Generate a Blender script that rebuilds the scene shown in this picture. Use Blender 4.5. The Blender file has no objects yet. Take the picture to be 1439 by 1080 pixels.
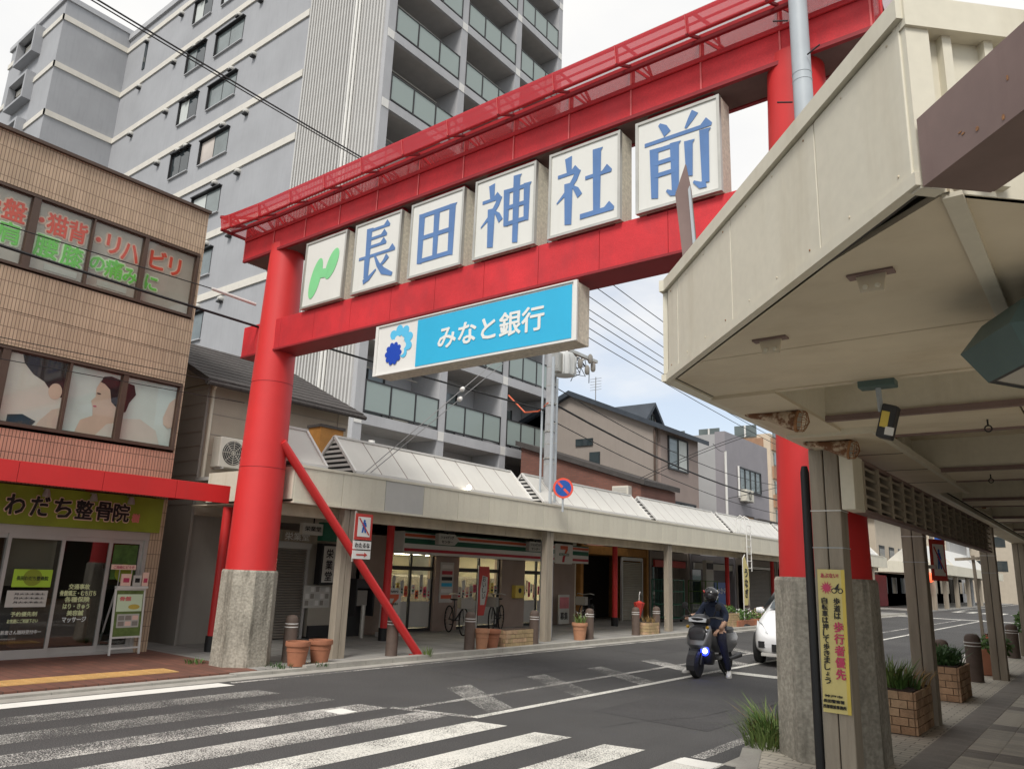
import bpy, bmesh, math, random
from mathutils import Vector, Matrix
random.seed(7)
scene = bpy.context.scene
C = scene.collection
PI = math.pi
R_ = math.radians

# ---------------------------------------------------------------- camera
cam_data = bpy.data.cameras.new('camera')
cam_data.sensor_width = 36.0
cam_data.lens = 1068.0 / 1439.0 * 36.0
cam_data.clip_start = 0.05
cam_data.clip_end = 3000.0
cam = bpy.data.objects.new('camera', cam_data)
C.objects.link(cam)
yaw, pitch, roll = R_(38.3), R_(13.75), R_(2.2)
fw = Vector((-math.sin(yaw) * math.cos(pitch), math.cos(yaw) * math.cos(pitch), math.sin(pitch)))
r0 = Vector((math.cos(yaw), math.sin(yaw), 0))
u0 = r0.cross(fw)
rt = r0 * math.cos(roll) + u0 * math.sin(roll)
up = -r0 * math.sin(roll) + u0 * math.cos(roll)
m = Matrix((rt, up, -fw)).transposed().to_4x4()
m.translation = Vector((0, 0, 1.6))
cam.matrix_world = m
scene.camera = cam

# ---------------------------------------------------------------- sky and sun
SUN_EL, SUN_ROT = R_(50), R_(160)      # light comes from behind the camera
world = bpy.data.worlds.new('World')
scene.world = world
world.use_nodes = True
wn, wl = world.node_tree.nodes, world.node_tree.links
wn.clear()
out = wn.new('ShaderNodeOutputWorld')
bg = wn.new('ShaderNodeBackground')
sky = wn.new('ShaderNodeTexSky')
sky.sky_type = 'NISHITA'
sky.sun_disc = False
sky.sun_elevation = SUN_EL
sky.sun_rotation = SUN_ROT
sky.air_density = 1.0
sky.dust_density = 2.0
tc = wn.new('ShaderNodeTexCoord')
sep = wn.new('ShaderNodeSeparateXYZ')
wl.new(tc.outputs['Generated'], sep.inputs[0])
noi = wn.new('ShaderNodeTexNoise')
noi.inputs['Scale'].default_value = 2.6
noi.inputs['Detail'].default_value = 7.0
noi.inputs['Roughness'].default_value = 0.55
mapn = wn.new('ShaderNodeMapping')
mapn.inputs['Scale'].default_value = (1, 1, 2.6)
mapn.inputs['Location'].default_value = (0.35, 0.1, 0)
wl.new(tc.outputs['Generated'], mapn.inputs[0])
wl.new(mapn.outputs[0], noi.inputs['Vector'])
# cloud cover grows with height above the horizon, noise breaks it up
ma = wn.new('ShaderNodeMath'); ma.operation = 'MULTIPLY'; ma.inputs[1].default_value = 2.3
wl.new(sep.outputs['Z'], ma.inputs[0])
mb_ = wn.new('ShaderNodeMath'); mb_.operation = 'MULTIPLY_ADD'; mb_.inputs[1].default_value = 1.3; mb_.inputs[2].default_value = -0.72
wl.new(noi.outputs['Fac'], mb_.inputs[0])
mc = wn.new('ShaderNodeMath'); mc.operation = 'ADD'
wl.new(ma.outputs[0], mc.inputs[0]); wl.new(mb_.outputs[0], mc.inputs[1])
mr = wn.new('ShaderNodeMapRange'); mr.interpolation_type = 'SMOOTHSTEP'
mr.inputs['From Min'].default_value = 0.40; mr.inputs['From Max'].default_value = 0.92
mr.inputs['To Min'].default_value = 0.42; mr.inputs['To Max'].default_value = 1.0
wl.new(mc.outputs[0], mr.inputs['Value'])
cn = wn.new('ShaderNodeTexNoise'); cn.inputs['Scale'].default_value = 3.5; cn.inputs['Detail'].default_value = 5
wl.new(mapn.outputs[0], cn.inputs['Vector'])
cr = wn.new('ShaderNodeValToRGB')
cr.color_ramp.elements[0].position = 0.3; cr.color_ramp.elements[0].color = (5.2, 5.22, 5.25, 1)
cr.color_ramp.elements[1].position = 0.75; cr.color_ramp.elements[1].color = (6.0, 5.9, 5.7, 1)
wl.new(cn.outputs['Fac'], cr.inputs[0])
mix = wn.new('ShaderNodeMix'); mix.data_type = 'RGBA'
wl.new(mr.outputs[0], mix.inputs['Factor'])
wl.new(sky.outputs[0], mix.inputs['A']); wl.new(cr.outputs[0], mix.inputs['B'])
wl.new(mix.outputs['Result'], bg.inputs['Color'])
bg.inputs['Strength'].default_value = 0.112
wl.new(bg.outputs[0], out.inputs['Surface'])

sd = bpy.data.lights.new('sun', 'SUN')
sd.energy = 1.9
sd.angle = R_(20)
sd.color = (1.0, 0.96, 0.9)
so = bpy.data.objects.new('sun', sd)
C.objects.link(so)
sdir = Vector((math.sin(SUN_ROT) * math.cos(SUN_EL), math.cos(SUN_ROT) * math.cos(SUN_EL), math.sin(SUN_EL)))
so.rotation_euler = sdir.to_track_quat('Z', 'Y').to_euler()
so.location = (0, -20, 40)

vs = scene.view_settings
vs.view_transform = 'Standard'
vs.look = 'None'
vs.gamma = 1.0
vs.use_curve_mapping = False
vs.exposure = 0.66
scene.cycles.max_bounces = 6
scene.cycles.transparent_max_bounces = 16
scene.cycles.use_denoising = True

# ---------------------------------------------------------------- materials
MATS = {}
def mat(name, col, rough=0.6, var=0.12, scale=2.5, streak=0.0, smin=0.45, smax=0.75, sscale=(9, 9, 0.7), dirt=(0.05, 0.045, 0.035), metal=0.0, bump=0.0, bscale=40, spec=0.4, stretch=(1, 1, 1), grain=0.0, gscale=120):
    m = bpy.data.materials.new(name); m.use_nodes = True
    n, l = m.node_tree.nodes, m.node_tree.links
    b = n['Principled BSDF']
    b.inputs['Roughness'].default_value = rough; b.inputs['Metallic'].default_value = metal
    b.inputs['Specular IOR Level'].default_value = spec
    t = n.new('ShaderNodeTexCoord')
    mp = n.new('ShaderNodeMapping'); mp.inputs['Scale'].default_value = stretch
    l.new(t.outputs['Object'], mp.inputs[0])
    cur = None
    if var > 0:
        no = n.new('ShaderNodeTexNoise'); no.inputs['Scale'].default_value = scale; no.inputs['Detail'].default_value = 6; no.inputs['Roughness'].default_value = 0.6
        l.new(mp.outputs[0], no.inputs['Vector'])
        rp = n.new('ShaderNodeValToRGB')
        rp.color_ramp.elements[0].position = 0.3; rp.color_ramp.elements[1].position = 0.7
        rp.color_ramp.elements[0].color = (*[c * (1 - var) for c in col], 1)
        rp.color_ramp.elements[1].color = (*[min(1, c * (1 + var)) for c in col], 1)
        l.new(no.outputs['Fac'], rp.inputs[0]); cur = rp.outputs[0]
    if grain > 0:
        gn = n.new('ShaderNodeTexNoise'); gn.inputs['Scale'].default_value = gscale; gn.inputs['Detail'].default_value = 3
        l.new(t.outputs['Object'], gn.inputs['Vector'])
        gr = n.new('ShaderNodeMapRange'); gr.inputs['From Min'].default_value = 0.3; gr.inputs['From Max'].default_value = 0.7
        gr.inputs['To Min'].default_value = 1 - grain; gr.inputs['To Max'].default_value = 1 + grain
        l.new(gn.outputs['Fac'], gr.inputs['Value'])
        mx = n.new('ShaderNodeMix'); mx.data_type = 'RGBA'; mx.blend_type = 'MULTIPLY'; mx.inputs['Factor'].default_value = 1
        if cur: l.new(cur, mx.inputs['A'])
        else: mx.inputs['A'].default_value = (*col, 1)
        l.new(gr.outputs[0], mx.inputs['B']); cur = mx.outputs['Result']
    if streak > 0:
        sm = n.new('ShaderNodeMapping'); sm.inputs['Scale'].default_value = sscale
        l.new(t.outputs['Object'], sm.inputs[0])
        sn = n.new('ShaderNodeTexNoise'); sn.inputs['Scale'].default_value = 1.0; sn.inputs['Detail'].default_value = 8; sn.inputs['Roughness'].default_value = 0.65
        l.new(sm.outputs[0], sn.inputs['Vector'])
        sr = n.new('ShaderNodeMapRange'); sr.interpolation_type = 'SMOOTHSTEP'
        sr.inputs['From Min'].default_value = smin; sr.inputs['From Max'].default_value = smax
        sr.inputs['To Min'].default_value = 0; sr.inputs['To Max'].default_value = streak
        l.new(sn.outputs['Fac'], sr.inputs['Value'])
        mx = n.new('ShaderNodeMix'); mx.data_type = 'RGBA'
        l.new(sr.outputs[0], mx.inputs['Factor'])
        if cur: l.new(cur, mx.inputs['A'])
        else: mx.inputs['A'].default_value = (*col, 1)
        mx.inputs['B'].default_value = (*dirt, 1); cur = mx.outputs['Result']
    if cur: l.new(cur, b.inputs['Base Color'])
    else: b.inputs['Base Color'].default_value = (*col, 1)
    if bump > 0:
        bn = n.new('ShaderNodeTexNoise'); bn.inputs['Scale'].default_value = bscale; bn.inputs['Detail'].default_value = 4
        l.new(mp.outputs[0], bn.inputs['Vector'])
        bp = n.new('ShaderNodeBump'); bp.inputs['Strength'].default_value = bump; bp.inputs['Distance'].default_value = 0.02
        l.new(bn.outputs['Fac'], bp.inputs['Height']); l.new(bp.outputs[0], b.inputs['Normal'])
    MATS[name] = m
    return m

def glow(name, col, strength):
    m = bpy.data.materials.new(name); m.use_nodes = True
    b = m.node_tree.nodes['Principled BSDF']
    b.inputs['Base Color'].default_value = (*col, 1)
    b.inputs['Emission Color'].default_value = (*col, 1)
    b.inputs['Emission Strength'].default_value = strength
    MATS[name] = m; return m

def glass(name, tint=(0.8, 0.85, 0.85), refl=0.9, clear=0.85, ior=1.55):
    m = bpy.data.materials.new(name); m.use_nodes = True
    n, l = m.node_tree.nodes, m.node_tree.links
    n.clear()
    o = n.new('ShaderNodeOutputMaterial')
    tr = n.new('ShaderNodeBsdfTransparent'); tr.inputs[0].default_value = (*[c * clear for c in tint], 1)
    gl = n.new('ShaderNodeBsdfGlossy'); gl.inputs['Roughness'].default_value = 0.03; gl.inputs['Color'].default_value = (refl, refl, refl, 1)
    fr = n.new('ShaderNodeFresnel'); fr.inputs['IOR'].default_value = ior
    ge = n.new('ShaderNodeNewGeometry'); mu = n.new('ShaderNodeMath'); mu.operation = 'MULTIPLY_ADD'; mu.inputs[1].default_value = -1.0; mu.inputs[2].default_value = 1.0
    l.new(ge.outputs['Backfacing'], mu.inputs[0]); m2 = n.new('ShaderNodeMath'); m2.operation = 'MULTIPLY'; l.new(mu.outputs[0], m2.inputs[0]); l.new(fr.outputs[0], m2.inputs[1])
    mx = n.new('ShaderNodeMixShader')
    l.new(m2.outputs[0], mx.inputs[0]); l.new(tr.outputs[0], mx.inputs[1]); l.new(gl.outputs[0], mx.inputs[2])
    l.new(mx.outputs[0], o.inputs[0])
    MATS[name] = m; return m

def frosted(name, col, fac):
    """tinted translucent sheet: part solid colour, part see-through"""
    m = bpy.data.materials.new(name); m.use_nodes = True
    n, l = m.node_tree.nodes, m.node_tree.links
    b = n['Principled BSDF']; b.inputs['Base Color'].default_value = (*col, 1); b.inputs['Roughness'].default_value = 0.25
    tr = n.new('ShaderNodeBsdfTransparent')
    mx = n.new('ShaderNodeMixShader'); mx.inputs[0].default_value = fac
    l.new(tr.outputs[0], mx.inputs[1]); l.new(b.outputs[0], mx.inputs[2])
    l.new(mx.outputs[0], n['Material Output'].inputs[0])
    MATS[name] = m; return m

def brickmat(name, c1, c2, mort, bw, rh, ms, axes='YZ', off=0.0, rough=0.7, bump=0.4, var=0.15):
    m = bpy.data.materials.new(name); m.use_nodes = True
    n, l = m.node_tree.nodes, m.node_tree.links
    b = n['Principled BSDF']; b.inputs['Roughness'].default_value = rough
    t = n.new('ShaderNodeTexCoord'); s = n.new('ShaderNodeSeparateXYZ'); c = n.new('ShaderNodeCombineXYZ')
    l.new(t.outputs['Object'], s.inputs[0])
    l.new(s.outputs[axes[0]], c.inputs['X']); l.new(s.outputs[axes[1]], c.inputs['Y'])
    br = n.new('ShaderNodeTexBrick')
    br.offset = off; br.squash = 1.0
    br.inputs['Scale'].default_value = 1.0
    br.inputs['Brick Width'].default_value = bw; br.inputs['Row Height'].default_value = rh; br.inputs['Mortar Size'].default_value = ms
    br.inputs['Color1'].default_value = (*c1, 1); br.inputs['Color2'].default_value = (*c2, 1); br.inputs['Mortar'].default_value = (*mort, 1)
    l.new(c.outputs[0], br.inputs['Vector'])
    no = n.new('ShaderNodeTexNoise'); no.inputs['Scale'].default_value = 0.9; no.inputs['Detail'].default_value = 5
    l.new(t.outputs['Object'], no.inputs['Vector'])
    mr = n.new('ShaderNodeMapRange'); mr.inputs['From Min'].default_value = 0.3; mr.inputs['From Max'].default_value = 0.7
    mr.inputs['To Min'].default_value = 1 - var; mr.inputs['To Max'].default_value = 1 + var
    l.new(no.outputs['Fac'], mr.inputs['Value'])
    mx = n.new('ShaderNodeMix'); mx.data_type = 'RGBA'; mx.blend_type = 'MULTIPLY'; mx.inputs['Factor'].default_value = 1
    l.new(br.outputs['Color'], mx.inputs['A']); l.new(mr.outputs[0], mx.inputs['B'])
    l.new(mx.outputs['Result'], b.inputs['Base Color'])
    bp = n.new('ShaderNodeBump'); bp.inputs['Strength'].default_value = bump; bp.inputs['Distance'].default_value = 0.01; bp.invert = True
    l.new(br.outputs['Fac'], bp.inputs['Height']); l.new(bp.outputs[0], b.inputs['Normal'])
    MATS[name] = m; return m

mat('asphalt', (0.066, 0.064, 0.063), 0.85, 0.2, 0.45, grain=0.6, gscale=85, bump=0.5, bscale=90, streak=0.4, smin=0.5, smax=0.72, sscale=(2.2, 0.25, 1), dirt=(0.052, 0.05, 0.05))
mat('asphalt_patch', (0.058, 0.056, 0.056), 0.85, 0.2, 0.8, grain=0.4, gscale=60, bump=0.5, bscale=90)
mat('crack', (0.025, 0.024, 0.023), 0.9, 0)
mat('ground', (0.10, 0.10, 0.095), 0.9, 0.2, 0.3)
def paintmat(name, col, lo, hi, gs=85):
    """road paint worn through to the asphalt in specks"""
    m = mat(name, col, 0.7, 0.1, 1.2, grain=0.15, gscale=60)
    n, l = m.node_tree.nodes, m.node_tree.links
    t = n.new('ShaderNodeTexCoord')
    a = n.new('ShaderNodeTexNoise'); a.inputs['Scale'].default_value = gs; a.inputs['Detail'].default_value = 2
    bno = n.new('ShaderNodeTexNoise'); bno.inputs['Scale'].default_value = 1.3; bno.inputs['Detail'].default_value = 3
    l.new(t.outputs['Object'], a.inputs['Vector']); l.new(t.outputs['Object'], bno.inputs['Vector'])
    ad = n.new('ShaderNodeMath'); ad.operation = 'MULTIPLY_ADD'; ad.inputs[1].default_value = 0.55
    l.new(bno.outputs['Fac'], ad.inputs[0]); l.new(a.outputs['Fac'], ad.inputs[2])
    mr = n.new('ShaderNodeMapRange'); mr.inputs['From Min'].default_value = lo; mr.inputs['From Max'].default_value = hi
    l.new(ad.outputs[0], mr.inputs['Value'])
    tr = n.new('ShaderNodeBsdfTransparent'); mx = n.new('ShaderNodeMixShader')
    l.new(mr.outputs[0], mx.inputs[0]); l.new(tr.outputs[0], mx.inputs[1]); l.new(n['Principled BSDF'].outputs[0], mx.inputs[2])
    l.new(mx.outputs[0], n['Material Output'].inputs[0])
paintmat('paint', (0.66, 0.645, 0.59), 0.58, 0.76)
paintmat('paint_worn', (0.58, 0.56, 0.52), 0.72, 0.86)
paintmat('paint_faded', (0.42, 0.41, 0.38), 0.76, 0.92)
mat('paint_fresh', (0.78, 0.77, 0.72), 0.6, 0.05, grain=0.08)
mat('red', (0.62, 0.031, 0.031), 0.48, 0.09, 0.9, streak=0.35, smin=0.48, smax=0.75, sscale=(4, 4, 0.4), dirt=(0.47, 0.04, 0.04), bump=0.06, bscale=6, spec=0.45)
mat('red_sheet', (0.56, 0.026, 0.034), 0.6, 0.2, 1.4, streak=0.4, smin=0.45, smax=0.7, sscale=(3, 3, 1.2), dirt=(0.36, 0.03, 0.04), bump=0.15, bscale=15, grain=0.1, gscale=70)
mat('red_dark', (0.26, 0.016, 0.022), 0.55, 0.15, 2)
mat('concrete', (0.33, 0.305, 0.255), 0.9, 0.22, 2.5, streak=0.85, smin=0.45, smax=0.74, sscale=(6, 6, 0.75), dirt=(0.095, 0.085, 0.065), bump=0.5, bscale=22, grain=0.25, gscale=30)
mat('concrete_plain', (0.34, 0.33, 0.31), 0.9, 0.12, 2.0, bump=0.2, grain=0.08)
mat('cream', (0.66, 0.622, 0.51), 0.5, 0.06, 0.9, streak=0.26, smin=0.47, smax=0.78, sscale=(6, 6, 0.6), dirt=(0.40, 0.33, 0.21), bump=0.04, bscale=3, grain=0.03, gscale=25)
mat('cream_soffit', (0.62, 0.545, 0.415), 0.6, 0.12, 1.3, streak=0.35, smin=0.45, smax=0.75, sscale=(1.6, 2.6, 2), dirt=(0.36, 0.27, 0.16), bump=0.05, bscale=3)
mat('cream_grey', (0.50, 0.49, 0.46), 0.5, 0.05)
mat('seam', (0.05, 0.045, 0.04), 0.8, 0)
mat('wood_post', (0.33, 0.285, 0.225), 0.8, 0.2, 2.2, streak=0.45, dirt=(0.12, 0.10, 0.075), bump=0.3, bscale=25, stretch=(3, 3, 0.4))
mat('black', (0.015, 0.015, 0.016), 0.5, 0)
mat('black_metal', (0.03, 0.03, 0.032), 0.45, 0.1)
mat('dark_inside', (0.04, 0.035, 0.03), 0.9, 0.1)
mat('white', (0.72, 0.71, 0.68), 0.5, 0.04)
mat('sign_white', (0.70, 0.70, 0.66), 0.4, 0.04, 1.0, streak=0.10, dirt=(0.5, 0.48, 0.42))
mat('sign_blue', (0.10, 0.20, 0.42), 0.5, 0.12, 2)
mat('bank_blue', (0.03, 0.42, 0.68), 0.35, 0.03)
mat('bank_light', (0.10, 0.50, 0.78), 0.4, 0)
mat('bank_dark', (0.01, 0.06, 0.42), 0.4, 0)
mat('logo_green', (0.22, 0.62, 0.28), 0.45, 0.06)
mat('steel', (0.50, 0.49, 0.45), 0.4, 0.1, 4, metal=0.7)
mat('red_pale', (0.66, 0.13, 0.13), 0.6, 0.15, 4)
mat('box_side', (0.66, 0.61, 0.50), 0.7, 0.2, 22, grain=0.1)
mat('galv', (0.42, 0.46, 0.49), 0.5, 0.08, 2, streak=0.1, dirt=(0.2, 0.2, 0.2))
mat('rust', (0.30, 0.15, 0.07), 0.9, 0.5, 14, bump=0.4, bscale=30)
mat('rust_white', (0.46, 0.36, 0.26), 0.8, 0.4, 16, streak=0.95, smin=0.44, smax=0.56, sscale=(13, 13, 13), dirt=(0.15, 0.06, 0.025), bump=0.3)
mat('brown_beam', (0.215, 0.150, 0.135), 0.6, 0.15, 3, streak=0.35, dirt=(0.16, 0.10, 0.09))
mat('tower_light', (0.365, 0.372, 0.39), 0.8, 0.08, 0.5, streak=0.3, dirt=(0.26, 0.27, 0.29))
mat('tower_band', (0.66, 0.63, 0.57), 0.7, 0.05, streak=0.12, dirt=(0.4, 0.38, 0.34))
mat('tower_concrete', (0.43, 0.435, 0.45), 0.8, 0.08, 0.8, streak=0.12, dirt=(0.24, 0.24, 0.25))
mat('tower_soffit', (0.40, 0.385, 0.37), 0.8, 0.08)
mat('fin', (0.55, 0.54, 0.52), 0.45, 0.05)
mat('aluminium', (0.50, 0.49, 0.47), 0.4, 0.05, metal=0.3)
mat('bronze', (0.085, 0.055, 0.04), 0.45, 0.15)
frosted('balcony_glass', (0.36, 0.43, 0.41), 0.80)
glass('glass', (0.75, 0.82, 0.80), ior=2.1)
glass('glass_clear', (0.95, 0.97, 0.95), 0.8, 0.97)
mat('glass_dark', (0.03, 0.04, 0.045), 0.04, 0.2, 0.6, spec=0.8)
mat('glass_sky', (0.16, 0.19, 0.19), 0.06, 0.3, 0.6, spec=0.8)
mat('curtain', (0.55, 0.58, 0.56), 0.9, 0.1, 3, stretch=(8, 8, 0.3))
mat('blind', (0.50, 0.445, 0.40), 0.25, 0.18, 0.7, spec=0.5)
brickmat('tan_tile', (0.53, 0.395, 0.275), (0.45, 0.33, 0.225), (0.19, 0.13, 0.09), 0.05, 0.235, 0.0055, 'YZ')
brickmat('tan_tile_red', (0.56, 0.30, 0.21), (0.48, 0.26, 0.18), (0.12, 0.07, 0.05), 0.05, 0.235, 0.0055, 'YZ')
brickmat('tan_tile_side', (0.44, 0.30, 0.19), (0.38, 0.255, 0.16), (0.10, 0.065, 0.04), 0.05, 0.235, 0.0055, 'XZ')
brickmat('red_brick_wall', (0.21, 0.085, 0.06), (0.17, 0.07, 0.05), (0.12, 0.08, 0.07), 0.22, 0.075, 0.008, 'XZ', 0.5)
brickmat('paver_red', (0.20, 0.085, 0.058), (0.145, 0.066, 0.047), (0.07, 0.045, 0.035), 0.3, 0.15, 0.006, 'XY', 0.5, 0.8, 0.3)
brickmat('paver_grey', (0.30, 0.29, 0.27), (0.25, 0.245, 0.23), (0.12, 0.115, 0.105), 0.6, 0.6, 0.008, 'YX', 0.0, 0.85, 0.3)
brickmat('paver_small', (0.56, 0.515, 0.43), (0.48, 0.44, 0.37), (0.24, 0.22, 0.185), 0.2, 0.1, 0.006, 'XY', 0.5, 0.85, 0.4)
mat('paver_pale', (0.56, 0.52, 0.44), 0.85, 0.16, 5, bump=0.2, grain=0.1)
mat('paver_pale2', (0.49, 0.455, 0.39), 0.85, 0.16, 5, bump=0.2, grain=0.1)
mat('paver_dark', (0.29, 0.265, 0.235), 0.85, 0.15, 4, bump=0.2, grain=0.1)
mat('kerb', (0.36, 0.345, 0.31), 0.9, 0.15, 3, bump=0.2, grain=0.12)
mat('tactile', (0.55, 0.34, 0.13), 0.8, 0.15, 3, grain=0.15)
mat('terracotta', (0.33, 0.135, 0.075), 0.8, 0.15, 6)
mat('terracotta_pale', (0.42, 0.21, 0.12), 0.8, 0.15, 6)
mat('planter_brick', (0.44, 0.28, 0.17), 0.85, 0.25, 6, bump=0.4)
mat('planter_brick_b', (0.36, 0.22, 0.13), 0.85, 0.25, 6, bump=0.4)
mat('planter_brick_c', (0.50, 0.34, 0.21), 0.85, 0.25, 6, bump=0.4)
mat('planter_mortar', (0.16, 0.12, 0.085), 0.9, 0.2, 6)
mat('planter_yellow', (0.42, 0.31, 0.17), 0.85, 0.2, 8)
mat('bollard', (0.105, 0.075, 0.06), 0.7, 0.2, 6)
mat('soil', (0.06, 0.04, 0.03), 0.95, 0.3, 10, bump=0.6)
mat('leaf', (0.07, 0.14, 0.03), 0.6, 0.35, 9)
mat('leaf_dark', (0.045, 0.10, 0.028), 0.6, 0.35, 9)
mat('leaf_light', (0.13, 0.19, 0.05), 0.6, 0.3, 9)
mat('dry', (0.30, 0.20, 0.08), 0.8, 0.3, 9)
mat('flower_pink', (0.6, 0.20, 0.22), 0.6, 0.2)
mat('roof_dark', (0.065, 0.058, 0.055), 0.8, 0.25, 5, bump=0.4, bscale=18, stretch=(0.6, 3, 1))
mat('roof_blue', (0.045, 0.055, 0.07), 0.6, 0.15, 3)
mat('house_cream', (0.43, 0.375, 0.30), 0.7, 0.06, 1.5, streak=0.15, dirt=(0.28, 0.24, 0.19))
mat('house_grey', (0.29, 0.27, 0.24), 0.7, 0.06, 1.5, streak=0.15, dirt=(0.2, 0.18, 0.16))
mat('house_brown', (0.30, 0.26, 0.23), 0.75, 0.06, 1.2, streak=0.12, dirt=(0.14, 0.115, 0.10))
mat('house_brown2', (0.30, 0.24, 0.215), 0.75, 0.06, 1.2)
mat('house_lgrey', (0.40, 0.40, 0.405), 0.75, 0.05, 1.2)
mat('house_purple', (0.29, 0.275, 0.295), 0.75, 0.06, 1.2)
mat('apt_tan', (0.62, 0.52, 0.40), 0.7, 0.06)
mat('apt_brown', (0.36, 0.21, 0.13), 0.7, 0.1)
mat('orange_wood', (0.42, 0.20, 0.05), 0.7, 0.15, 5)
mat('lantern_sheet', (0.60, 0.585, 0.54), 0.35, 0.06, 1.0, streak=0.12, dirt=(0.42, 0.40, 0.35))
mat('shutter', (0.24, 0.215, 0.185), 0.5, 0.08, 2, metal=0.1)
mat('shutter_pale', (0.40, 0.37, 0.31), 0.5, 0.08, 2, metal=0.1)
mat('ac_white', (0.60, 0.575, 0.50), 0.5, 0.05)
mat('wire', (0.012, 0.012, 0.013), 0.6, 0)
mat('wire_grey', (0.25, 0.25, 0.25), 0.6, 0)
mat('pole_conc', (0.42, 0.43, 0.44), 0.8, 0.12, 3, streak=0.2, dirt=(0.25, 0.25, 0.25))
mat('transformer', (0.48, 0.49, 0.48), 0.5, 0.08)
mat('lime', (0.26, 0.32, 0.03), 0.45, 0.2, 1.3)
mat('lime_bright', (0.40, 0.62, 0.05), 0.4, 0.1)
mat('pink_text', (0.75, 0.22, 0.20), 0.5, 0)
mat('red_text', (0.80, 0.10, 0.06), 0.5, 0)
mat('peach', (0.85, 0.60, 0.50), 0.5, 0)
mat('green_text', (0.20, 0.68, 0.12), 0.5, 0)
mat('pale_green', (0.70, 0.85, 0.60), 0.5, 0)
mat('text_black', (0.02, 0.018, 0.02), 0.5, 0)
mat('text_white', (0.75, 0.75, 0.72), 0.5, 0)
mat('cream_text', (0.68, 0.74, 0.42), 0.5, 0)
mat('yellow', (0.68, 0.52, 0.10), 0.5, 0.15, 2)
mat('banner_yellow', (0.66, 0.56, 0.22), 0.4, 0.12, 2)
mat('magenta', (0.55, 0.06, 0.13), 0.5, 0)
mat('sign_red', (0.50, 0.05, 0.04), 0.45, 0.06)
mat('store_orange', (0.62, 0.12, 0.05), 0.45, 0)
mat('store_green', (0.015, 0.12, 0.07), 0.45, 0)
mat('store_red', (0.48, 0.03, 0.05), 0.45, 0)
mat('noparking_blue', (0.02, 0.10, 0.40), 0.4, 0)
mat('skin', (0.52, 0.32, 0.22), 0.55, 0.06)
mat('navy', (0.014, 0.022, 0.045), 0.85, 0.35, 9, bump=1.0, bscale=9)
mat('denim', (0.012, 0.014, 0.03), 0.85, 0.35, 9, bump=1.0, bscale=9)
mat('helmet', (0.018, 0.018, 0.02), 0.15, 0, spec=0.7)
mat('visor', (0.03, 0.03, 0.035), 0.05, 0, spec=0.9)
mat('sneaker', (0.58, 0.57, 0.54), 0.7, 0.08)
mat('scooter_grey', (0.22, 0.225, 0.235), 0.3, 0.05, metal=0.5)
mat('scooter_dark', (0.03, 0.03, 0.034), 0.35, 0.1)
mat('tyre', (0.018, 0.018, 0.018), 0.85, 0.2, 8)
mat('car_white', (0.72, 0.73, 0.74), 0.18, 0.01, spec=0.6)
mat('chrome', (0.7, 0.7, 0.72), 0.15, 0, metal=1.0)
mat('lens', (0.55, 0.57, 0.58), 0.1, 0.15, 20, spec=0.8)
glow('blue_led', (0.01, 0.02, 1.0), 6.0)
glow('led_white', (0.6, 0.7, 1.0), 14.0)
glow('tube', (1.0, 0.90, 0.66), 14.0)
glow('bulb_small', (1.0, 0.93, 0.72), 5.0)
glow('red_lantern', (0.9, 0.13, 0.05), 0.9)
mat('amber', (0.45, 0.26, 0.02), 0.3, 0.1)
mat('shop_wall', (0.78, 0.72, 0.58), 0.8, 0.05)
mat('shop_shelf', (0.30, 0.28, 0.25), 0.7, 0.4, 9, stretch=(1, 3, 3))
mat('shop_pillar', (0.34, 0.26, 0.22), 0.7, 0.08, 2)
mat('teal', (0.09, 0.14, 0.13), 0.5, 0.12, 3)
mat('lamp_glass', (0.42, 0.40, 0.35), 0.3, 0.1)
mat('paper', (0.55, 0.54, 0.50), 0.8, 0.05)
mat('robe_white', (0.74, 0.70, 0.65), 0.4, 0.05)
mat('print_teal', (0.70, 0.79, 0.78), 0.35, 0.08, 1.5)
mat('print_skin', (0.72, 0.55, 0.45), 0.35, 0.06, 3)
mat('print_hair', (0.035, 0.025, 0.03), 0.35, 0.2, 4)
mat('mountain', (0.10, 0.14, 0.13), 0.9, 0.2, 0.02)
frosted('mesh', (0.60, 0.05, 0.06), 0.50)
frosted('mesh_dense', (0.60, 0.035, 0.045), 0.72)

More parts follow.
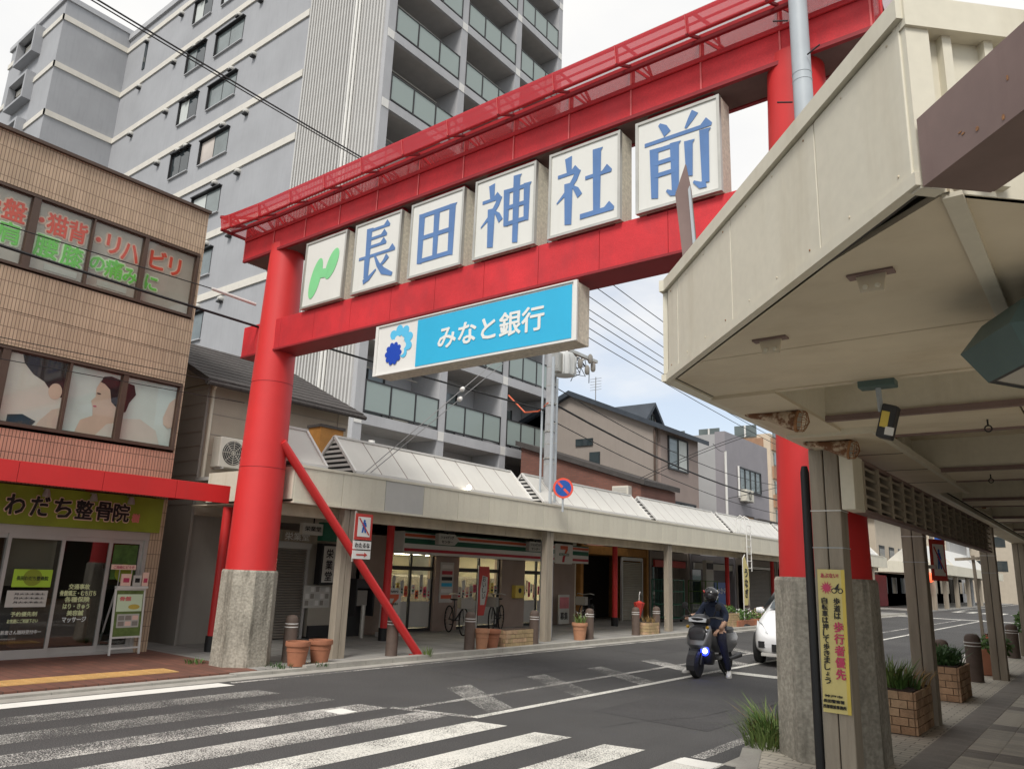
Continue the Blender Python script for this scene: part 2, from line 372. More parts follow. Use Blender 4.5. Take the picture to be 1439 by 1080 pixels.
# ---------------------------------------------------------------- mesh helpers
ORG = {}
def V(*a): return Vector(a)
class MB:
    """collects geometry (world coordinates) and links it as one mesh object"""
    def __init__(s): s.v, s.f, s.mi = [], [], []
    def add(s, vs_, fs, mi=0):
        o = len(s.v); s.v += [Vector(p) for p in vs_]
        for f in fs: s.f.append([o + i for i in f]); s.mi.append(mi)
        return s
    def box(s, x0, x1, y0, y1, z0, z1, mi=0):
        if x0 > x1: x0, x1 = x1, x0
        if y0 > y1: y0, y1 = y1, y0
        if z0 > z1: z0, z1 = z1, z0
        vs_ = [(x0, y0, z0), (x1, y0, z0), (x1, y1, z0), (x0, y1, z0), (x0, y0, z1), (x1, y0, z1), (x1, y1, z1), (x0, y1, z1)]
        return s.add(vs_, [(0, 3, 2, 1), (4, 5, 6, 7), (0, 1, 5, 4), (1, 2, 6, 5), (2, 3, 7, 6), (3, 0, 4, 7)], mi)
    def obox(s, c, a, b, d, mi=0):
        """box from centre and three half-axis vectors"""
        c, a, b, d = Vector(c), Vector(a), Vector(b), Vector(d)
        vs_ = [c + i * a + j * b + k * d for k in (-1, 1) for i, j in ((-1, -1), (1, -1), (1, 1), (-1, 1))]
        return s.add(vs_, [(0, 3, 2, 1), (4, 5, 6, 7), (0, 1, 5, 4), (1, 2, 6, 5), (2, 3, 7, 6), (3, 0, 4, 7)], mi)
    def bar(s, p, q, w, h=None, upv=(0, 0, 1), mi=0):
        p, q = Vector(p), Vector(q); h = h or w
        d = (q - p); L = d.length; d = d / L
        u = Vector(upv)
        if abs(d.dot(u)) > 0.98: u = Vector((1, 0, 0))
        sd_ = d.cross(u).normalized(); u2 = sd_.cross(d)
        return s.obox((p + q) / 2, d * (L / 2), sd_ * (w / 2), u2 * (h / 2), mi)
    def prism(s, poly, ext, mi=0):
        """closed polygon (3D points) extruded by vector"""
        n = len(poly); e = Vector(ext); P = [Vector(p) for p in poly]
        return s.add(P + [p + e for p in P], [tuple(reversed(range(n))), tuple(range(n, 2 * n))] + [(i, (i + 1) % n, n + (i + 1) % n, n + i) for i in range(n)], mi)
    def tube(s, pts, rad, n=8, mi=0, cap=True):
        P = [Vector(p) for p in pts]
        rs = rad if isinstance(rad, (list, tuple)) else [rad] * len(P)
        rings = []; prev = None
        for i, p in enumerate(P):
            d = (P[min(i + 1, len(P) - 1)] - P[max(i - 1, 0)])
            if d.length < 1e-9: d = Vector((0, 0, 1))
            d.normalize()
            if prev is None:
                a = Vector((0, 0, 1)) if abs(d.z) < 0.9 else Vector((1, 0, 0))
                u = d.cross(a).normalized()
            else:
                u = (prev - d * prev.dot(d)); u = u.normalized() if u.length > 1e-6 else d.orthogonal().normalized()
            prev = u; w = d.cross(u)
            rings.append([p + (u * math.cos(2 * PI * k / n) + w * math.sin(2 * PI * k / n)) * rs[i] for k in range(n)])
        vs_ = [q for r in rings for q in r]; fs = []
        for i in range(len(P) - 1):
            for k in range(n):
                fs.append((i * n + k, i * n + (k + 1) % n, (i + 1) * n + (k + 1) % n, (i + 1) * n + k))
        if cap: fs += [tuple(reversed(range(n))), tuple(range((len(P) - 1) * n, len(P) * n))]
        return s.add(vs_, fs, mi)
    def lathe(s, c, prof, n=20, mi=0, ax=(0, 0, 1)):
        """profile [(r, h)] turned round an axis through c"""
        ax = Vector(ax).normalized(); u = ax.orthogonal().normalized(); w = ax.cross(u); c = Vector(c)
        vs_ = [c + ax * h + (u * math.cos(2 * PI * k / n) + w * math.sin(2 * PI * k / n)) * max(r, 1e-4) for r, h in prof for k in range(n)]
        fs = [(i * n + k, i * n + (k + 1) % n, (i + 1) * n + (k + 1) % n, (i + 1) * n + k) for i in range(len(prof) - 1) for k in range(n)]
        fs += [tuple(reversed(range(n))), tuple(range((len(prof) - 1) * n, len(prof) * n))]
        return s.add(vs_, fs, mi)
    def quad(s, a, b, c, d, mi=0): return s.add([a, b, c, d], [(0, 1, 2, 3)], mi)
    def build(s, name, material, parent=None, smooth=False, bevel=0):
        org = ORG.get(parent.name, Vector((0, 0, 0))) if parent else Vector((0, 0, 0))
        me = bpy.data.meshes.new(name)
        me.from_pydata([tuple(p - org) for p in s.v], [], s.f)
        ms = material if isinstance(material, (list, tuple)) else [material]
        for q in ms: me.materials.append(MATS[q])
        for p, i in zip(me.polygons, s.mi): p.material_index = i
        bm = bmesh.new(); bm.from_mesh(me)
        bmesh.ops.recalc_face_normals(bm, faces=bm.faces)
        bm.to_mesh(me); bm.free()
        if smooth:
            me.shade_smooth()
            try: me.set_sharp_from_angle(angle=R_(40))
            except Exception: pass
        o = bpy.data.objects.new(name, me); C.objects.link(o)
        if parent: o.parent = parent
        ORG[o.name] = org
        if bevel:
            bv = o.modifiers.new('bevel', 'BEVEL'); bv.width = bevel; bv.segments = 2; bv.limit_method = 'ANGLE'
        return o

def thing(name, label, cat, loc=(0, 0, 0), group=None):
    o = bpy.data.objects.new(name, None); C.objects.link(o)
    o.location = loc; o.empty_display_size = 0.2
    o['label'] = label; o['category'] = cat
    if group: o['group'] = group
    ORG[o.name] = Vector(loc)
    return o
def tag(o, label, cat, group=None):
    o['label'] = label; o['category'] = cat
    if group: o['group'] = group
    return o
def struct(o): o['kind'] = 'structure'; return o
def stuff(o): o['kind'] = 'stuff'; return o
def empty_part(name, parent):
    o = bpy.data.objects.new(name, None); C.objects.link(o); o.parent = parent; ORG[o.name] = ORG[parent.name]; return o
def copy_tree(o, parent=None):
    c = o.copy(); C.objects.link(c); c.parent = parent
    ORG[c.name] = ORG.get(o.name, Vector((0, 0, 0)))
    for ch in list(o.children): copy_tree(ch, c)
    return c
def place(src, loc, label, group=None, rotz=None):
    c = copy_tree(src); c.location = loc; ORG[c.name] = Vector(loc)
    c['label'] = label
    if group: c['group'] = group
    if rotz is not None: c.rotation_euler = (0, 0, rotz)
    return c
def piece(src, parent, off):
    """a copy of a piece that shares its mesh, moved by off"""
    c = src.copy(); C.objects.link(c); c.parent = parent; c.location = src.location + Vector(off); return c

FACE = {'+X': (V(0, 1, 0), V(0, 0, 1), V(1, 0, 0)), '-Y': (V(1, 0, 0), V(0, 0, 1), V(0, -1, 0)), '-X': (V(0, -1, 0), V(0, 0, 1), V(-1, 0, 0))}
_tc = {}
def text_mesh(s, bold, depth, res=2):
    key = (s, bold, depth)
    if key in _tc: return _tc[key]
    cu = bpy.data.curves.new('lettering', 'FONT'); cu.body = s; cu.size = 1.0; cu.offset = bold; cu.extrude = depth; cu.resolution_u = res
    cu.align_x = 'CENTER'; cu.align_y = 'CENTER'
    o = bpy.data.objects.new('lettering', cu); C.objects.link(o)
    dg = bpy.context.evaluated_depsgraph_get(); dg.update()
    me = bpy.data.meshes.new_from_object(o.evaluated_get(dg))
    bpy.data.objects.remove(o); bpy.data.curves.remove(cu)
    if me.vertices:
        xs = [v.co.x for v in me.vertices]; ys = [v.co.y for v in me.vertices]
        cx, cy = (min(xs) + max(xs)) / 2, (min(ys) + max(ys)) / 2
        for v in me.vertices: v.co.x -= cx; v.co.y -= cy
        me['w'] = max(xs) - min(xs); me['h'] = max(ys) - min(ys)
    _tc[key] = me
    return me
def text(s, centre, face, material, parent, h=None, w=None, bold=0.012, proud=0.006, skew=None, name='lettering'):
    """lettering as flat raised mesh; h / w are the overall height / width"""
    src = text_mesh(s, 0.0, 0.002)
    bm = bmesh.new()
    sh = [(0, 0)] if bold < 0.008 else ([(bold * math.cos(a * PI / 3), bold * math.sin(a * PI / 3)) for a in range(6)] if bold < 0.03 else [(bold * math.cos(a * PI / 5), bold * math.sin(a * PI / 5)) for a in range(10)] + [(0, 0)])
    for i, (dx, dy) in enumerate(sh):
        t_ = src.copy(); t_.transform(Matrix.Translation((dx, dy, 0.00025 * i))); bm.from_mesh(t_); bpy.data.meshes.remove(t_)
    me = bpy.data.meshes.new('lettering'); bm.to_mesh(me); bm.free()
    me.materials.clear(); me.materials.append(MATS[material])
    W, H = src.get('w', 1), src.get('h', 1)
    W += 2 * bold; H += 2 * bold; sx = w / W if w else h / H; sy = h / H if h else w / W
    ax, ay, an = FACE[face] if isinstance(face, str) else face
    org = ORG.get(parent.name, Vector((0, 0, 0)))
    M = Matrix((ax * sx, ay * sy, an)).transposed().to_4x4()
    M.translation = Vector(centre) + an * proud - org
    me.transform(M)
    o = bpy.data.objects.new(name, me); C.objects.link(o); o.parent = parent; ORG[o.name] = org
    return o
def vtext(s, top, face, material, parent, size, pitch=None, **k):
    pitch = pitch or size * 1.08
    ay = (FACE[face] if isinstance(face, str) else face)[1]
    for i, ch in enumerate(s):
        text(ch, Vector(top) - ay * (pitch * (i + 0.5)), face, material, parent, h=size if ch not in 'ょっー・' else size * 0.6, w=size * 0.95 if ch not in 'ょっー・' else size * 0.55, **k)
def flat(pts2, centre, face, material, parent, proud=0.004, name='print', th=0.003):
    """flat printed shape: 2D outline on a face"""
    ax, ay, an = FACE[face] if isinstance(face, str) else face
    c = Vector(centre) + an * proud
    b = MB(); b.prism([c + ax * x + ay * y for x, y in pts2], an * th)
    return b.build(name, material, parent)
def ell(cx, cy, rx, ry, n=20, a=0.0):
    return [(cx + rx * math.cos(t) * math.cos(a) - ry * math.sin(t) * math.sin(a), cy + rx * math.cos(t) * math.sin(a) + ry * math.sin(t) * math.cos(a)) for t in [2 * PI * i / n for i in range(n)]]
def rect(x0, x1, y0, y1): return [(x0, y0), (x1, y0), (x1, y1), (x0, y1)]
def tuft(b, c, n, h, spread, w=0.012, lean=0.5, rnd=random, mi=0):
    """grass or leaf blades rising from around a point"""
    for i in range(n):
        a = rnd.uniform(0, 2 * PI); rr = spread * math.sqrt(rnd.random())
        p = Vector(c) + Vector((math.cos(a) * rr, math.sin(a) * rr, 0))
        hh = h * rnd.uniform(0.5, 1.0); l = lean * hh * rnd.uniform(0.2, 1.0); d = Vector((math.cos(a + rnd.uniform(-1, 1)), math.sin(a + rnd.uniform(-1, 1)), 0))
        sdv = Vector((-d.y, d.x, 0)) * w * rnd.uniform(0.6, 1.3)
        p1 = p + d * l * 0.35 + V(0, 0, hh * 0.6); p2 = p + d * l + V(0, 0, hh)
        b.add([p - sdv, p + sdv, p1 + sdv * 0.8, p1 - sdv * 0.8, p2], [(0, 1, 2, 3), (3, 2, 4)], mi)
def leaves(b, c, n, rx, ry, rz, size, rnd=random, mi=0):
    for i in range(n):
        while True:
            q = Vector((rnd.uniform(-1, 1), rnd.uniform(-1, 1), rnd.uniform(-1, 1)))
            if q.length < 1: break
        p = Vector(c) + Vector((q.x * rx, q.y * ry, q.z * rz))
        d = Vector((rnd.uniform(-1, 1), rnd.uniform(-1, 1), rnd.uniform(-0.4, 1))).normalized(); s_ = d.orthogonal().normalized()
        z = size * rnd.uniform(0.6, 1.3)
        b.add([p - d * z, p + s_ * z * 0.45, p + d * z, p - s_ * z * 0.45], [(0, 1, 2, 3)], mi)
# ================================================================ SETTING: ground, road, pavements
g = MB(); g.quad((-900, -900, -0.03), (900, -900, -0.03), (900, 900, -0.03), (-900, 900, -0.03))
struct(g.build('ground', 'ground'))
g = MB(); g.box(-10.1, -2.6, -40, 260, -0.3, 0.0); g.box(-60, 60, 50, 58, -0.3, -0.002); g.box(-60, -10.1, -9, 1.2, -0.3, -0.002); g.box(-2.6, 60, -9, 1.2, -0.3, -0.002)
road = struct(g.build('road', 'asphalt'))
def mark(x0, x1, y0, y1, m='paint', z=0.004, name='painted_marking', skew=0.0):
    b = MB(); b.quad((x0, y0, z), (x1, y0, z), (x1, y1 + skew, z), (x0, y1, z)); return b.build(name, m, road)
def markp(pts, m='paint', z=0.004, name='painted_marking'):
    b = MB(); b.add([(x, y, z) for x, y in pts], [tuple(range(len(pts)))]); return b.build(name, m, road)
xs = [-8.87, -8.08, -7.29, -6.5, -5.72, -4.93, -4.14, -3.36]
ms = ['paint_faded', 'paint_faded', 'paint_worn', 'paint_worn', 'paint', 'paint', 'paint', 'paint']
ye = [6.22, 6.45, 6.55, 6.72, 6.8, 6.84, 6.9, 6.95]
for x, m_, y in zip(xs, ms, ye): mark(x, x + 0.40, 1.0, y, m_, name='crosswalk_stripe', skew=0.08)
markp([(-9.68, 0.5), (-9.40, 0.5), (-9.36, 6.22), (-9.66, 6.16)], 'paint_fresh', name='crosswalk_stripe')
mark(-7.2, -6.92, 5.95, 6.2, 'paint_fresh', 0.006)
mark(-3.34, -2.98, 6.72, 6.98, 'paint_fresh', 0.006)
mark(-6.78, -6.68, 6.75, 48, 'paint_worn', name='centre_line'); mark(-5.91, -5.80, 6.95, 48, 'paint', name='centre_line')
markp([(-6.9, 6.72), (-6.86, 6.62), (-5.85, 6.9), (-5.9, 7.02)], 'paint_worn', 0.006)
for y in (7.35, 9.2, 10.95, 12.9, 14.9, 17, 19.2, 21.5):
    markp([(-7.5, y + 0.95), (-5.93, y - 0.05), (-5.93, y + 0.42), (-7.5, y + 1.45)], 'paint_faded' if y < 12 else 'paint_worn', 0.0055, 'hatch_bar')
mark(-3.31, -3.18, 7.05, 48, 'paint_worn', name='edge_line'); mark(-9.62, -9.52, 6.3, 48, 'paint_worn', name='edge_line')
mark(-5.78, -3.2, 13.5, 13.85, 'paint', 0.006, 'stop_line')
for i in range(8): mark(-9.3 + i * 0.85, -8.85 + i * 0.85, 60.5, 64, 'paint', name='crosswalk_stripe')
mark(-9.8, -3.0, 46.5, 47.2, 'paint', 0.006, 'stop_line'); mark(-5.85, -5.7, 66, 150, 'paint', name='centre_line'); mark(-9.62, -9.5, 66, 150, 'paint', name='edge_line')

# repairs and cracks in the asphalt
rp_ = random.Random(31)
for (x0, x1, y0, y1) in ((-9.2, -7.6, 9.4, 12.6), (-5.2, -3.7, 8.3, 10.2), (-8.9, -7.9, 15, 19), (-5.5, -4.2, 19, 24)):
    markp([(x0, y0 + 0.1), (x1, y0), (x1 + 0.04, y1), (x0 - 0.03, y1 - 0.06)], 'asphalt_patch', 0.0022, 'asphalt_patch')
def crack(x, y_, L, dirx, n=16):
    b = MB(); px, py = x, y_; a = dirx
    for i in range(n):
        a += rp_.uniform(-0.5, 0.5); a = dirx + (a - dirx) * 0.7; q = (px + math.cos(a) * L / n, py + math.sin(a) * L / n); w = rp_.uniform(0.002, 0.005)
        nx_, ny_ = -math.sin(a) * w, math.cos(a) * w
        b.quad((px - nx_, py - ny_, 0.0075), (q[0] - nx_, q[1] - ny_, 0.0075), (q[0] + nx_, q[1] + ny_, 0.0075), (px + nx_, py + ny_, 0.0075)); px, py = q
    return b.build('crack', 'crack', road)
crack(-4.6, 7.6, 4.5, 1.7); crack(-3.8, 10.5, 5, 1.45)

# pavements
g = MB(); g.box(-20, -10.1, 1.2, 7.05, -0.2, 0.06); struct(g.build('pavement_left', 'paver_red'))
g = MB(); g.box(-20, -10.1, 7.05, 50, -0.2, 0.062); g.box(-20, -10.1, 58, 200, -0.2, 0.062); struct(g.build('pavement_left_far', 'paver_grey'))
kerb = MB(); kerb.box(-9.93, -9.70, 1.2, 49.6, -0.1, 0.008)
kerb_o = struct(kerb.build('kerb_left', 'kerb'))
first = None
for i in range(82):
    y = 1.2 + i * 0.6
    if y > 49.6: break
    h = 0.035 if y < 6.5 else (0.05 if y < 7.4 else 0.085)
    b = MB(); b.box(-10.1, -9.93, y, y + 0.592, -0.1, h); b.build('kerb_stone', 'kerb', kerb_o)
tact = MB(); tact.box(-10.93, -10.5, 1.2, 6.07, 0.0, 0.068)
tb = tact.build('tactile_strip', 'tactile', bpy.data.objects['pavement_left'])
b = MB()
for i in range(16):
    y = 1.25 + i * 0.3
    for k in range(4): b.box(-10.9 + k * 0.105, -10.86 + k * 0.105, y, y + 0.25, 0.066, 0.073)
stuff(b.build('tactile_ridge', 'tactile', bpy.data.objects['pavement_left']))

PZ = 0.18
pr = MB()
pr.prism([(-2.62, 7.0, -0.2), (-2.3, 6.0, -0.2), (0.9, 1.3, -0.2), (8, 1.3, -0.2), (8, 50, -0.2), (-2.62, 50, -0.2)], (0, 0, 0.2 + PZ - 0.004))
pr.box(-2.62, 8, 58, 200, -0.2, PZ - 0.004)
pave_r = struct(pr.build('pavement_right', 'paver_small'))
kr = MB(); kr.box(-2.98, -2.78, 7.0, 50.2, -0.1, 0.008)
kerb_r = struct(kr.build('kerb_right', 'kerb'))
src = None
for i in range(72):
    y = 7.0 + i * 0.6
    b = MB(); b.box(-2.78, -2.622, y, y + 0.592, -0.1, PZ); b.build('kerb_stone', 'kerb', kerb_r)
b = MB(); b.bar((-2.70, 6.985, PZ / 2 - 0.03), (-2.385, 6.0, PZ / 2 - 0.03), 0.16, PZ + 0.06); b.build('kerb_stone', 'kerb', kerb_r)
b = MB(); b.bar((-2.38, 5.985, PZ / 2 - 0.03), (0.82, 1.285, PZ / 2 - 0.03), 0.16, PZ + 0.06); b.build('kerb_stone', 'kerb', kerb_r)
# paving slabs one by one: the dark strip, then the pale pavers beside it
slab = MB(); slab.box(-1.575, -1.285, 6.6, 6.895, PZ - 0.05, PZ)
s0 = slab.build('paving_slab', 'paver_dark', pave_r, bevel=0.004)
for i in range(1, 46): piece(s0, pave_r, (0, 0.3 * i, random.uniform(-0.0015, 0.0015)))
pv = [None, None, None]
for j, mt in enumerate(('paver_pale', 'paver_pale2', 'paver_dark')):
    b = MB(); b.box(-1.28, -1.035, 6.9, 7.02, PZ - 0.05, PZ); pv[j] = b.build('paver', mt, pave_r, bevel=0.004)
cnt = 0
rnd = random.Random(3)
for r in range(58):
    for c in range(5):
        if r == 0 and c < 3: continue
        dark = (r % 14) in (10, 11, 12)
        j = 2 if dark else rnd.choice((0, 0, 1))
        o = piece(pv[j], pave_r, (c * 0.25 + (0.0 if r % 2 else 0.0), r * 0.125, rnd.uniform(-0.002, 0.002)))
        cnt += 1
pv[1].location = (0.25, 0, 0); pv[2].location = (0.5, 0, 0)

# ================================================================ TORII GATE
TX0, TX1, TY = -10.77, -2.065, 7.2
torii = thing('torii_gate', 'tall red torii gate spanning the street on two stained concrete footings', 'gate', (TX0, TY, 0))
for px, z0, z1 in ((TX0, 0.0, 1.46), (TX1, 0.0, 1.64)):
    p = empty_part('pillar', torii)
    b = MB()
    def ring(r, z): return [(px + r * math.cos(PI / 8 + k * PI / 4), TY + r * math.sin(PI / 8 + k * PI / 4), z) for k in range(8)]
    rs = [ring(0.455, z0), ring(0.445, z0 + 0.25), ring(0.43, z1 - 0.03), ring(0.415, z1)]
    vs_ = [q for r in rs for q in r]
    b.add(vs_, [(i * 8 + k, i * 8 + (k + 1) % 8, (i + 1) * 8 + (k + 1) % 8, (i + 1) * 8 + k) for i in range(3) for k in range(8)] + [tuple(range(24, 32))])
    b.build('concrete_footing', 'concrete', p)
    b = MB(); b.lathe((px, TY, 0), [(0.385, z1 - 0.02), (0.383, z1 + 0.05), (0.362, 2.9), (0.338, 4.2), (0.315, 5.3), (0.29, 6.5), (0.28, 6.9)], 40)
    b.build('shaft', 'red', p, smooth=True)
    b = MB()
    for z, r in ((3.05, 0.3605), (4.45, 0.334)): b.lathe((px, TY, z), [(r - 0.004, -0.004), (r + 0.0025, -0.003), (r + 0.0025, 0.003), (r - 0.004, 0.004)], 40)
    b.build('weld_seam', 'red_dark', p, smooth=True)
# lower tie beam
lb = empty_part('tie_beam', torii)
b = MB(); b.box(-11.44, -1.47, 7.0, 7.40, 4.985, 5.485); b.build('beam_core', 'red_dark', lb)
nx = [-11.46, -10.83] + [-10.4 + 0.87 * i for i in range(10)] + [-1.45]
for i in range(len(nx) - 1):
    b = MB(); b.box(nx[i] + 0.003, nx[i + 1] - 0.003, 6.985, 7.0, 4.97, 5.50); b.build('cladding_panel', 'red_sheet', lb, bevel=0.003)
b = MB(); b.box(-11.46, -1.45, 7.4, 7.415, 4.97, 5.50); b.box(-11.46, -11.445, 7.0, 7.4, 4.97, 5.5); b.build('cladding_back', 'red_sheet', lb)
b = MB(); b.box(-11.46, -1.45, 6.975, 7.425, 4.955, 4.985); b.build('bottom_flange', 'red_dark', lb)
# upper beam: solid fascia below, lattice with mesh above, projecting mesh cap
ub = empty_part('top_beam', torii)
UX = [-11.7 + 0.87 * i for i in range(13)]
XE0, XE1 = UX[0], UX[-1]
for i in range(12):
    b = MB(); b.box(UX[i] + 0.003, UX[i + 1] - 0.003, 6.95, 6.962, 6.79, 7.13); b.build('fascia_panel', 'red_sheet', ub, bevel=0.003)
    b = MB(); b.box(UX[i] + 0.003, UX[i + 1] - 0.003, 7.45, 7.462, 6.79, 7.13); b.build('fascia_panel_back', 'red_sheet', ub)
b = MB()
for y in (6.955, 7.455):
    b.box(XE0, XE1, y - 0.025, y + 0.025, 6.745, 6.79)
b.build('bottom_flange', 'red_dark', ub)
b = MB()
n = 26
ycs = [6.98 + 0.45 * i / n for i in range(n + 1)]
for i in range(n):
    za = 6.775 + (0.012 if i % 2 else -0.012); zb = 6.775 + (0.012 if (i + 1) % 2 else -0.012)
    b.quad((XE0, ycs[i], za), (XE1, ycs[i], za), (XE1, ycs[i + 1], zb), (XE0, ycs[i + 1], zb))
b.build('corrugated_soffit', 'brown_beam', ub)
for y in (6.955, 7.455):
    b = MB(); b.box(XE0, XE1, y - 0.03, y + 0.03, 7.135, 7.19); b.box(XE0, XE1, y - 0.03, y + 0.03, 7.43, 7.475); b.build('chord', 'red_sheet', ub)
for i, x in enumerate(UX):
    b = MB(); b.box(x - 0.022, x + 0.022, 6.965, 7.0, 6.78, 7.44); b.build('post', 'red_sheet', ub)
    b = MB(); b.box(x - 0.009, x + 0.009, 6.937, 6.9415, 6.79, 7.46); b.build('joint_strip', 'red_pale', ub)
    b = MB(); b.box(x - 0.022, x + 0.022, 7.435, 7.475, 6.78, 7.44); b.build('post', 'red_sheet', ub)
    if i < 12:
        b = MB(); b.bar((x + 0.03, 6.95, 7.42), (x + 0.24, 6.95, 7.19), 0.03); b.bar((x + 0.12, 6.97, 7.43), (x + 0.28, 6.97, 7.19), 0.022)
        b.bar((x + 0.03, 7.45, 7.42), (x + 0.3, 7.45, 7.19), 0.03)
        b.bar((x + 0.2, 6.95, 7.45), (x + 0.05, 7.45, 7.45), 0.03); b.build('diagonal_brace', 'red_sheet', ub)
b = MB(); b.box(XE0, XE1, 6.942, 6.946, 7.13, 7.45); b.build('mesh_screen', 'mesh', ub)
b = MB(); b.box(XE0, XE1, 7.464, 7.468, 7.13, 7.45); b.build('mesh_screen', 'mesh', ub)
b = MB(); b.box(XE0 - 0.004, XE0, 6.95, 7.46, 6.79, 7.45); b.box(XE1, XE1 + 0.004, 6.95, 7.46, 6.79, 7.45); b.build('end_mesh', 'mesh_dense', ub)
# cap: front and back screens that rise a little towards the tips
cap = empty_part('cap', torii)
CX0, CX1 = -11.98, -0.98
def lift(x):
    t = max(0, (abs(x + 6.48) - 4.4) / 1.1); return 0.06 * t * t
XS = [CX0] + [UX[0] + 0.87 * i for i in range(13)] + [CX1]
for yb, yt, s_ in ((6.60, 6.56, 1), (7.81, 7.85, -1)):
    for i in range(len(XS) - 1):
        a, c_ = XS[i], XS[i + 1]
        b = MB(); b.quad((a, yb, 7.27 + lift(a)), (c_, yb, 7.27 + lift(c_)), (c_, yt, 7.50 + lift(c_)), (a, yt, 7.50 + lift(a)))
        b.build('cap_screen', 'mesh_dense', cap)
    b = MB()
    for i in range(len(XS) - 1):
        a, c_ = XS[i], XS[i + 1]
        b.bar((a, yb + s_ * 0.03, 7.28 + lift(a)), (c_, yb + s_ * 0.03, 7.28 + lift(c_)), 0.035, 0.03); b.bar((a, yt + s_ * 0.03, 7.49 + lift(a)), (c_, yt + s_ * 0.03, 7.49 + lift(c_)), 0.03, 0.03)
        b.bar((a, yb + s_ * 0.03, 7.40 + lift(a)), (c_, yb + s_ * 0.03, 7.40 + lift(c_)), 0.02, 0.02)
    b.build('cap_rail', 'red_sheet', cap)
    for i in range(1, len(XS) - 1):
        a = XS[i]
        if s_ > 0:
            b = MB(); b.bar((a, yb - 0.004, 7.275 + lift(a)), (a, yt - 0.004, 7.495 + lift(a)), 0.014, 0.006); b.build('joint_strip', 'red_pale', cap)
        b = MB(); b.bar((a, yb + s_ * 0.03, 7.27 + lift(a)), (a, yt + s_ * 0.03, 7.50 + lift(a)), 0.03); b.bar((a + 0.26, yb + s_ * 0.03, 7.28 + lift(a)), (a + 0.08, yt + s_ * 0.03, 7.49 + lift(a)), 0.03)
        b.bar((a, yb, 7.27 + lift(a)), (a, 7.2 - s_ * 0.25, 7.45), 0.03); b.build('cap_strut', 'red_dark', cap)
for i in range(len(XS) - 1):
    a, c_ = XS[i], XS[i + 1]
    for yt in (6.56, 7.85):
        ra, rc = 7.62 + 0.6 * lift(a), 7.62 + 0.6 * lift(c_)
        b = MB(); b.quad((a, yt, 7.50 + lift(a)), (c_, yt, 7.50 + lift(c_)), (min(max(c_, -11.5), -1.4), 7.2, rc), (min(max(a, -11.5), -1.4), 7.2, ra)); b.build('cap_roof_screen', 'mesh', cap)
b = MB()
for i in range(len(XS) - 1):
    a, c_ = min(max(XS[i], -11.5), -1.4), min(max(XS[i + 1], -11.5), -1.4)
    if c_ - a > 0.01: b.bar((a, 7.2, 7.62), (c_, 7.2, 7.62), 0.04)
    b.bar((XS[i], 6.82, 7.30 + lift(XS[i])), (XS[i + 1], 6.82, 7.30 + lift(XS[i + 1])), 0.04); b.bar((XS[i], 7.6, 7.30 + lift(XS[i])), (XS[i + 1], 7.6, 7.30 + lift(XS[i + 1])), 0.04)
for x in (CX0, CX1):
    b.bar((x, 6.6, 7.27 + lift(x)), (x, 7.81, 7.27 + lift(x)), 0.045); b.bar((x, 6.56, 7.5 + lift(x)), (x, 7.85, 7.5 + lift(x)), 0.045)
    xr = -11.5 if x < -6 else -1.4
    b.bar((x, 6.56, 7.5 + lift(x)), (xr, 7.2, 7.64), 0.04); b.bar((x, 7.85, 7.5 + lift(x)), (xr, 7.2, 7.64), 0.04)
b.build('cap_frame', 'red_dark', cap)
b = MB(); b.quad((CX0, 6.6, 7.27 + lift(CX0)), (CX0, 7.81, 7.27 + lift(CX0)), (CX0, 7.85, 7.5 + lift(CX0)), (CX0, 6.56, 7.5 + lift(CX0))); b.quad((CX1, 6.6, 7.27 + lift(CX1)), (CX1, 7.81, 7.27 + lift(CX1)), (CX1, 7.85, 7.5 + lift(CX1)), (CX1, 6.56, 7.5 + lift(CX1))); b.build('cap_end_screen', 'mesh', cap)
# slanting pipe brace down to the pavement
b = MB(); b.tube([(-10.46, 7.30, 3.48), (-10.14, 10.42, 0.07)], 0.072, 16); b.build('pipe_brace', 'red', torii, smooth=True)
b = MB(); b.box(-10.26, -10.02, 10.3, 10.56, 0.06, 0.08); b.build('brace_foot', 'red', torii)
# small white bracket and conduit on the left pillar
b = MB(); b.bar((-11.5, 7.3, 2.42), (-11.1, 7.2, 2.42), 0.03); b.bar((-11.45, 7.3, 2.42), (-11.2, 7.15, 2.1), 0.025); b.build('cable_bracket', 'white', torii)

# ---- mincho style characters drawn stroke by stroke on a 100 x 100 field
def H(x0, x1, y, t=5.0): return [[(x0, y - t / 2), (x1 - 6, y - t / 2), (x1 + 3, y - t / 2), (x1 + 4, y + 1), (x1 - 4, y + 10), (x1 - 12, y + t / 2), (x0, y + t / 2)]]
def h(x0, x1, y, t=5.5): return [rect(x0, x1, y - t / 2, y + t / 2)]
def Vt(x, y0, y1, w=12.5): return [[(x - w / 2, y0 + 2), (x + w / 2 - 1, y0), (x + w / 2, y1 - 2), (x + w / 2 + 3, y1 + 2), (x - w / 2 - 2, y1 + 3)]]
def S(pts, ws):
    """tapered stroke along a polyline"""
    L, Rr = [], []
    for i, (x, y) in enumerate(pts):
        a = pts[max(i - 1, 0)]; c_ = pts[min(i + 1, len(pts) - 1)]
        dx, dy = c_[0] - a[0], c_[1] - a[1]; q = math.hypot(dx, dy) or 1
        nx_, ny_ = -dy / q, dx / q; w = ws[i] / 2
        L.append((x + nx_ * w, y + ny_ * w)); Rr.append((x - nx_ * w, y - ny_ * w))
    return [L + Rr[::-1]]
def neri(): # left radical of kami / yashiro
    return [[(16, 97), (28, 99), (28, 74), (20, 74)]] + H(4, 38, 74) + S([(40, 76), (34, 64), (22, 50), (3, 36)], [9, 9, 7, 2]) + Vt(24, 1, 58) + S([(30, 55), (37, 48), (43, 38)], [3, 8, 9])
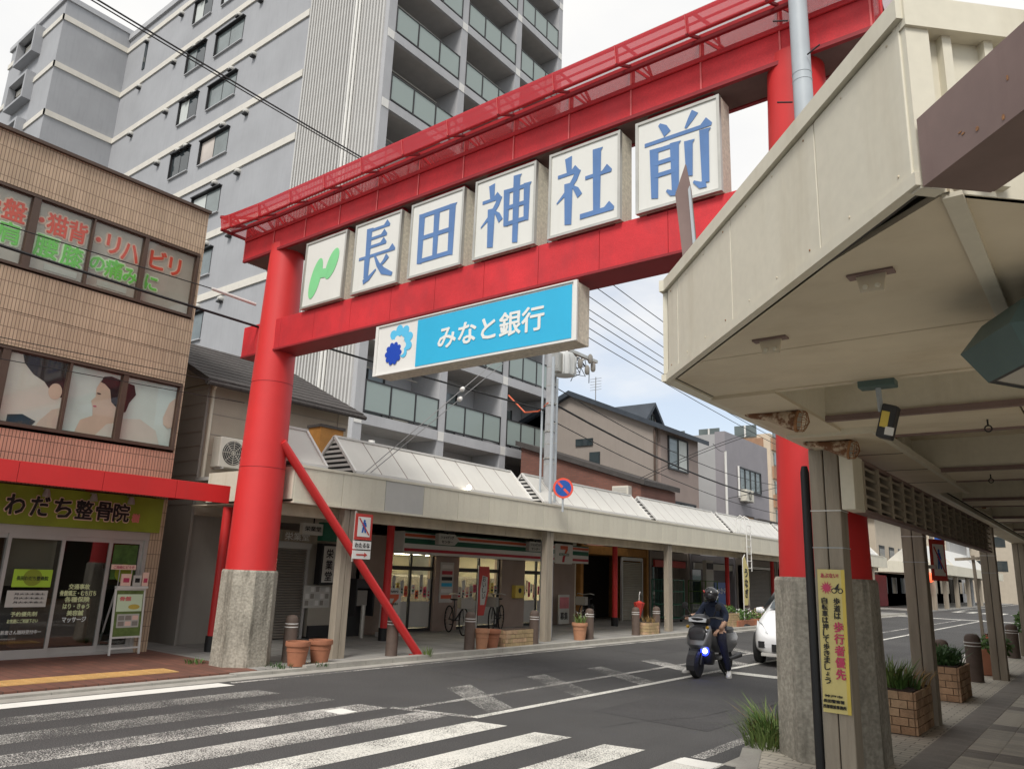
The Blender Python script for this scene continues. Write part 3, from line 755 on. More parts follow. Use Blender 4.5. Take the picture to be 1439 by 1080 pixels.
GLYPH = {
 '長': Vt(27, 46, 95) + H(27, 76, 93) + H(27, 70, 78) + H(27, 70, 64) + H(4, 94, 48) + Vt(27, 10, 46) + S([(20, 6), (34, 10), (52, 22)], [8, 8, 3]) + S([(46, 46), (56, 30), (70, 16), (95, 6)], [4, 8, 12, 6]) + S([(80, 40), (72, 32), (60, 25)], [11, 7, 3]),
 '田': Vt(15, 8, 88, 12) + Vt(85, 8, 88, 12) + Vt(50, 12, 86, 11) + h(15, 85, 87, 7) + h(15, 85, 50, 7) + h(15, 85, 13, 7),
 '神': neri() + Vt(54, 26, 80, 10) + Vt(93, 26, 80, 10) + Vt(73, -2, 97, 11) + h(54, 93, 79, 6) + h(54, 93, 54, 6) + h(54, 93, 30, 6),
 '社': neri() + Vt(72, 8, 94, 12) + H(52, 92, 60) + H(44, 96, 8, 7),
 '前': S([(24, 99), (31, 92), (36, 83)], [4, 10, 11]) + S([(76, 100), (69, 91), (62, 82)], [11, 8, 3]) + H(2, 95, 77) + Vt(17, 2, 66, 11) + h(17, 48, 65) + Vt(47, 4, 66, 11) + S([(47, 4), (40, 4), (34, 9)], [10, 7, 3]) + h(17, 47, 48) + h(17, 47, 32) + Vt(67, 18, 62, 10) + Vt(89, 4, 70, 11) + S([(89, 4), (81, 3), (72, 10)], [11, 8, 3]),
}
boxlab = ['white lit sign box bearing a green two leaf emblem, first in the red gate',
          'second sign box from the left in the red gate, white with blue character 長', 'third sign box from the left in the red gate, white with square blue character 田',
          'fourth sign box from the left in the red gate, white with blue character 神', 'second sign box from the right in the red gate, white with blue character 社',
          'white sign box with blue character 前, nearest the right pillar of the gate']
for i, ch in enumerate(' 長田神社前'):
    x0 = -9.83 + 1.207 * i; x1 = x0 + 1.0; z0, z1, yf = 5.515, 6.64, 6.925
    t = thing('sign_box', boxlab[i], 'sign', (x0, 7.0, z0), 'character boxes in the red gate')
    b = MB(); b.box(x0, x1, yf + 0.02, yf + 0.27, z0, z1); b.build('casing', 'box_side', t)
    b = MB(); b.box(x0 + 0.03, x1 - 0.03, yf + 0.006, yf + 0.02, z0 + 0.03, z1 - 0.03); b.build('face_panel', 'sign_white', t)
    b = MB(); f_ = 0.03
    b.box(x0 - 0.004, x0 + f_, yf - 0.01, yf + 0.04, z0 - 0.004, z1 + 0.004); b.box(x1 - f_, x1 + 0.004, yf - 0.01, yf + 0.04, z0 - 0.004, z1 + 0.004)
    b.box(x0 + f_, x1 - f_, yf - 0.009, yf + 0.039, z0 - 0.003, z0 + f_); b.box(x0 + f_, x1 - f_, yf - 0.009, yf + 0.039, z1 - f_, z1 + 0.003)
    b.build('steel_frame', 'steel', t)
    b = MB(); b.box(x0 + 0.1, x1 - 0.1, yf + 0.06, yf + 0.2, z0 - 0.03, z0 - 0.002); b.build('lower_bracket', 'red_dark', t)
    b = MB(); b.box(x0 + 0.1, x1 - 0.1, yf + 0.1, yf + 0.2, z1 + 0.006, z1 + 0.11); b.build('upper_bracket', 'red_dark', t)
    cc = (x0 + 0.5, yf + 0.006, (z0 + z1) / 2)
    if ch == ' ':
        e1 = ell(-0.19, -0.10, 0.125, 0.34, 24, -0.28); e2 = ell(0.19, 0.07, 0.12, 0.26, 24, -0.42)
        flat(e1, cc, '-Y', 'logo_green', t, 0.003, 'emblem'); flat(e2, cc, '-Y', 'logo_green', t, 0.0035, 'emblem')
        flat([(-0.12, 0.02), (-0.06, -0.12), (0.05, -0.13), (0.12, 0.0), (0.0, 0.03)], cc, '-Y', 'logo_green', t, 0.0045, 'emblem')
    else:
        ax, ay, an = FACE['-Y']; b = MB(); k = 0
        for st in GLYPH[ch]:
            c0 = Vector(cc) + an * (0.003 + 0.0004 * k); k += 1
            b.prism([c0 + ax * ((q[0] - 49) * 0.0083) + ay * ((q[1] - 50) * 0.0093) for q in st], an * 0.003)
        b.build('character', 'sign_blue', t)

# ---- bank sign under the lower beam
bs = thing('bank_sign', 'long blue and white bank sign box hung under the red gate', 'sign', (-7.9, 7.0, 4.18))
b = MB(); b.box(-7.92, -4.58, 6.93, 7.22, 4.165, 4.895); b.build('casing', 'box_side', bs, bevel=0.006)
b = MB(); b.box(-7.9, -4.6, 6.922, 6.93, 4.18, 4.88); b.build('face_panel', 'white', bs)
b = MB(); b.box(-7.13, -4.63, 6.914, 6.922, 4.205, 4.855); b.build('blue_panel', 'bank_blue', bs)
b = MB(); b.box(-7.95, -4.55, 6.9, 6.929, 4.165, 4.18); b.box(-7.95, -4.55, 6.9, 6.929, 4.88, 4.895); b.box(-7.95, -7.9, 6.9, 6.928, 4.18, 4.88); b.box(-4.6, -4.55, 6.9, 6.928, 4.18, 4.88); b.build('rim', 'white', bs)
for x in (-7.3, -5.2):
    b = MB(); b.box(x - 0.04, x + 0.04, 7.03, 7.11, 4.89, 4.97); b.build('hanger', 'red_dark', bs)
text('みなと銀行', (-5.87, 6.914, 4.53), '-Y', 'text_white', bs, h=0.32, w=1.72, bold=0.022, proud=0.004)
lc = (-7.5, 6.922, 4.53)
def petals(cx, cy, n, rad, pr, a0=0): return [ell(cx + rad * math.cos(a0 + 2 * PI * i / n), cy + rad * math.sin(a0 + 2 * PI * i / n), pr * 1.25, pr, 14, a0 + 2 * PI * i / n) for i in range(n)]
for i, p in enumerate(petals(0.04, 0.07, 9, 0.17, 0.068, 0.3)):
    if i not in (4, 5): flat(p, lc, '-Y', 'bank_light', bs, 0.003 + 0.0002 * i, 'emblem_petal')
for i, p in enumerate(petals(0.0, 0.0, 8, 0.10, 0.055, 0.1)): flat(p, lc, '-Y', 'white', bs, 0.0055 + 0.0002 * i, 'emblem_petal')
flat(ell(-0.07, -0.08, 0.115, 0.115), lc, '-Y', 'bank_dark', bs, 0.0078, 'emblem_petal')
for i, p in enumerate(petals(-0.07, -0.08, 10, 0.115, 0.042)): flat(p, lc, '-Y', 'bank_dark', bs, 0.008 + 0.0002 * i, 'emblem_petal')
# ================================================================ LEFT SIDE: clinic building
CXF = -13.0
cl = thing('clinic_building', 'tan tiled three storey clinic building with lettered windows and red awning', 'building', (CXF, 4, 0))
def wallstrip(b, y0, y1, z0, z1, x=CXF, d=0.25): b.box(x - d, x, y0, y1, z0, z1)
YB0, YB1 = -0.5, 6.88
b = MB(); wallstrip(b, YB0, YB1, 7.18, 8.02); wallstrip(b, YB0, YB1, 5.205, 5.88); wallstrip(b, YB0, YB1, 4.66, 5.195); wallstrip(b, 6.83, YB1, 5.88, 7.18); wallstrip(b, 6.85, YB1, 3.40, 4.66)
wallstrip(b, YB0, 2.2, 5.88, 7.18); wallstrip(b, YB0, 2.2, 3.40, 4.66)
b.build('tile_wall', 'tan_tile', cl)
b = MB(); wallstrip(b, YB0, YB1, 2.6, 3.40); b.build('tile_wall_lower', 'tan_tile_red', cl)
b = MB(); wallstrip(b, 6.66, YB1, 0.06, 2.6); b.build('corner_pier', 'tan_tile', cl)
b = MB(); b.box(-22, -13.26, YB1 - 0.22, YB1 - 0.02, 0.06, 8.0); b.box(-22, -13.26, YB0, YB0 + 0.2, 0.06, 8.0); b.box(-22, -21.8, YB0 + 0.2, YB1 - 0.22, 0.06, 8); b.build('side_wall', 'tan_tile_side', cl)
b = MB(); b.box(-22, -13.3, YB0 + 0.2, YB1 - 0.22, 7.7, 7.85); b.box(-22, -13.26, YB0 + 0.2, YB1 - 0.22, 2.65, 2.8); b.build('roof', 'concrete_plain', cl)
b = MB(); b.box(-13.3, -12.94, YB0, YB1 + 0.02, 8.02, 8.075); b.build('coping', 'bronze', cl)
b = MB(); wallstrip(b, YB0, YB1, 5.195, 5.205, CXF - 0.01); b.build('groove', 'seam', cl)
def window_row(z0, z1, edges, panemat):
    b = MB(); fr = 0.035
    b.box(CXF - 0.1, CXF + 0.025, 2.2, edges[-1][1] + 0.05, z0 - 0.045, z0); b.box(CXF - 0.1, CXF + 0.02, 2.2, edges[-1][1] + 0.05, z1, z1 + 0.04)
    prev = 2.2
    for y0, y1 in edges:
        b.box(CXF - 0.1, CXF + 0.012, prev + 0.001, y0, z0, z1); prev = y1
    b.box(CXF - 0.1, CXF + 0.012, prev, prev + 0.045, z0, z1)
    fo = b.build('window_frame', 'bronze', cl)
    res = []
    for y0, y1 in edges:
        w = MB(); w.box(CXF - 0.075, CXF - 0.06, y0, y1, z0, z1); res.append(w.build('window_pane', panemat, cl))
        w = MB()
        for yy in (y0, y1 - 0.02): w.box(CXF - 0.06, CXF - 0.035, yy, yy + 0.02, z0, z1)
        w.box(CXF - 0.06, CXF - 0.035, y0 + 0.02, y1 - 0.02, z0, z0 + 0.02); w.box(CXF - 0.06, CXF - 0.035, y0 + 0.02, y1 - 0.02, z1 - 0.02, z1)
        w.build('sash', 'bronze', res[-1])
        w = MB(); w.box(CXF - 0.040, CXF - 0.036, y0, y1, z0, z1); w.build('glazing', 'glass_clear', res[-1])
    return res
p3 = window_row(5.95, 7.12, [(2.3, 3.1), (3.13, 3.96), (4.07, 4.9), (4.93, 5.78), (5.85, 6.77)], 'blind')
XP = CXF - 0.06
def otext(s, y, z, hgt, wid, m1, m2, par):
    hgt *= 1.12; wid *= 1.12
    text(s, (XP, y, z), '+X', m2, par, h=hgt + 0.055, w=wid + 0.055, bold=0.085, proud=0.003)
    text(s, (XP, y, z), '+X', m1, par, h=hgt, w=wid, bold=0.024, proud=0.012)
otext('骨', 3.38, 6.80, 0.30, 0.30, 'red_text', 'peach', p3[1]); otext('盤', 3.75, 6.80, 0.32, 0.30, 'red_text', 'peach', p3[1])
otext('・', 4.14, 6.80, 0.08, 0.08, 'red_text', 'peach', p3[2]); otext('猫', 4.38, 6.80, 0.33, 0.29, 'red_text', 'peach', p3[2]); otext('背', 4.70, 6.80, 0.33, 0.27, 'red_text', 'peach', p3[2])
otext('・', 5.03, 6.80, 0.08, 0.08, 'red_text', 'peach', p3[3]); otext('リ', 5.28, 6.80, 0.30, 0.20, 'red_text', 'peach', p3[3]); otext('ハ', 5.58, 6.76, 0.29, 0.27, 'red_text', 'peach', p3[3])
otext('ビ', 6.08, 6.80, 0.32, 0.27, 'red_text', 'peach', p3[4]); otext('リ', 6.40, 6.78, 0.30, 0.20, 'red_text', 'peach', p3[4])
otext('肩', 3.72, 6.42, 0.32, 0.28, 'green_text', 'pale_green', p3[1])
otext('腰', 4.28, 6.38, 0.33, 0.32, 'green_text', 'pale_green', p3[2]); otext('膝', 4.68, 6.36, 0.33, 0.30, 'green_text', 'pale_green', p3[2])
otext('の', 5.08, 6.38, 0.22, 0.22, 'green_text', 'pale_green', p3[3]); otext('痛', 5.36, 6.38, 0.30, 0.28, 'green_text', 'pale_green', p3[3]); otext('み', 5.64, 6.34, 0.24, 0.22, 'green_text', 'pale_green', p3[3])
otext('に', 6.02, 6.34, 0.24, 0.20, 'green_text', 'pale_green', p3[4])
for (y0, y1, par) in ((4.25, 4.85, p3[2]), (5.0, 5.75, p3[3])): flat(rect(-0.25, 0.25, -0.05, 0.05), (XP, (y0 + y1) / 2, 6.06), '+X', 'paper', par, 0.002)
p2 = window_row(3.49, 4.60, [(2.3, 3.1), (3.13, 3.96), (4.07, 4.93), (4.97, 5.79), (5.88, 6.80)], 'print_teal')
# printed picture on the first floor panes: a therapist bending over a resting client
def pic(par, pts, m_, k=1): flat(pts, (XP, 0, 0), '+X', m_, par, 0.001 + 0.002 * k, 'window_print', 0.0015)
pic(p2[1], rect(3.14, 3.95, 3.5, 4.59), 'robe_white', 1)
pic(p2[2], rect(4.08, 4.92, 3.5, 4.59), 'robe_white', 1)
pic(p2[2], [(4.25, 4.59), (4.92, 4.59), (4.92, 4.02), (4.80, 4.02), (4.62, 4.22), (4.45, 4.30), (4.30, 4.45)], 'print_hair', 2)
pic(p2[2], ell(4.80, 4.10, 0.10, 0.13), 'print_skin', 3)
pic(p2[2], [(4.60, 3.5), (4.92, 3.5), (4.92, 3.86), (4.80, 3.80), (4.66, 3.62)], 'print_skin', 2)
pic(p2[2], [(4.2, 3.5), (4.55, 3.5), (4.6, 3.58), (4.4, 3.66), (4.2, 3.62)], 'print_hair', 3)
pic(p2[3], [(5.18, 3.5), (5.24, 3.72), (5.42, 3.82), (5.40, 3.95), (5.36, 4.06), (5.42, 4.14), (5.41, 4.28), (5.46, 4.42), (5.56, 4.46), (5.78, 4.40), (5.78, 3.5)], 'print_skin', 2)
pic(p2[3], [(5.46, 4.40), (5.50, 4.50), (5.62, 4.53), (5.78, 4.50), (5.78, 4.02), (5.68, 4.10), (5.63, 4.30), (5.53, 4.38)], 'print_hair', 3)
pic(p2[3], [(4.98, 3.5), (5.5, 3.5), (5.66, 3.72), (5.78, 3.76), (5.78, 3.5)], 'robe_white', 4)
pic(p2[3], ell(5.46, 4.20, 0.035, 0.012), 'print_hair', 4); pic(p2[3], ell(5.43, 3.98, 0.03, 0.012), 'magenta', 4)
pic(p2[4], [(5.89, 4.48), (6.02, 4.46), (6.07, 4.30), (5.98, 4.15), (5.94, 3.98), (5.89, 3.95)], 'print_hair', 2)
pic(p2[4], [(6.60, 4.0), (6.68, 4.28), (6.79, 4.40), (6.79, 3.85), (6.70, 3.82), (6.62, 3.88)], 'print_skin', 2)
pic(p2[4], [(5.89, 3.5), (6.60, 3.5), (6.50, 3.75), (6.2, 3.9), (5.89, 3.85)], 'robe_white', 3)
# name board, doors, awning
sb = empty_part('name_board', cl)
b = MB(); b.box(CXF, CXF + 0.06, 1.5, 6.78, 2.0, 2.58); b.build('board', 'lime', sb, bevel=0.005)
xs_ = CXF + 0.06
for ch, y in zip('わだち整骨院', (4.50, 4.84, 5.17, 5.49, 5.80, 6.08)):
    text(ch, (xs_, y, 2.29), '+X', 'peach', sb, h=0.335, w=0.30, bold=0.055, proud=0.003); text(ch, (xs_, y, 2.29), '+X', 'text_black', sb, h=0.305, w=0.27, bold=0.029, proud=0.012)
text('長', (xs_, 3.8, 2.29), '+X', 'text_black', sb, h=0.305, w=0.27, bold=0.029, proud=0.012); text('田', (xs_, 4.14, 2.29), '+X', 'text_black', sb, h=0.28, w=0.26, bold=0.03, proud=0.011)
text('樹', (xs_, 6.33, 2.22), '+X', 'pink_text', sb, h=0.15, w=0.14, bold=0.05, proud=0.006)
for y in (4.85, 5.55, 6.15):
    b = MB(); b.lathe((CXF + 0.20, y, 2.50), [(0.03, 0.05), (0.05, -0.01), (0.06, -0.07)], 12); b.bar((CXF + 0.06, y, 2.56), (CXF + 0.2, y, 2.54), 0.02); b.build('spotlight', 'aluminium', sb, smooth=True)
XD = CXF - 0.05
b = MB()
b.box(XD - 0.08, XD + 0.03, 1.5, 6.66, 1.87, 2.0); b.box(XD - 0.08, XD + 0.04, 1.5, 6.66, 0.06, 0.10); b.box(XD - 0.08, XD + 0.02, 6.60, 6.66, 0.10, 1.87); b.box(XD - 0.08, XD + 0.02, 1.5, 1.6, 0.10, 1.87)
b.build('door_frame', 'aluminium', cl)
def sdoor(y0, y1, dx):
    d = MB(); x = XD + dx; t = 0.05
    d.box(x - 0.02, x + 0.02, y0, y0 + t, 0.10, 1.87); d.box(x - 0.02, x + 0.02, y1 - t, y1, 0.10, 1.87); d.box(x - 0.019, x + 0.019, y0 + t, y1 - t, 0.10, 0.19); d.box(x - 0.019, x + 0.019, y0 + t, y1 - t, 1.80, 1.87)
    do = d.build('sliding_door', 'aluminium', cl)
    q = MB(); q.box(x - 0.004, x + 0.004, y0 + t, y1 - t, 0.19, 1.80); q.build('pane', 'glass', do)
    return do, x + 0.004
d0, xa = sdoor(3.75, 4.57, -0.03); d1, xb = sdoor(4.52, 5.33, 0.02); d2, xc = sdoor(5.30, 6.08, -0.03); d3, xd = sdoor(6.05, 6.60, -0.055)
flat(rect(-0.27, 0.27, -0.13, 0.13), (xb, 4.95, 1.22), '+X', 'lime_bright', d1, 0.002, 'door_sticker'); text('長田わだち整骨院', (xb, 4.95, 1.22), '+X', 'text_black', d1, w=0.44, h=0.065, proud=0.009)
flat(ell(0, 0, 0.13, 0.125), (xb, 4.95, 1.23), '+X', 'lime', d1, 0.0052, 'door_sticker')
flat(rect(-0.28, 0.28, -0.12, 0.12), (xb, 4.92, 0.92), '+X', 'paper', d1, 0.002, 'door_sticker')
for k in range(3): text('月火水木金土', (xb, 4.95, 0.99 - 0.06 * k), '+X', 'text_black', d1, w=0.42, h=0.03, proud=0.007)
text('予約優先制', (xb, 4.92, 0.70), '+X', 'cream_text', d1, w=0.36, h=0.07, bold=0.02); text('お気軽にご相談下さい', (xb, 4.92, 0.60), '+X', 'cream_text', d1, w=0.42, h=0.06, bold=0.02)
text('ー新患さん随時受付中ー', (xb, 4.90, 0.44), '+X', 'text_white', d1, w=0.60, h=0.06, bold=0.01)
for s, z, w in (('交通事故', 1.10, 0.32), ('骨盤矯正・むち打ち', 1.00, 0.55), ('各種保険', 0.905, 0.38), ('はり・きゅう', 0.80, 0.40), ('美容鍼', 0.70, 0.25), ('マッサージ', 0.60, 0.36)):
    text(s, (xc, 5.67, z), '+X', 'cream_text' if s != 'マッサージ' else 'text_white', d2, w=w, h=0.085, bold=0.03)
flat(rect(-0.2, 0.2, -0.28, 0.28), (xd, 6.33, 1.50), '+X', 'leaf', d3, 0.002, 'door_sticker'); flat(ell(0, 0, 0.15, 0.15), (xd, 6.35, 1.32), '+X', 'lime', d3, 0.006, 'door_sticker')
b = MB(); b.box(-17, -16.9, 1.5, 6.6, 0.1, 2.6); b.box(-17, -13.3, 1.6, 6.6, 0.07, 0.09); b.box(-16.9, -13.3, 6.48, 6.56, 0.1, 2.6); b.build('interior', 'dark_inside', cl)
b = MB(); b.box(-13.22, -13.2, 4.6, 5.28, 1.1, 1.85); b.build('roller_blind', 'peach', cl)
b = MB(); b.box(-14.5, -14.2, 5.3, 6.4, 0.1, 0.85); b.box(-15.2, -15.0, 4.5, 5.2, 0.1, 1.9); b.build('reception_desk', 'terracotta', cl)
aw = empty_part('awning', cl)
ax0 = -11.36
prev = -0.5
for yy in (0.6, 1.7, 2.8, 3.9, 5.0, 6.1, 7.02):
    b = MB(); b.box(ax0, ax0 + 0.04, prev + 0.003, yy - 0.003, 2.49, 2.77); b.build('awning_panel', 'red', aw, bevel=0.003); prev = yy
b = MB(); b.box(-12.98, ax0, -0.5, 7.02, 2.70, 2.76); b.build('awning_roof', 'red_dark', aw)
for y in (1.0, 2.5, 4.0, 5.5, 6.9):
    b = MB(); b.box(-12.98, ax0, y - 0.03, y + 0.03, 2.58, 2.70); b.build('awning_joist', 'red_dark', aw)
# A-board in front of the clinic
ab = thing('a_frame_sign', 'white A-frame notice board with green poster standing by the clinic door', 'sign', (-12.8, 6.45, 0.06))
def AP(u_, v): # u across (0..1), v up (0..1)
    return Vector((-12.78 - 0.10 * v, 6.16 + 0.50 * u_, 0.06 + 1.02 * v)) + Vector((-0.05 * u_, 0, 0))
b = MB()
for u_ in (0, 1): b.bar(AP(u_, 0), AP(u_, 1), 0.028)
b.bar(AP(0, 0.10), AP(1, 0.10), 0.025); b.bar(AP(0, 0.26), AP(1, 0.26), 0.03); b.bar(AP(0, 0.99), AP(1, 0.99), 0.03)
b.build('frame', 'white', ab)
b = MB()
for u_ in (0, 1): b.bar(AP(u_, 0.98), AP(u_, 0) + Vector((-0.45, 0, 0)), 0.022)
b.build('rear_leg', 'aluminium', ab)
nA = (AP(1, 0) - AP(0, 0)).normalized(); uA = (AP(0, 1) - AP(0, 0)).normalized(); FA = (nA, uA, nA.cross(uA))
ca = AP(0.5, 0.62)
flat(rect(-0.235, 0.235, -0.36, 0.36), ca, FA, 'leaf_light', ab, 0.006, 'poster'); flat(rect(-0.19, 0.19, -0.22, -0.01), ca, FA, 'paper', ab, 0.012, 'poster'); flat(rect(-0.22, 0.22, 0.03, 0.30), ca, FA, 'pale_green', ab, 0.012, 'poster')
for i in range(3):
    for j in range(2): flat(rect(-0.05, 0.05, -0.035, 0.035), ca + nA * (-0.12 + 0.12 * i) + uA * (-0.07 - 0.09 * j), FA, ('house_grey', 'house_brown', 'peach')[(i + j) % 3], ab, 0.017, 'poster_photo')
flat(ell(0.08, 0.1, 0.10, 0.04), ca, FA, 'yellow', ab, 0.017, 'poster_photo'); text('骨盤', ca + uA * 0.23 - nA * 0.08, FA, 'pink_text', ab, h=0.07, w=0.2, bold=0.03, proud=0.018)
lr = thing('leaflet_rack', 'rack of pink leaflets fixed above the A-frame board', 'leaflet rack', (-12.9, 6.45, 1.08))
b = MB(); b.box(-12.95, -12.86, 6.17, 6.68, 1.085, 1.12); b.build('tray', 'white', lr)
for i, (y, w, h_, m_) in enumerate(((6.22, 0.16, 0.19, 'peach'), (6.42, 0.13, 0.17, 'paper'), (6.57, 0.10, 0.22, 'peach'))):
    b = MB(); b.box(-12.9, -12.87, y, y + w, 1.125, 1.125 + h_); q = b.build('leaflet', m_, lr); flat(rect(-w * 0.3, w * 0.3, 0.02, 0.09), (-12.87, y + w / 2, 1.16), '+X', 'text_black' if i == 1 else 'magenta', q, 0.002)
b = MB(); b.box(-12.93, -12.91, 6.05, 6.45, 1.38, 1.46); q = b.build('header_card', 'peach', lr); text('ご自由にどうぞ', (-12.91, 6.25, 1.42), '+X', 'magenta', q, w=0.34, h=0.05)
b = MB(); b.bar((-12.93, 6.2, 1.12), (-12.93, 6.2, 1.4), 0.012); b.bar((-12.93, 6.4, 1.12), (-12.93, 6.4, 1.4), 0.012); b.build('stand', 'aluminium', lr)

# ================================================================ low house with the confectionery shop
ho = thing('low_house', 'cream two storey house with dark shingle roof behind the left red pillar', 'house', (-13.6, 9.5, 0.06))
b = MB(); b.box(-19, -13.6, 7.75, 11.2, 2.4, 4.95); b.build('upper_wall', 'house_cream', ho)
b = MB()
for z in (3.55, 3.95, 4.35, 4.7): b.box(-13.602, -13.592, 7.75, 11.2, z - 0.006, z + 0.006)
for y in (9.4, 10.9): b.box(-13.602, -13.590, y - 0.006, y + 0.006, 3.1, 4.95)
b.build('siding_joint', 'house_grey', ho)
b = MB(); b.box(-19, -13.62, 7.70, 7.75, 0.06, 4.9); b.build('side_wall', 'house_grey', ho)
b = MB()
for z in [2.6 + 0.28 * i for i in range(9)]: b.box(-19, -13.62, 7.69, 7.70, z - 0.008, z + 0.008)
b.build('side_siding_joint', 'house_brown', ho)
b = MB(); b.tube([(-13.57, 7.79, 4.9), (-13.57, 7.79, 3.1)], 0.035, 8); b.tube([(-13.35, 7.75, 4.98), (-13.57, 7.79, 4.82)], 0.03, 8); b.build('downpipe', 'cream', ho, smooth=True)
rf = empty_part('roof', ho)
b = MB(); b.prism([(-13.25, 7.5, 4.93), (-16.5, 7.5, 6.46), (-19.6, 7.5, 4.95), (-19.6, 7.5, 4.85), (-16.5, 7.5, 6.34), (-13.25, 7.5, 4.83)], (0, 3.85, 0)); b.build('roof_deck', 'roof_dark', rf)
for i in range(11):
    t0 = i / 11; b = MB(); x = -13.27 - 3.2 * t0; z = 4.945 + 1.507 * t0
    b.prism([(x, 7.49, z), (x - 0.31, 7.49, z + 0.145), (x - 0.31, 7.49, z + 0.155), (x, 7.49, z + 0.022)], (0, 3.87, 0)); b.build('shingle_course', 'roof_dark', rf)
b = MB(); b.tube([(-13.22, 7.45, 4.86), (-13.22, 11.38, 4.86)], 0.05, 8); b.box(-13.34, -13.24, 7.45, 11.38, 4.84, 4.93); b.build('gutter', 'roof_dark', rf)
b = MB(); b.prism([(-13.6, 7.72, 4.95), (-16.5, 7.72, 6.2), (-19, 7.72, 4.95)], (0, 0.05, 0)); b.prism([(-13.6, 11.15, 4.95), (-16.5, 11.15, 6.2), (-19, 11.15, 4.95)], (0, 0.05, 0)); b.build('gable', 'house_grey', ho)
# ground floor of the shop
b = MB(); b.box(-14.2, -13.75, 7.72, 9.75, 0.06, 2.4); b.build('alley_wall', 'house_grey', ho)
b = MB(); b.box(-14.3, -13.9, 9.75, 12.08, 0.06, 2.4); b.build('shop_wall', 'house_brown', ho)
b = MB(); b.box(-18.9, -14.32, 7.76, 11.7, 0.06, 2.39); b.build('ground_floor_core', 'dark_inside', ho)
b = MB()
for k in range(34): z = 0.08 + k * 0.053; b.prism([(-13.72, 9.72, z), (-13.69, 9.72, z + 0.012), (-13.69, 9.72, z + 0.04), (-13.72, 9.72, z + 0.05)], (0, 0.75, 0))
stuff(b.build('shutter_slat', 'shutter', ho))
b = MB(); b.box(-13.74, -13.66, 9.66, 9.72, 0.06, 1.93); b.box(-13.74, -13.66, 10.47, 10.53, 0.06, 1.93); b.box(-13.76, -13.62, 9.66, 10.53, 1.88, 2.02); b.build('shutter_frame', 'aluminium', ho)
b = MB(); b.box(-13.8, -13.62, 10.6, 11.4, 0.1, 0.7); b.box(-13.85, -13.7, 10.55, 11.4, 0.7, 2.1); b.build('shop_panel', 'shutter_pale', ho)
b = MB(); b.box(-13.61, -13.55, 10.6, 11.3, 0.08, 0.32); b.build('vent_grille', 'black_metal', ho)
hs = thing('carved_sign', 'grey carved signboard with white characters above the shutter', 'sign', (-13.6, 10.15, 2.0))
b = MB(); b.prism([(-13.6, 9.55, 2.03), (-13.6, 10.6, 2.0), (-13.6, 10.62, 2.22), (-13.6, 9.57, 2.26)], (0.05, 0, 0)); b.build('board', 'wood_post', hs); text('栄業堂', (-13.55, 10.08, 2.13), '+X', 'text_white', hs, w=0.62, h=0.16)
vsn = thing('vertical_shop_sign', 'black framed white upright shop sign with brush characters', 'sign', (-13.5, 10.95, 1.2))
b = MB(); b.box(-13.6, -13.42, 10.66, 11.2, 1.16, 2.02); b.build('case', 'black', vsn); b = MB(); b.box(-13.42, -13.41, 10.71, 11.15, 1.21, 1.97); b.build('face_panel', 'paper', vsn)
vtext('栄業堂', (-13.41, 10.87, 1.93), '+X', 'text_black', vsn, 0.2, 0.235, bold=0.02); vtext('和菓子', (-13.41, 11.07, 1.93), '+X', 'text_black', vsn, 0.09)
nb = thing('notice_sheet', 'white calendar notice pasted on the wall below the upright sign', 'notice', (-13.6, 10.8, 0.7))
b = MB(); b.box(-13.615, -13.6, 10.43, 11.12, 0.68, 1.14); b.build('sheet', 'paper', nb)
for i in range(5):
    for j in range(3): flat(rect(-0.045, 0.045, -0.05, 0.05), (-13.6, 10.52 + 0.13 * i, 0.78 + 0.14 * j), '+X', ('house_grey', 'white', 'cream_grey')[(i * 2 + j) % 3], nb, 0.001, 'printed_box')
hang = thing('hanging_shop_sign', 'small white hanging sign with green lamp box under the left arcade', 'sign', (-12.8, 10.2, 2.1))
b = MB(); b.box(-12.85, -12.75, 9.6, 10.1, 2.15, 2.38); b.build('panel', 'paper', hang); b = MB(); b.box(-12.9, -12.7, 10.1, 10.55, 2.05, 2.42); b.build('lamp_box', 'store_green', hang); b = MB(); b.bar((-12.8, 9.9, 2.38), (-12.8, 9.9, 2.55), 0.02); b.build('hanger', 'black', hang)
text('栄業堂', (-12.75, 9.85, 2.27), '+X', 'text_black', hang, w=0.4, h=0.1)
acu = thing('air_conditioner', 'beige outdoor air conditioner unit on the cream house wall', 'air conditioner', (-13.3, 8.1, 3.3))
def ac_unit(t, x, y0, y1, z0, z1, d=0.28):
    b = MB(); b.box(x, x + d, y0, y1, z0, z1); b.build('casing', 'ac_white', t, bevel=0.015)
    cy, cz, r = y0 + (y1 - y0) * 0.46, (z0 + z1) / 2, (z1 - z0) * 0.40
    b = MB(); b.lathe((x + d, cy, cz), [(r, 0.0), (r, 0.004), (0.001, 0.004)], 28, ax=(1, 0, 0)); f = b.build('fan_opening', 'black_metal', t)
    b = MB()
    for k in range(1, 6): b.tube([(x + d + 0.01, cy + r * k / 5.5 * math.cos(a * PI / 10), cz + r * k / 5.5 * math.sin(a * PI / 10)) for a in range(21)], 0.004, 4)
    for a in range(8): b.bar((x + d + 0.012, cy, cz), (x + d + 0.012, cy + r * math.cos(a * PI / 4), cz + r * math.sin(a * PI / 4)), 0.006)
    b.build('fan_guard', 'ac_white', f)
    b = MB(); b.bar((x - 0.1, y0 + 0.08, z0 - 0.02), (x + d + 0.05, y0 + 0.08, z0 - 0.02), 0.03); b.bar((x - 0.1, y1 - 0.08, z0 - 0.02), (x + d + 0.05, y1 - 0.08, z0 - 0.02), 0.03); b.build('bracket', 'aluminium', t)
ac_unit(acu, -13.6, 7.93, 8.56, 3.32, 3.90)
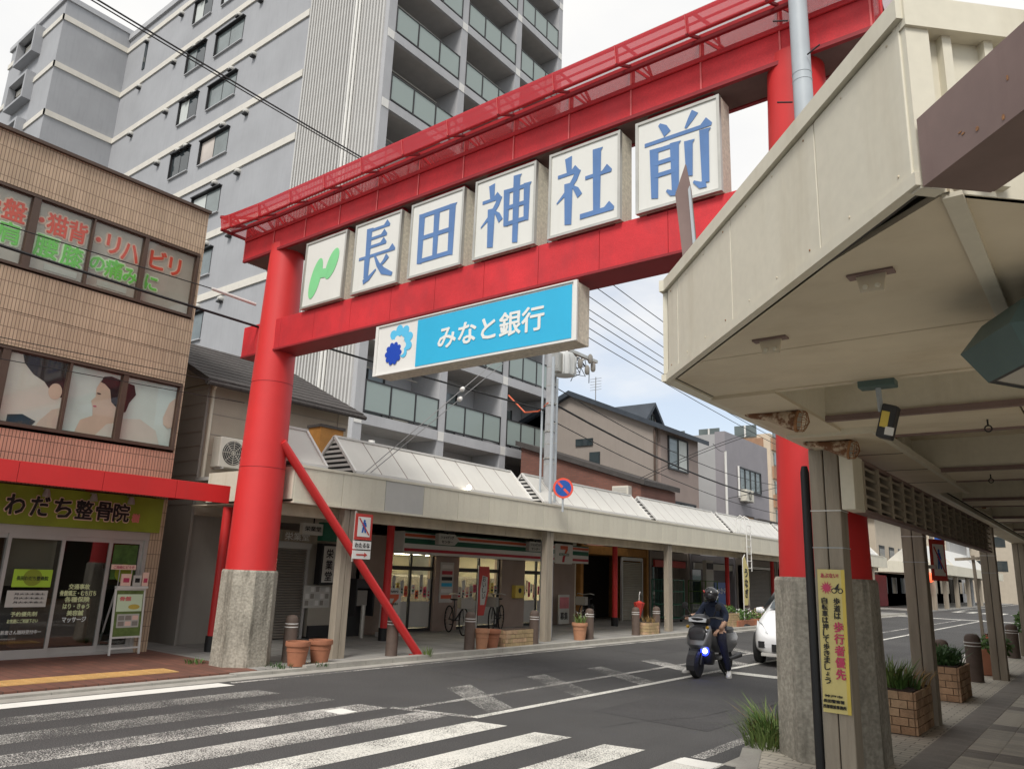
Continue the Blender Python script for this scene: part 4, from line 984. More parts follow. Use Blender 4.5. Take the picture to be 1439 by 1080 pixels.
och = thing('orange_roof_box', 'orange wooden box standing on the arcade roof by the cream house', 'roof box', (-12.9, 10.0, 3.2))
b = MB(); b.box(-13.15, -12.75, 9.8, 10.4, 3.1, 4.36); b.build('body', 'orange_wood', och); b = MB(); b.box(-13.18, -12.72, 9.77, 10.43, 4.36, 4.42); b.build('lid', 'roof_dark', och)

# ================================================================ LEFT ARCADE
ar = thing('covered_walkway', 'cream roofed shopping arcade along the left pavement with skylight ridges', 'arcade', (-11.5, 7.6, 0.06))
AY0, AY1 = 7.62, 48.0
n = 0; y = AY0
fp = empty_part('fascia', ar)
srcp = {}
while y < AY1 - 0.1:
    w = 1.0; mt = 'cream_grey' if n == 2 else 'cream'
    if mt not in srcp:
        b = MB(); b.box(-10.48, -10.45, y + 0.004, y + w - 0.004, 2.575, 3.125); srcp[mt] = (b.build('fascia_panel', mt, fp, bevel=0.004), y)
    else: piece(srcp[mt][0], fp, (0, y - srcp[mt][1], 0))
    y += w; n += 1
b = MB(); b.box(-10.52, -10.482, AY0, AY1, 2.57, 3.13); b.build('fascia_backing', 'seam', fp)
b = MB(); b.box(-10.51, -10.435, AY0, AY1, 3.126, 3.17); b.box(-10.51, -10.435, AY0, AY1, 2.54, 2.574); b.build('fascia_trim', 'cream', fp)
b = MB(); b.box(-13.0, -10.455, AY0 - 0.03, AY0 - 0.002, 2.6, 3.13); b.build('end_panel', 'cream', ar)
b = MB(); b.box(-13.55, -10.52, AY0 + 0.02, AY1, 3.02, 3.08); b.build('roof_deck', 'concrete_plain', ar)
b = MB(); b.box(-13.55, -10.52, AY0 + 0.02, AY1, 2.55, 2.57); b.build('soffit', 'cream_soffit', ar)
ib = empty_part('inner_beam', ar)
k = 0; y = AY0 + 0.05
b = MB(); b.box(-10.98, -10.81, y + 0.004, y + 1.0 - 0.004, 2.36, 2.545); sB = b.build('beam_panel', 'cream_soffit', ib)
for k in range(1, 40): piece(sB, ib, (0, k * 1.0, 0))
b = MB(); b.box(-10.96, -10.82, AY0, AY1, 2.37, 2.54); b.build('beam_core', 'seam', ib)
PYL = [8.88, 14.98, 21.2, 27.3, 33.4, 39.5, 45.6]
for i, y in enumerate(PYL):
    if i == 0:
        b = MB(); b.box(-10.65, -10.50, y - 0.13, y - 0.005, 0.06, 2.55); b.box(-10.65, -10.50, y + 0.005, y + 0.13, 0.06, 2.55); b.box(-10.63, -10.52, y - 0.006, y + 0.006, 0.06, 2.55); pl0 = b.build('post', 'wood_post', ar, bevel=0.006)
    else: piece(pl0, ar, (0, y - PYL[0], 0))
ra = []
for i, y in enumerate((7.75, 11.75, 21.4, 30.3, 35.5)):
    b = MB(); b.tube([(-12.5, y, 0.06), (-12.5, y, 0.32)], 0.11, 14); b2 = MB(); b2.tube([(-12.5, y, 0.3), (-12.5, y, 2.52)], 0.085, 14)
    q = b2.build('red_column', 'red', ar, smooth=True); b.build('column_shoe', 'black', q, smooth=True)
# skylight ridges
LY = [(7.75, 8.45), (9.1, 14.5), (14.98, 20.4), (20.85, 26.3), (26.75, 32.2), (32.65, 38.1), (38.55, 44.0), (44.4, 47.8)]
for li, (y0, y1) in enumerate(LY):
    L = empty_part('skylight_ridge', ar)
    xf, xr, xk, zb, zr = -10.72, -11.4, -12.08, 3.23, 3.93
    npn = max(1, round((y1 - y0) / 0.68)); pw = (y1 - y0) / npn
    s0 = None
    for k in range(npn):
        if s0 is None:
            b = MB(); b.prism([(xf, y0 + 0.012, zb), (xr, y0 + 0.012, zr), (xr, y0 + 0.012, zr - 0.02), (xf, y0 + 0.012, zb - 0.02)], (0, pw - 0.024, 0)); s0 = b.build('skylight_pane', 'lantern_sheet', L)
            b = MB(); b.prism([(xk, y0 + 0.012, zb), (xr, y0 + 0.012, zr), (xr, y0 + 0.012, zr - 0.02), (xk, y0 + 0.012, zb - 0.02)], (0, pw - 0.024, 0)); s1 = b.build('skylight_pane', 'lantern_sheet', L)
        else: piece(s0, L, (0, k * pw, 0)); piece(s1, L, (0, k * pw, 0))
    b = MB(); b.bar((xr, y0, zr + 0.01), (xr, y1, zr + 0.01), 0.06, 0.04); b.bar((xf, y0, zb), (xf, y1, zb), 0.05, 0.05)
    for yy in (y0, y1): b.bar((xf, yy, zb), (xr, yy, zr), 0.05, 0.05); b.bar((xk, yy, zb), (xr, yy, zr), 0.05, 0.05)
    b.build('ridge_frame', 'white', L)
    b = MB()
    for k in range(1, npn): b.bar((xf, y0 + k * pw, zb - 0.012), (xr, y0 + k * pw, zr - 0.012), 0.02, 0.012)
    b.box(xk, xf, y0, y1, 3.081, zb - 0.03); b.build('glazing_bar', 'brown_beam', L)
    for yy, s_ in ((y0 + 0.03, -1), (y1 - 0.03, 1)):
        b = MB(); b.prism([(xf - 0.02, yy, zb), (xr, yy, zr - 0.02), (xk + 0.02, yy, zb)], (0, -s_ * 0.01, 0)); gb = b.build('gable_end', 'black_metal', L)
        b = MB()
        for k in range(7):
            z = zb + 0.04 + k * 0.09; hw = 0.66 * (1 - (z - zb) / 0.7)
            b.prism([(xr - hw, yy + s_ * 0.004, z), (xr + hw, yy + s_ * 0.004, z), (xr + hw, yy + s_ * 0.004, z + 0.045), (xr - hw, yy + s_ * 0.004, z + 0.045)], (0, s_ * 0.02, 0))
        stuff(b.build('louvre_slat', 'white', gb))
rl = thing('roof_lamp', 'small lit round lamp on the left arcade roof edge', 'lamp', (-10.6, 12.1, 3.15))
b = MB(); b.lathe((-10.6, 12.1, 3.16), [(0.02, 0), (0.02, 0.06)], 12); b.build('stem', 'galv', rl)
b = MB(); b.lathe((-10.6, 12.1, 3.22), [(0.02, 0), (0.045, 0.02), (0.045, 0.08), (0.02, 0.1)], 12); b.build('bulb', 'bulb_small', rl, smooth=True)
# street cage ladder on the arcade edge
ld = thing('cage_ladder', 'white metal ladder hooked over the left arcade roof edge', 'ladder', (-10.4, 27.2, 1.9))
b = MB()
for yy in (27.0, 27.4): b.tube([(-10.38, yy, 1.9), (-10.38, yy, 3.5), (-10.43, yy, 3.75), (-10.6, yy, 3.85), (-10.75, yy, 3.7), (-10.75, yy, 3.1)], 0.02, 6)
b.build('side_rail', 'white', ld)
for k in range(7):
    b = MB(); b.tube([(-10.38, 27.0, 2.0 + 0.25 * k), (-10.38, 27.4, 2.0 + 0.25 * k)], 0.014, 6); b.build('rung', 'white', ld)

# ================================================================ CONVENIENCE STORE and its neighbours under the arcade
XS_ = -13.8
st = thing('convenience_store', 'lit convenience store with striped sign band under the left arcade', 'shop', (XS_, 16, 0.06))
SY0, SY1 = 12.35, 21.0
b = MB(); b.box(-20, XS_ - 0.02, SY0 - 0.25, SY0, 0.06, 3.3); b.box(-20, XS_ - 0.02, SY1, SY1 + 0.2, 0.06, 3.3); b.box(-20.2, -20, SY0 - 0.25, SY1 + 0.2, 0.06, 3.3); b.build('side_wall', 'shop_wall', st)
b = MB(); b.box(-20, XS_ - 0.02, SY0, SY1, 2.10, 2.14); b.build('ceiling', 'shop_wall', st)
b = MB(); b.box(-20.2, -13.4, SY0 - 0.25, SY1 + 0.2, 3.06, 3.3); b.build('flat_roof', 'concrete_plain', st)
b = MB(); b.box(-20, XS_, SY0, SY1, 0.062, 0.075); b.build('shop_floor', 'paver_grey', st)
for k, yy in enumerate((13.0, 14.4, 15.8, 17.2, 18.6)):
    for xx in (-15.2, -17.4):
        b = MB(); b.box(xx - 0.6, xx + 0.6, yy - 0.05, yy + 0.05, 1.97, 2.05); b.build('ceiling_tube', 'tube', st)
for k, xx in enumerate((-15.6, -17.0, -18.4)):
    b = MB(); b.box(xx - 0.25, xx + 0.25, 13.0, 19.5, 0.08, 1.35); b.build('shelf_unit', 'shop_shelf', st)
def pillar(y0, y1): b = MB(); b.box(XS_ - 0.2, XS_ + 0.06, y0, y1, 0.06, 2.3); return b.build('pillar', 'shop_pillar', st)
pillar(12.1, 12.95); pillar(14.55, 15.45); pillar(17.25, 18.35); pillar(19.75, 21.0)
def bay(y0, y1, mids):
    b = MB(); x = XS_ - 0.04
    for yy in [y0] + mids + [y1 - 0.06]: b.box(x - 0.03, x + 0.03, yy, yy + 0.06, 0.08, 2.0)
    b.box(x - 0.029, x + 0.029, y0, y1, 1.52, 1.62); b.box(x - 0.029, x + 0.029, y0, y1, 1.98, 2.05); b.box(x - 0.029, x + 0.029, y0, y1, 0.06, 0.14); b.build('window_frame', 'black_metal', st)
    yy = [y0] + mids + [y1 - 0.06]
    for a, c_ in zip(yy[:-1], yy[1:]):
        for z0, z1 in ((0.14, 1.52), (1.62, 1.98)):
            b = MB(); b.box(x - 0.005, x + 0.005, a + 0.06, c_, z0, z1); b.build('window_pane', 'glass_clear', st)
bay(12.95, 14.55, [13.72]); bay(15.45, 17.25, [16.32]); bay(18.35, 19.75, [19.0])
xp = XS_ - 0.03
pr_ = random.Random(5)
for (a, c_, m_) in ((13.0, 13.7, 'paper'), (13.8, 14.5, 'paper'), (15.52, 16.3, 'paper'), (16.4, 17.2, 'paper'), (18.4, 18.98, 'paper'), (19.1, 19.7, 'paper')):
    b = MB(); b.box(xp, xp + 0.004, a, c_, 0.16, 0.78); b.build('frosted_film', 'cream_grey', st)
    for k in range(5):
        w = (c_ - a) / 5
        z = pr_.uniform(0.82, 1.0); hh = pr_.uniform(0.2, 0.48)
        q = flat(rect(0.01, w - 0.015, 0, min(hh, 1.5 - z)), (xp, a + k * w, z), '+X', pr_.choice(['paper', 'paper', 'peach', 'yellow', 'white', 'magenta', 'store_orange']), st, 0.004, 'window_poster')
        flat(rect(0.03, w - 0.04, 0.05, 0.10), (xp, a + k * w, z), '+X', pr_.choice(['text_black', 'store_red', 'store_green']), q, 0.009, 'poster_print'); flat(rect(0.05, w - 0.05, 0.13, 0.17), (xp, a + k * w, z), '+X', pr_.choice(['text_black', 'store_red']), q, 0.009, 'poster_print')
# sign band
xsg = -13.2
sg = empty_part('sign_band', st)
b = MB(); b.box(xsg - 0.45, xsg, 12.85, 20.95, 1.9, 2.42); b.build('band_casing', 'white', sg)
for z0, z1, m_ in ((2.30, 2.37, 'store_orange'), (2.14, 2.26, 'store_green'), (1.96, 2.03, 'store_red'), (2.39, 2.42, 'store_green')):
    b = MB(); b.box(xsg, xsg + 0.008, 12.87, 19.05, z0, z1); b.box(xsg, xsg + 0.008, 20.05, 20.93, z0, z1); b.build('stripe', m_, sg)
b = MB(); b.box(xsg, xsg + 0.012, 19.1, 20.0, 1.86, 2.44); b.build('logo_panel', 'white', sg)
c7 = (xsg + 0.012, 19.55, 2.15)
flat([(-0.2, 0.24), (0.2, 0.24), (0.2, 0.13), (0.12, 0.02), (0.02, 0.02), (0.08, 0.13), (-0.2, 0.13)], c7, '+X', 'store_orange', sg, 0.003, 'logo'); flat([(0.12, 0.02), (0.05, -0.10), (0.02, -0.24), (-0.10, -0.24), (-0.07, -0.10), (0.02, 0.02)], c7, '+X', 'store_red', sg, 0.003, 'logo'); flat(rect(-0.26, 0.26, -0.05, 0.02), c7, '+X', 'store_green', sg, 0.008, 'logo'); text('ELEVEN', (xsg + 0.02, 19.55, 2.135), '+X', 'text_white', sg, w=0.44, h=0.05, bold=0.02, proud=0.005)
for i, yc in enumerate((14.0, 17.66)):
    t = thing('arrow_sign', ('white arrow shaped sign box hanging before the left end of the store band', 'dim arrow shaped sign box hanging before the middle of the store band')[i], 'sign', (-12.9, yc, 2.1), 'arrow signs before the store')
    b = MB(); b.prism([(-12.95, yc - 0.36, 2.15), (-12.95, yc + 0.22, 2.15), (-12.95, yc + 0.38, 2.28), (-12.95, yc + 0.22, 2.41), (-12.95, yc - 0.36, 2.41)], (0.12, 0, 0)); b.build('case', 'paper' if i == 0 else 'cream_grey', t)
    text('ショッピング', (-12.83, yc - 0.06, 2.33), '+X', 'text_black', t, w=0.46, h=0.07); text('センター', (-12.83, yc - 0.06, 2.22), '+X', 'text_black', t, w=0.4, h=0.07)
    b = MB(); b.bar((-12.89, yc, 2.41), (-12.89, yc, 2.53), 0.03); b.box(-12.96, -12.82, yc - 0.2, yc + 0.2, 2.44, 2.50); b.build('hanger', 'black', t)
# store standing sign
fs = thing('store_standing_sign', 'white store logo stand behind the slanting red brace', 'sign', (-13.2, 12.55, 0.07))
b = MB(); b.box(-13.25, -13.05, 12.2, 12.85, 0.07, 0.16); b.build('base', 'aluminium', fs); b = MB(); b.prism([(-13.2, 12.25, 0.16), (-13.2, 12.8, 0.16), (-13.2, 12.8, 1.0), (-13.2, 12.7, 1.12), (-13.2, 12.35, 1.12), (-13.2, 12.25, 1.0)], (0.08, 0, 0)); b.build('panel', 'paper', fs)
c7 = (-13.12, 12.52, 0.82)
flat([(-0.2, 0.16), (0.2, 0.16), (0.2, 0.07), (0.05, -0.04), (0.0, -0.04), (0.06, 0.07), (-0.2, 0.07)], c7, '+X', 'store_orange', fs, 0.003, 'logo'); flat([(0.05, -0.04), (0.02, -0.2), (-0.1, -0.2), (-0.04, -0.04)], c7, '+X', 'store_red', fs, 0.003, 'logo'); text('ELEVEN', (-13.12, 12.52, 0.77), '+X', 'store_green', fs, w=0.36, h=0.05, bold=0.02)
text('SEVEN', (-13.12, 12.52, 1.04), '+X', 'text_black', fs, w=0.34, h=0.05)
# red banner flag
bf = thing('banner_flag', 'tall red and white feather banner standing outside the store', 'banner', (-12.6, 15.1, 0.07))
b = MB(); b.tube([(-12.62, 14.92, 0.08), (-12.62, 14.92, 1.70)], 0.012, 6); b.bar((-12.8, 14.92, 0.09), (-12.45, 14.92, 0.09), 0.04); b.build('pole', 'white', bf)
pts = [(-12.6, 14.93, 0.5), (-12.6, 15.16, 0.5), (-12.6, 15.30, 1.0), (-12.6, 15.34, 1.45), (-12.6, 15.30, 1.68), (-12.6, 14.93, 1.68)]
b = MB(); b.prism(pts, (0.01, 0, 0)); b.build('cloth', 'sign_red', bf)
flat([(-0.13, -0.35), (0.03, -0.35), (0.12, 0.0), (0.12, 0.32), (-0.08, 0.36), (-0.15, 0.0)], (-12.59, 15.13, 1.10), '+X', 'paper', bf, 0.002, 'print'); vtext('おいしい', (-12.59, 15.12, 1.45), '+X', 'text_black', bf, 0.13, proud=0.006)
# shops beyond the store
def shutter_part(par, x, y0, y1, z1, m_):
    b = MB(); n = int((z1 - 0.08) / 0.06)
    for k in range(n): z = 0.08 + k * 0.06; b.prism([(x, y0, z), (x + 0.025, y0, z + 0.012), (x + 0.025, y0, z + 0.045), (x, y0, z + 0.058)], (0, y1 - y0, 0))
    stuff(b.build('shutter_slat', m_, par)); b = MB(); b.box(x - 0.02, x + 0.06, y0 - 0.05, y0, 0.06, z1 + 0.1); b.box(x - 0.02, x + 0.06, y1, y1 + 0.05, 0.06, z1 + 0.1); b.box(x - 0.02, x + 0.07, y0, y1, z1, z1 + 0.12); b.build('shutter_frame', 'aluminium', par)
shops = [(21.3, 25.9, 'dark open shop front with a pale roller shutter at its right end', [(24.0, 25.4, 'shutter_pale')], 'orange_wood'),
         (26.0, 29.4, 'brown shop front with a red sign board beyond the pale shutter', [], 'house_brown'),
         (29.5, 34.2, 'grey panelled shop front beside the blue poster board', [], 'house_purple'),
         (34.3, 39.5, 'shop front with a closed dark shutter behind the flower planters', [(35.2, 38.6, 'shutter')], 'house_brown'),
         (39.6, 47.5, 'dark far shop front at the end of the left arcade', [(40.5, 42.5, 'shutter_pale'), (43, 46, 'shutter')], 'house_grey')]
for (a, c_, lab, shs, wm) in shops:
    t = thing('shop_front', lab, 'shop', (XS_, (a + c_) / 2, 0.06), 'small shops under the left arcade')
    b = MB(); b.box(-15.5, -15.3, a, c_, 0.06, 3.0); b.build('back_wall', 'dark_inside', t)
    b = MB(); b.box(-15.3, -13.7, a, a + 0.15, 0.06, 3.0); b.build('side_pier', wm, t)
    b = MB(); b.box(-15.3, -13.7, c_ - 0.15, c_, 0.06, 3.0); b.build('side_pier', wm, t)
    b = MB(); b.box(-15.3, -13.72, a + 0.15, c_ - 0.15, 2.25, 2.52); b.build('lintel', wm, t)
    for (s0_, s1_, m_) in shs: shutter_part(t, -13.75, s0_, s1_, 2.1, m_)
    if not shs:
        b = MB(); b.box(-14.2, -14.1, a + 0.15, c_ - 0.15, 0.06, 2.25); b.build('front_panel', wm, t); b = MB(); b.box(-14.1, -14.08, a + 0.6, a + 1.8, 0.1, 2.0); b.build('door', 'glass_dark', t); b = MB(); b.box(-13.72, -13.64, a + 0.3, c_ - 0.5, 1.95, 2.2); q = b.build('sign_board', 'sign_red' if a < 29 else 'paper', t)
    else:
        b = MB(); b.box(-14.6, -14.55, a + 0.2, a + 1.2, 0.1, 2.0); b.build('door', 'orange_wood', t)
# ================================================================ TOWER
TXF, TYS = -19.2, 16.0
tw = thing('apartment_tower', 'tall grey apartment tower with cream bands and glass balconies', 'building', (TXF, TYS, 0))
LV = [6.5 + 2.93 * k for k in range(9)]           # slab tops
ROOF = 30.75
b = MB(); b.box(-42, -24.25, TYS, TYS + 12, 0, ROOF); b.build('side_wall', 'tower_light', tw)
b = MB(); b.box(-49.6, -42, 12.46, TYS + 12, 0, ROOF + 0.4); b.build('wing_wall', 'tower_light', tw)
b = MB(); b.box(-24.25, -21.2, TYS + 0.52, 26.9, 0, ROOF); b.build('core_wall', 'tower_concrete', tw)
b = MB(); b.box(-42.2, -24.2, TYS - 0.12, TYS + 12.1, ROOF, ROOF + 0.35); b.box(-49.8, -41.9, 12.34, TYS + 12.2, ROOF + 0.4, ROOF + 0.7); b.build('parapet', 'tower_concrete', tw)
for i, z in enumerate(LV[2:] ):
    zc = z + 0.12
    b = MB(); b.box(-41.93, -24.25, TYS - 0.07, TYS, zc - 0.16, zc + 0.16); bb = b.build('cream_band', 'tower_band', tw)
    b = MB(); b.box(-42, -41.93, 12.39, TYS, zc - 0.16, zc + 0.16); b.box(-49.7, -41.93, 12.39, 12.46, zc - 0.16, zc + 0.16); b.build('cream_band', 'tower_band', tw)
    for x in (-28.2, -30.0, -33.2, -33.9, -35.9, -39.6):
        b = MB(); b.lathe((x, TYS, zc - 0.36), [(0.14, 0), (0.14, 0.10), (0.06, 0.2)], 12, ax=(0, -1, 0)); q = b.build('vent_hood', 'cream_grey', tw, smooth=True)
        b = MB(); b.box(x - 0.12, x + 0.12, TYS - 0.2, TYS - 0.02, zc - 0.52, zc - 0.46); b.build('vent_grille', 'black', q)
wr_ = random.Random(17)
def win(y, x0, x1, z0, z1, glassm='glass_sky'):
    w = empty_part('window', tw); b = MB()
    b.box(x0, x1, y - 0.005, y + 0.02, z1 - 0.06, z1); b.box(x0, x1, y - 0.005, y + 0.02, z0, z0 + 0.05); b.box(x0, x0 + 0.06, y - 0.006, y + 0.02, z0 + 0.05, z1 - 0.06); b.box(x1 - 0.06, x1, y - 0.006, y + 0.02, z0 + 0.05, z1 - 0.06); b.box((x0 + x1) / 2 - 0.03, (x0 + x1) / 2 + 0.03, y - 0.006, y + 0.02, z0 + 0.05, z1 - 0.06); b.build('frame', 'black_metal', w)
    b = MB(); b.box(x0 + 0.06, (x0 + x1) / 2 - 0.03, y - 0.003, y + 0.006, z0 + 0.05, z1 - 0.06); b.build('pane', wr_.choice(['blind', 'blind', 'curtain', 'glass_sky']) if glassm == 'glass_sky' else wr_.choice(['glass_dark', 'glass_sky', 'curtain']), w)
    b = MB(); b.box((x0 + x1) / 2 + 0.03, x1 - 0.06, y - 0.002, y + 0.006, z0 + 0.05, z1 - 0.06); b.build('pane', glassm, w)
    b = MB(); b.box(x0 - 0.05, x1 + 0.05, y - 0.16, y, z1, z1 + 0.05); b.box(x0 - 0.05, x0, y - 0.10, y, z0, z1); b.build('hood', 'black_metal', w)
    b = MB(); b.box(x0 - 0.05, x1 + 0.05, y - 0.1, y, z0 - 0.05, z0 - 0.002); b.build('sill', 'tower_concrete', w)
for z in LV[1:]:
    win(TYS, -31.8, -29.5, z - 1.75, z - 0.52); win(TYS, -34.5, -32.85, z - 1.62, z - 0.32, 'glass_dark')
for z in LV[8:]:
    b = MB(); b.box(-39.78, -39.5, TYS - 0.04, TYS, z - 2.05, z - 0.2); b.build('slit_window', 'glass_dark', tw)
for z in LV[6:]:
    win(12.46, -47.0, -44.9, z - 0.9, z + 0.35 - 0.9 + 0.9)
    b = MB(); b.box(-47.3, -44.6, 12.0, 12.46, z + 0.42, z + 0.6); b.box(-47.3, -47.1, 12.0, 12.46, z - 1.1, z + 0.42); b.box(-44.8, -44.6, 12.0, 12.46, z - 1.1, z + 0.42); b.box(-47.1, -44.8, 12.0, 12.46, z - 1.1, z - 0.95); b.build('bay_surround', 'tower_light', tw)
# screen of upright fins beside the balconies
nf = 27
b = MB(); b.box(-24.17, -24.09, TYS - 0.08, TYS - 0.0, 2.5, 31.4); f0 = b.build('screen_fin', 'fin', tw)
for k in range(1, nf): piece(f0, tw, (k * 0.18, 0, 0))
b = MB(); b.box(-24.25, -19.5, TYS + 0.35, TYS + 0.5, 0, 31.2); b.build('screen_back', 'tower_soffit', tw)
for z in LV + [3.6]:
    b = MB(); b.box(-24.25, -19.55, TYS + 0.02, TYS + 0.07, z - 0.05, z); b.box(-24.25, -19.55, TYS + 0.02, TYS + 0.07, z - 1.5, z - 1.46); b.build('fin_rail', 'tower_soffit', tw)
b = MB(); b.tube([(-21.0, TYS - 0.13, 3), (-21.0, TYS - 0.13, 31)], 0.06, 10); b.tube([(-20.8, TYS - 0.13, 3), (-20.8, TYS - 0.13, 31)], 0.05, 10); b.build('drain_pipe', 'white', tw, smooth=True)
# balconies
COL = [(16.0, 16.38), (19.98, 20.36), (23.66, 24.04), (27.0, 27.35)]
for (a, c_) in COL:
    b = MB(); b.box(-20.7, TXF, a, c_, 0, 30.6); b.build('balcony_column', 'tower_concrete', tw)
b = MB(); b.box(-21.19, -20.72, 16.4, 27.3, 0, 30.58); b.build('front_wall', 'tower_concrete', tw)
b = MB(); b.box(-20.7, TXF + 0.03, 15.9, 27.4, 30.6, 31.0); b.build('roof_slab', 'tower_concrete', tw)
for li, z in enumerate(LV):
    for bi in range(3):
        y0, y1 = COL[bi][1], COL[bi + 1][0]
        bal = empty_part('balcony', tw)
        b = MB(); b.box(-20.7, TXF + 0.03, y0, y1, z - 0.36, z); b.build('slab', 'tower_concrete', bal)
        b = MB(); b.box(-20.68, TXF - 0.1, y0 + 0.02, y1 - 0.02, z - 0.372, z - 0.362); b.build('soffit', 'tower_soffit', bal)
        w = (y1 - y0) / 3
        for k in range(3):
            b = MB(); b.box(TXF - 0.012, TXF, y0 + k * w + 0.04, y0 + (k + 1) * w - 0.04, z + 0.12, z + 1.12); b.build('glass_panel', 'balcony_glass', bal)
        b = MB(); b.box(TXF - 0.03, TXF + 0.02, y0, y1, z + 1.12, z + 1.17); b.box(TXF - 0.025, TXF + 0.015, y0, y1, z + 0.07, z + 0.12)
        for k in range(4): yy = y0 + k * w; yy = min(max(yy, y0 + 0.03), y1 - 0.03); b.box(TXF - 0.025, TXF + 0.016, yy - 0.03, yy + 0.03, z + 0.0, z + 1.12)
        b.build('railing', 'black_metal', bal)
        b = MB(); b.box(-20.7, -20.66, y0 + 0.5, y0 + 2.1, z + 0.05, z + 2.0); b.build('balcony_door', 'glass_sky', bal)
        b = MB(); b.box(-20.66, -20.62, y0 + 1.27, y0 + 1.33, z + 0.05, z + 2.0); b.box(-20.68, -20.62, y0 + 0.44, y0 + 0.5, z, z + 2.05); b.box(-20.68, -20.62, y0 + 2.1, y0 + 2.16, z, z + 2.05); b.build('door_frame', 'black_metal', bal)
    for bi in range(3):
        if wr_.random() < 0.55:
            y0 = COL[bi][1] + wr_.uniform(2.0, 2.5); b = MB(); b.box(-20.6, -20.3, y0, y0 + 0.75, z + 0.02, z + 0.6); b.build('balcony_air_conditioner', 'ac_white', tw)
        if wr_.random() < 0.45:
            y0 = COL[bi][1]; b = MB(); b.tube([(-19.7, y0 + 0.2, z + 1.75), (-19.7, y0 + 2.9, z + 1.72)], 0.02, 6); lp = b.build('laundry_pole', 'steel', tw)
            for q_ in range(0): yy = y0 + 0.5 + q_ * 0.55; b = MB(); b.box(-19.72, -19.68, yy, yy + 0.4, z + 1.0, z + 1.72); b.build('laundry', wr_.choice(['white', 'print_teal', 'peach', 'house_lgrey', 'sign_blue']), lp)
    for (a, c_) in COL:
        b = MB(); b.box(TXF, TXF + 0.02, a + 0.03, c_ - 0.03, z - 0.36, z - 0.02); b.build('white_tile_block', 'white', tw)
b = MB(); b.tube([(-19.0, 16.7, 3.3), (-19.0, 16.7, 5.6)], 0.11, 10); b.build('drain_pipe', 'white', tw, smooth=True)

# ================================================================ HOUSES FURTHER ALONG
def simple_window(par, face, c, w, h, m_='glass_sky', fr='black_metal', split=2, curtain=False):
    ax, ay, an = FACE[face]; c = Vector(c); o = empty_part('window', par)
    b = MB()
    for s_ in (-1, 1): b.obox(c + ax * s_ * (w / 2) + an * 0.02, ax * 0.03, ay * (h / 2 + 0.03), an * 0.04); b.obox(c + ay * s_ * (h / 2) + an * 0.018, ax * (w / 2 - 0.03), ay * 0.03, an * 0.04)
    for k in range(1, split): b.obox(c + ax * (w * (k / split - 0.5)) + an * 0.016, ax * 0.025, ay * (h / 2 - 0.03), an * 0.035)
    b.build('frame', fr, o)
    for k in range(split):
        b = MB(); b.obox(c + ax * (w * ((k + 0.5) / split - 0.5)), ax * (w / split / 2), ay * (h / 2), an * 0.012); b.build('pane', 'curtain' if (curtain and k == split - 1) else m_, o)
    return o
bh = thing('brown_house', 'brown gabled house with dark blue roof and dormer beyond the store', 'house', (-14, 27, 0))
b = MB(); b.prism([(-14, 27, 2.6), (-14, 27, 7.45), (-14.3, 27, 7.6), (-18, 27, 9.15), (-21.5, 27, 7.7), (-21.5, 27, 2.6)], (0, 3.9, 0)); b.build('wall', 'house_brown', bh)
b = MB(); b.box(-14.9, -13.85, 27.25, 30.75, 2.6, 7.55); b.build('front_bay', 'house_brown2', bh)
rr = empty_part('roof', bh)
b = MB(); b.prism([(-13.5, 26.75, 7.40), (-18, 26.75, 9.30), (-22, 26.75, 7.6), (-22, 26.75, 7.42), (-18, 26.75, 9.08), (-13.5, 26.75, 7.2)], (0, 4.4, 0)); b.build('roof_slope', 'roof_blue', rr)
b = MB(); b.prism([(-15.0, 27.95, 7.9), (-15.0, 28.6, 8.62), (-15.0, 29.25, 7.9)], (-2.2, 0, 0)); b.build('dormer', 'house_brown', rr)
b = MB(); b.prism([(-14.75, 27.7, 7.86), (-14.75, 28.6, 8.78), (-14.75, 29.5, 7.86), (-14.75, 29.4, 7.76), (-14.75, 28.6, 8.6), (-14.75, 27.8, 7.76)], (-2.6, 0, 0)); b.build('dormer_roof', 'roof_blue', rr)
simple_window(bh, '+X', (-14.98, 28.6, 8.08), 0.45, 0.4); simple_window(bh, '+X', (-13.84, 28.75, 6.5), 1.75, 1.3, curtain=True); simple_window(bh, '+X', (-13.84, 29.0, 4.3), 2.6, 0.5, 'glass_dark')
b = MB(); b.box(-17.7, -16.85, 26.94, 27.0, 6.85, 7.15); b.build('slot_window', 'glass_dark', bh); b = MB(); b.box(-17.0, -16.5, 26.94, 27, 6.0, 6.55); b.build('small_window', 'glass_dark', bh)
b = MB(); b.tube([(-13.95, 26.93, 7.3), (-13.95, 26.93, 4.4)], 0.05, 8); b.build('downpipe', 'bronze', bh, smooth=True)
an = thing('tv_antenna', 'thin rooftop television antenna above the brown house', 'antenna', (-18, 29, 9.2))
b = MB(); b.tube([(-18, 29, 9.1), (-18, 29, 10.4)], 0.02, 6); b.build('mast', 'wire_grey', an)
b = MB()
for k in range(5): b.bar((-18.3, 29, 9.8 + 0.13 * k), (-17.7, 29, 9.8 + 0.13 * k), 0.015)
b.build('element', 'wire_grey', an)
bk = thing('brick_annex', 'low red brick annex with sloping dark roof in front of the brown house', 'house', (-13.2, 24, 0))
b = MB(); b.prism([(-13.1, 24.2, 2.6), (-13.1, 24.2, 4.75), (-18.5, 24.2, 6.45), (-18.5, 24.2, 2.6)], (0, 2.75, 0)); b.build('wall', 'red_brick_wall', bk)
b = MB(); b.prism([(-12.9, 24.05, 4.72), (-18.7, 24.05, 6.52), (-18.7, 24.05, 6.72), (-12.9, 24.05, 4.9)], (0, 2.9, 0)); b.build('roof', 'roof_dark', bk)
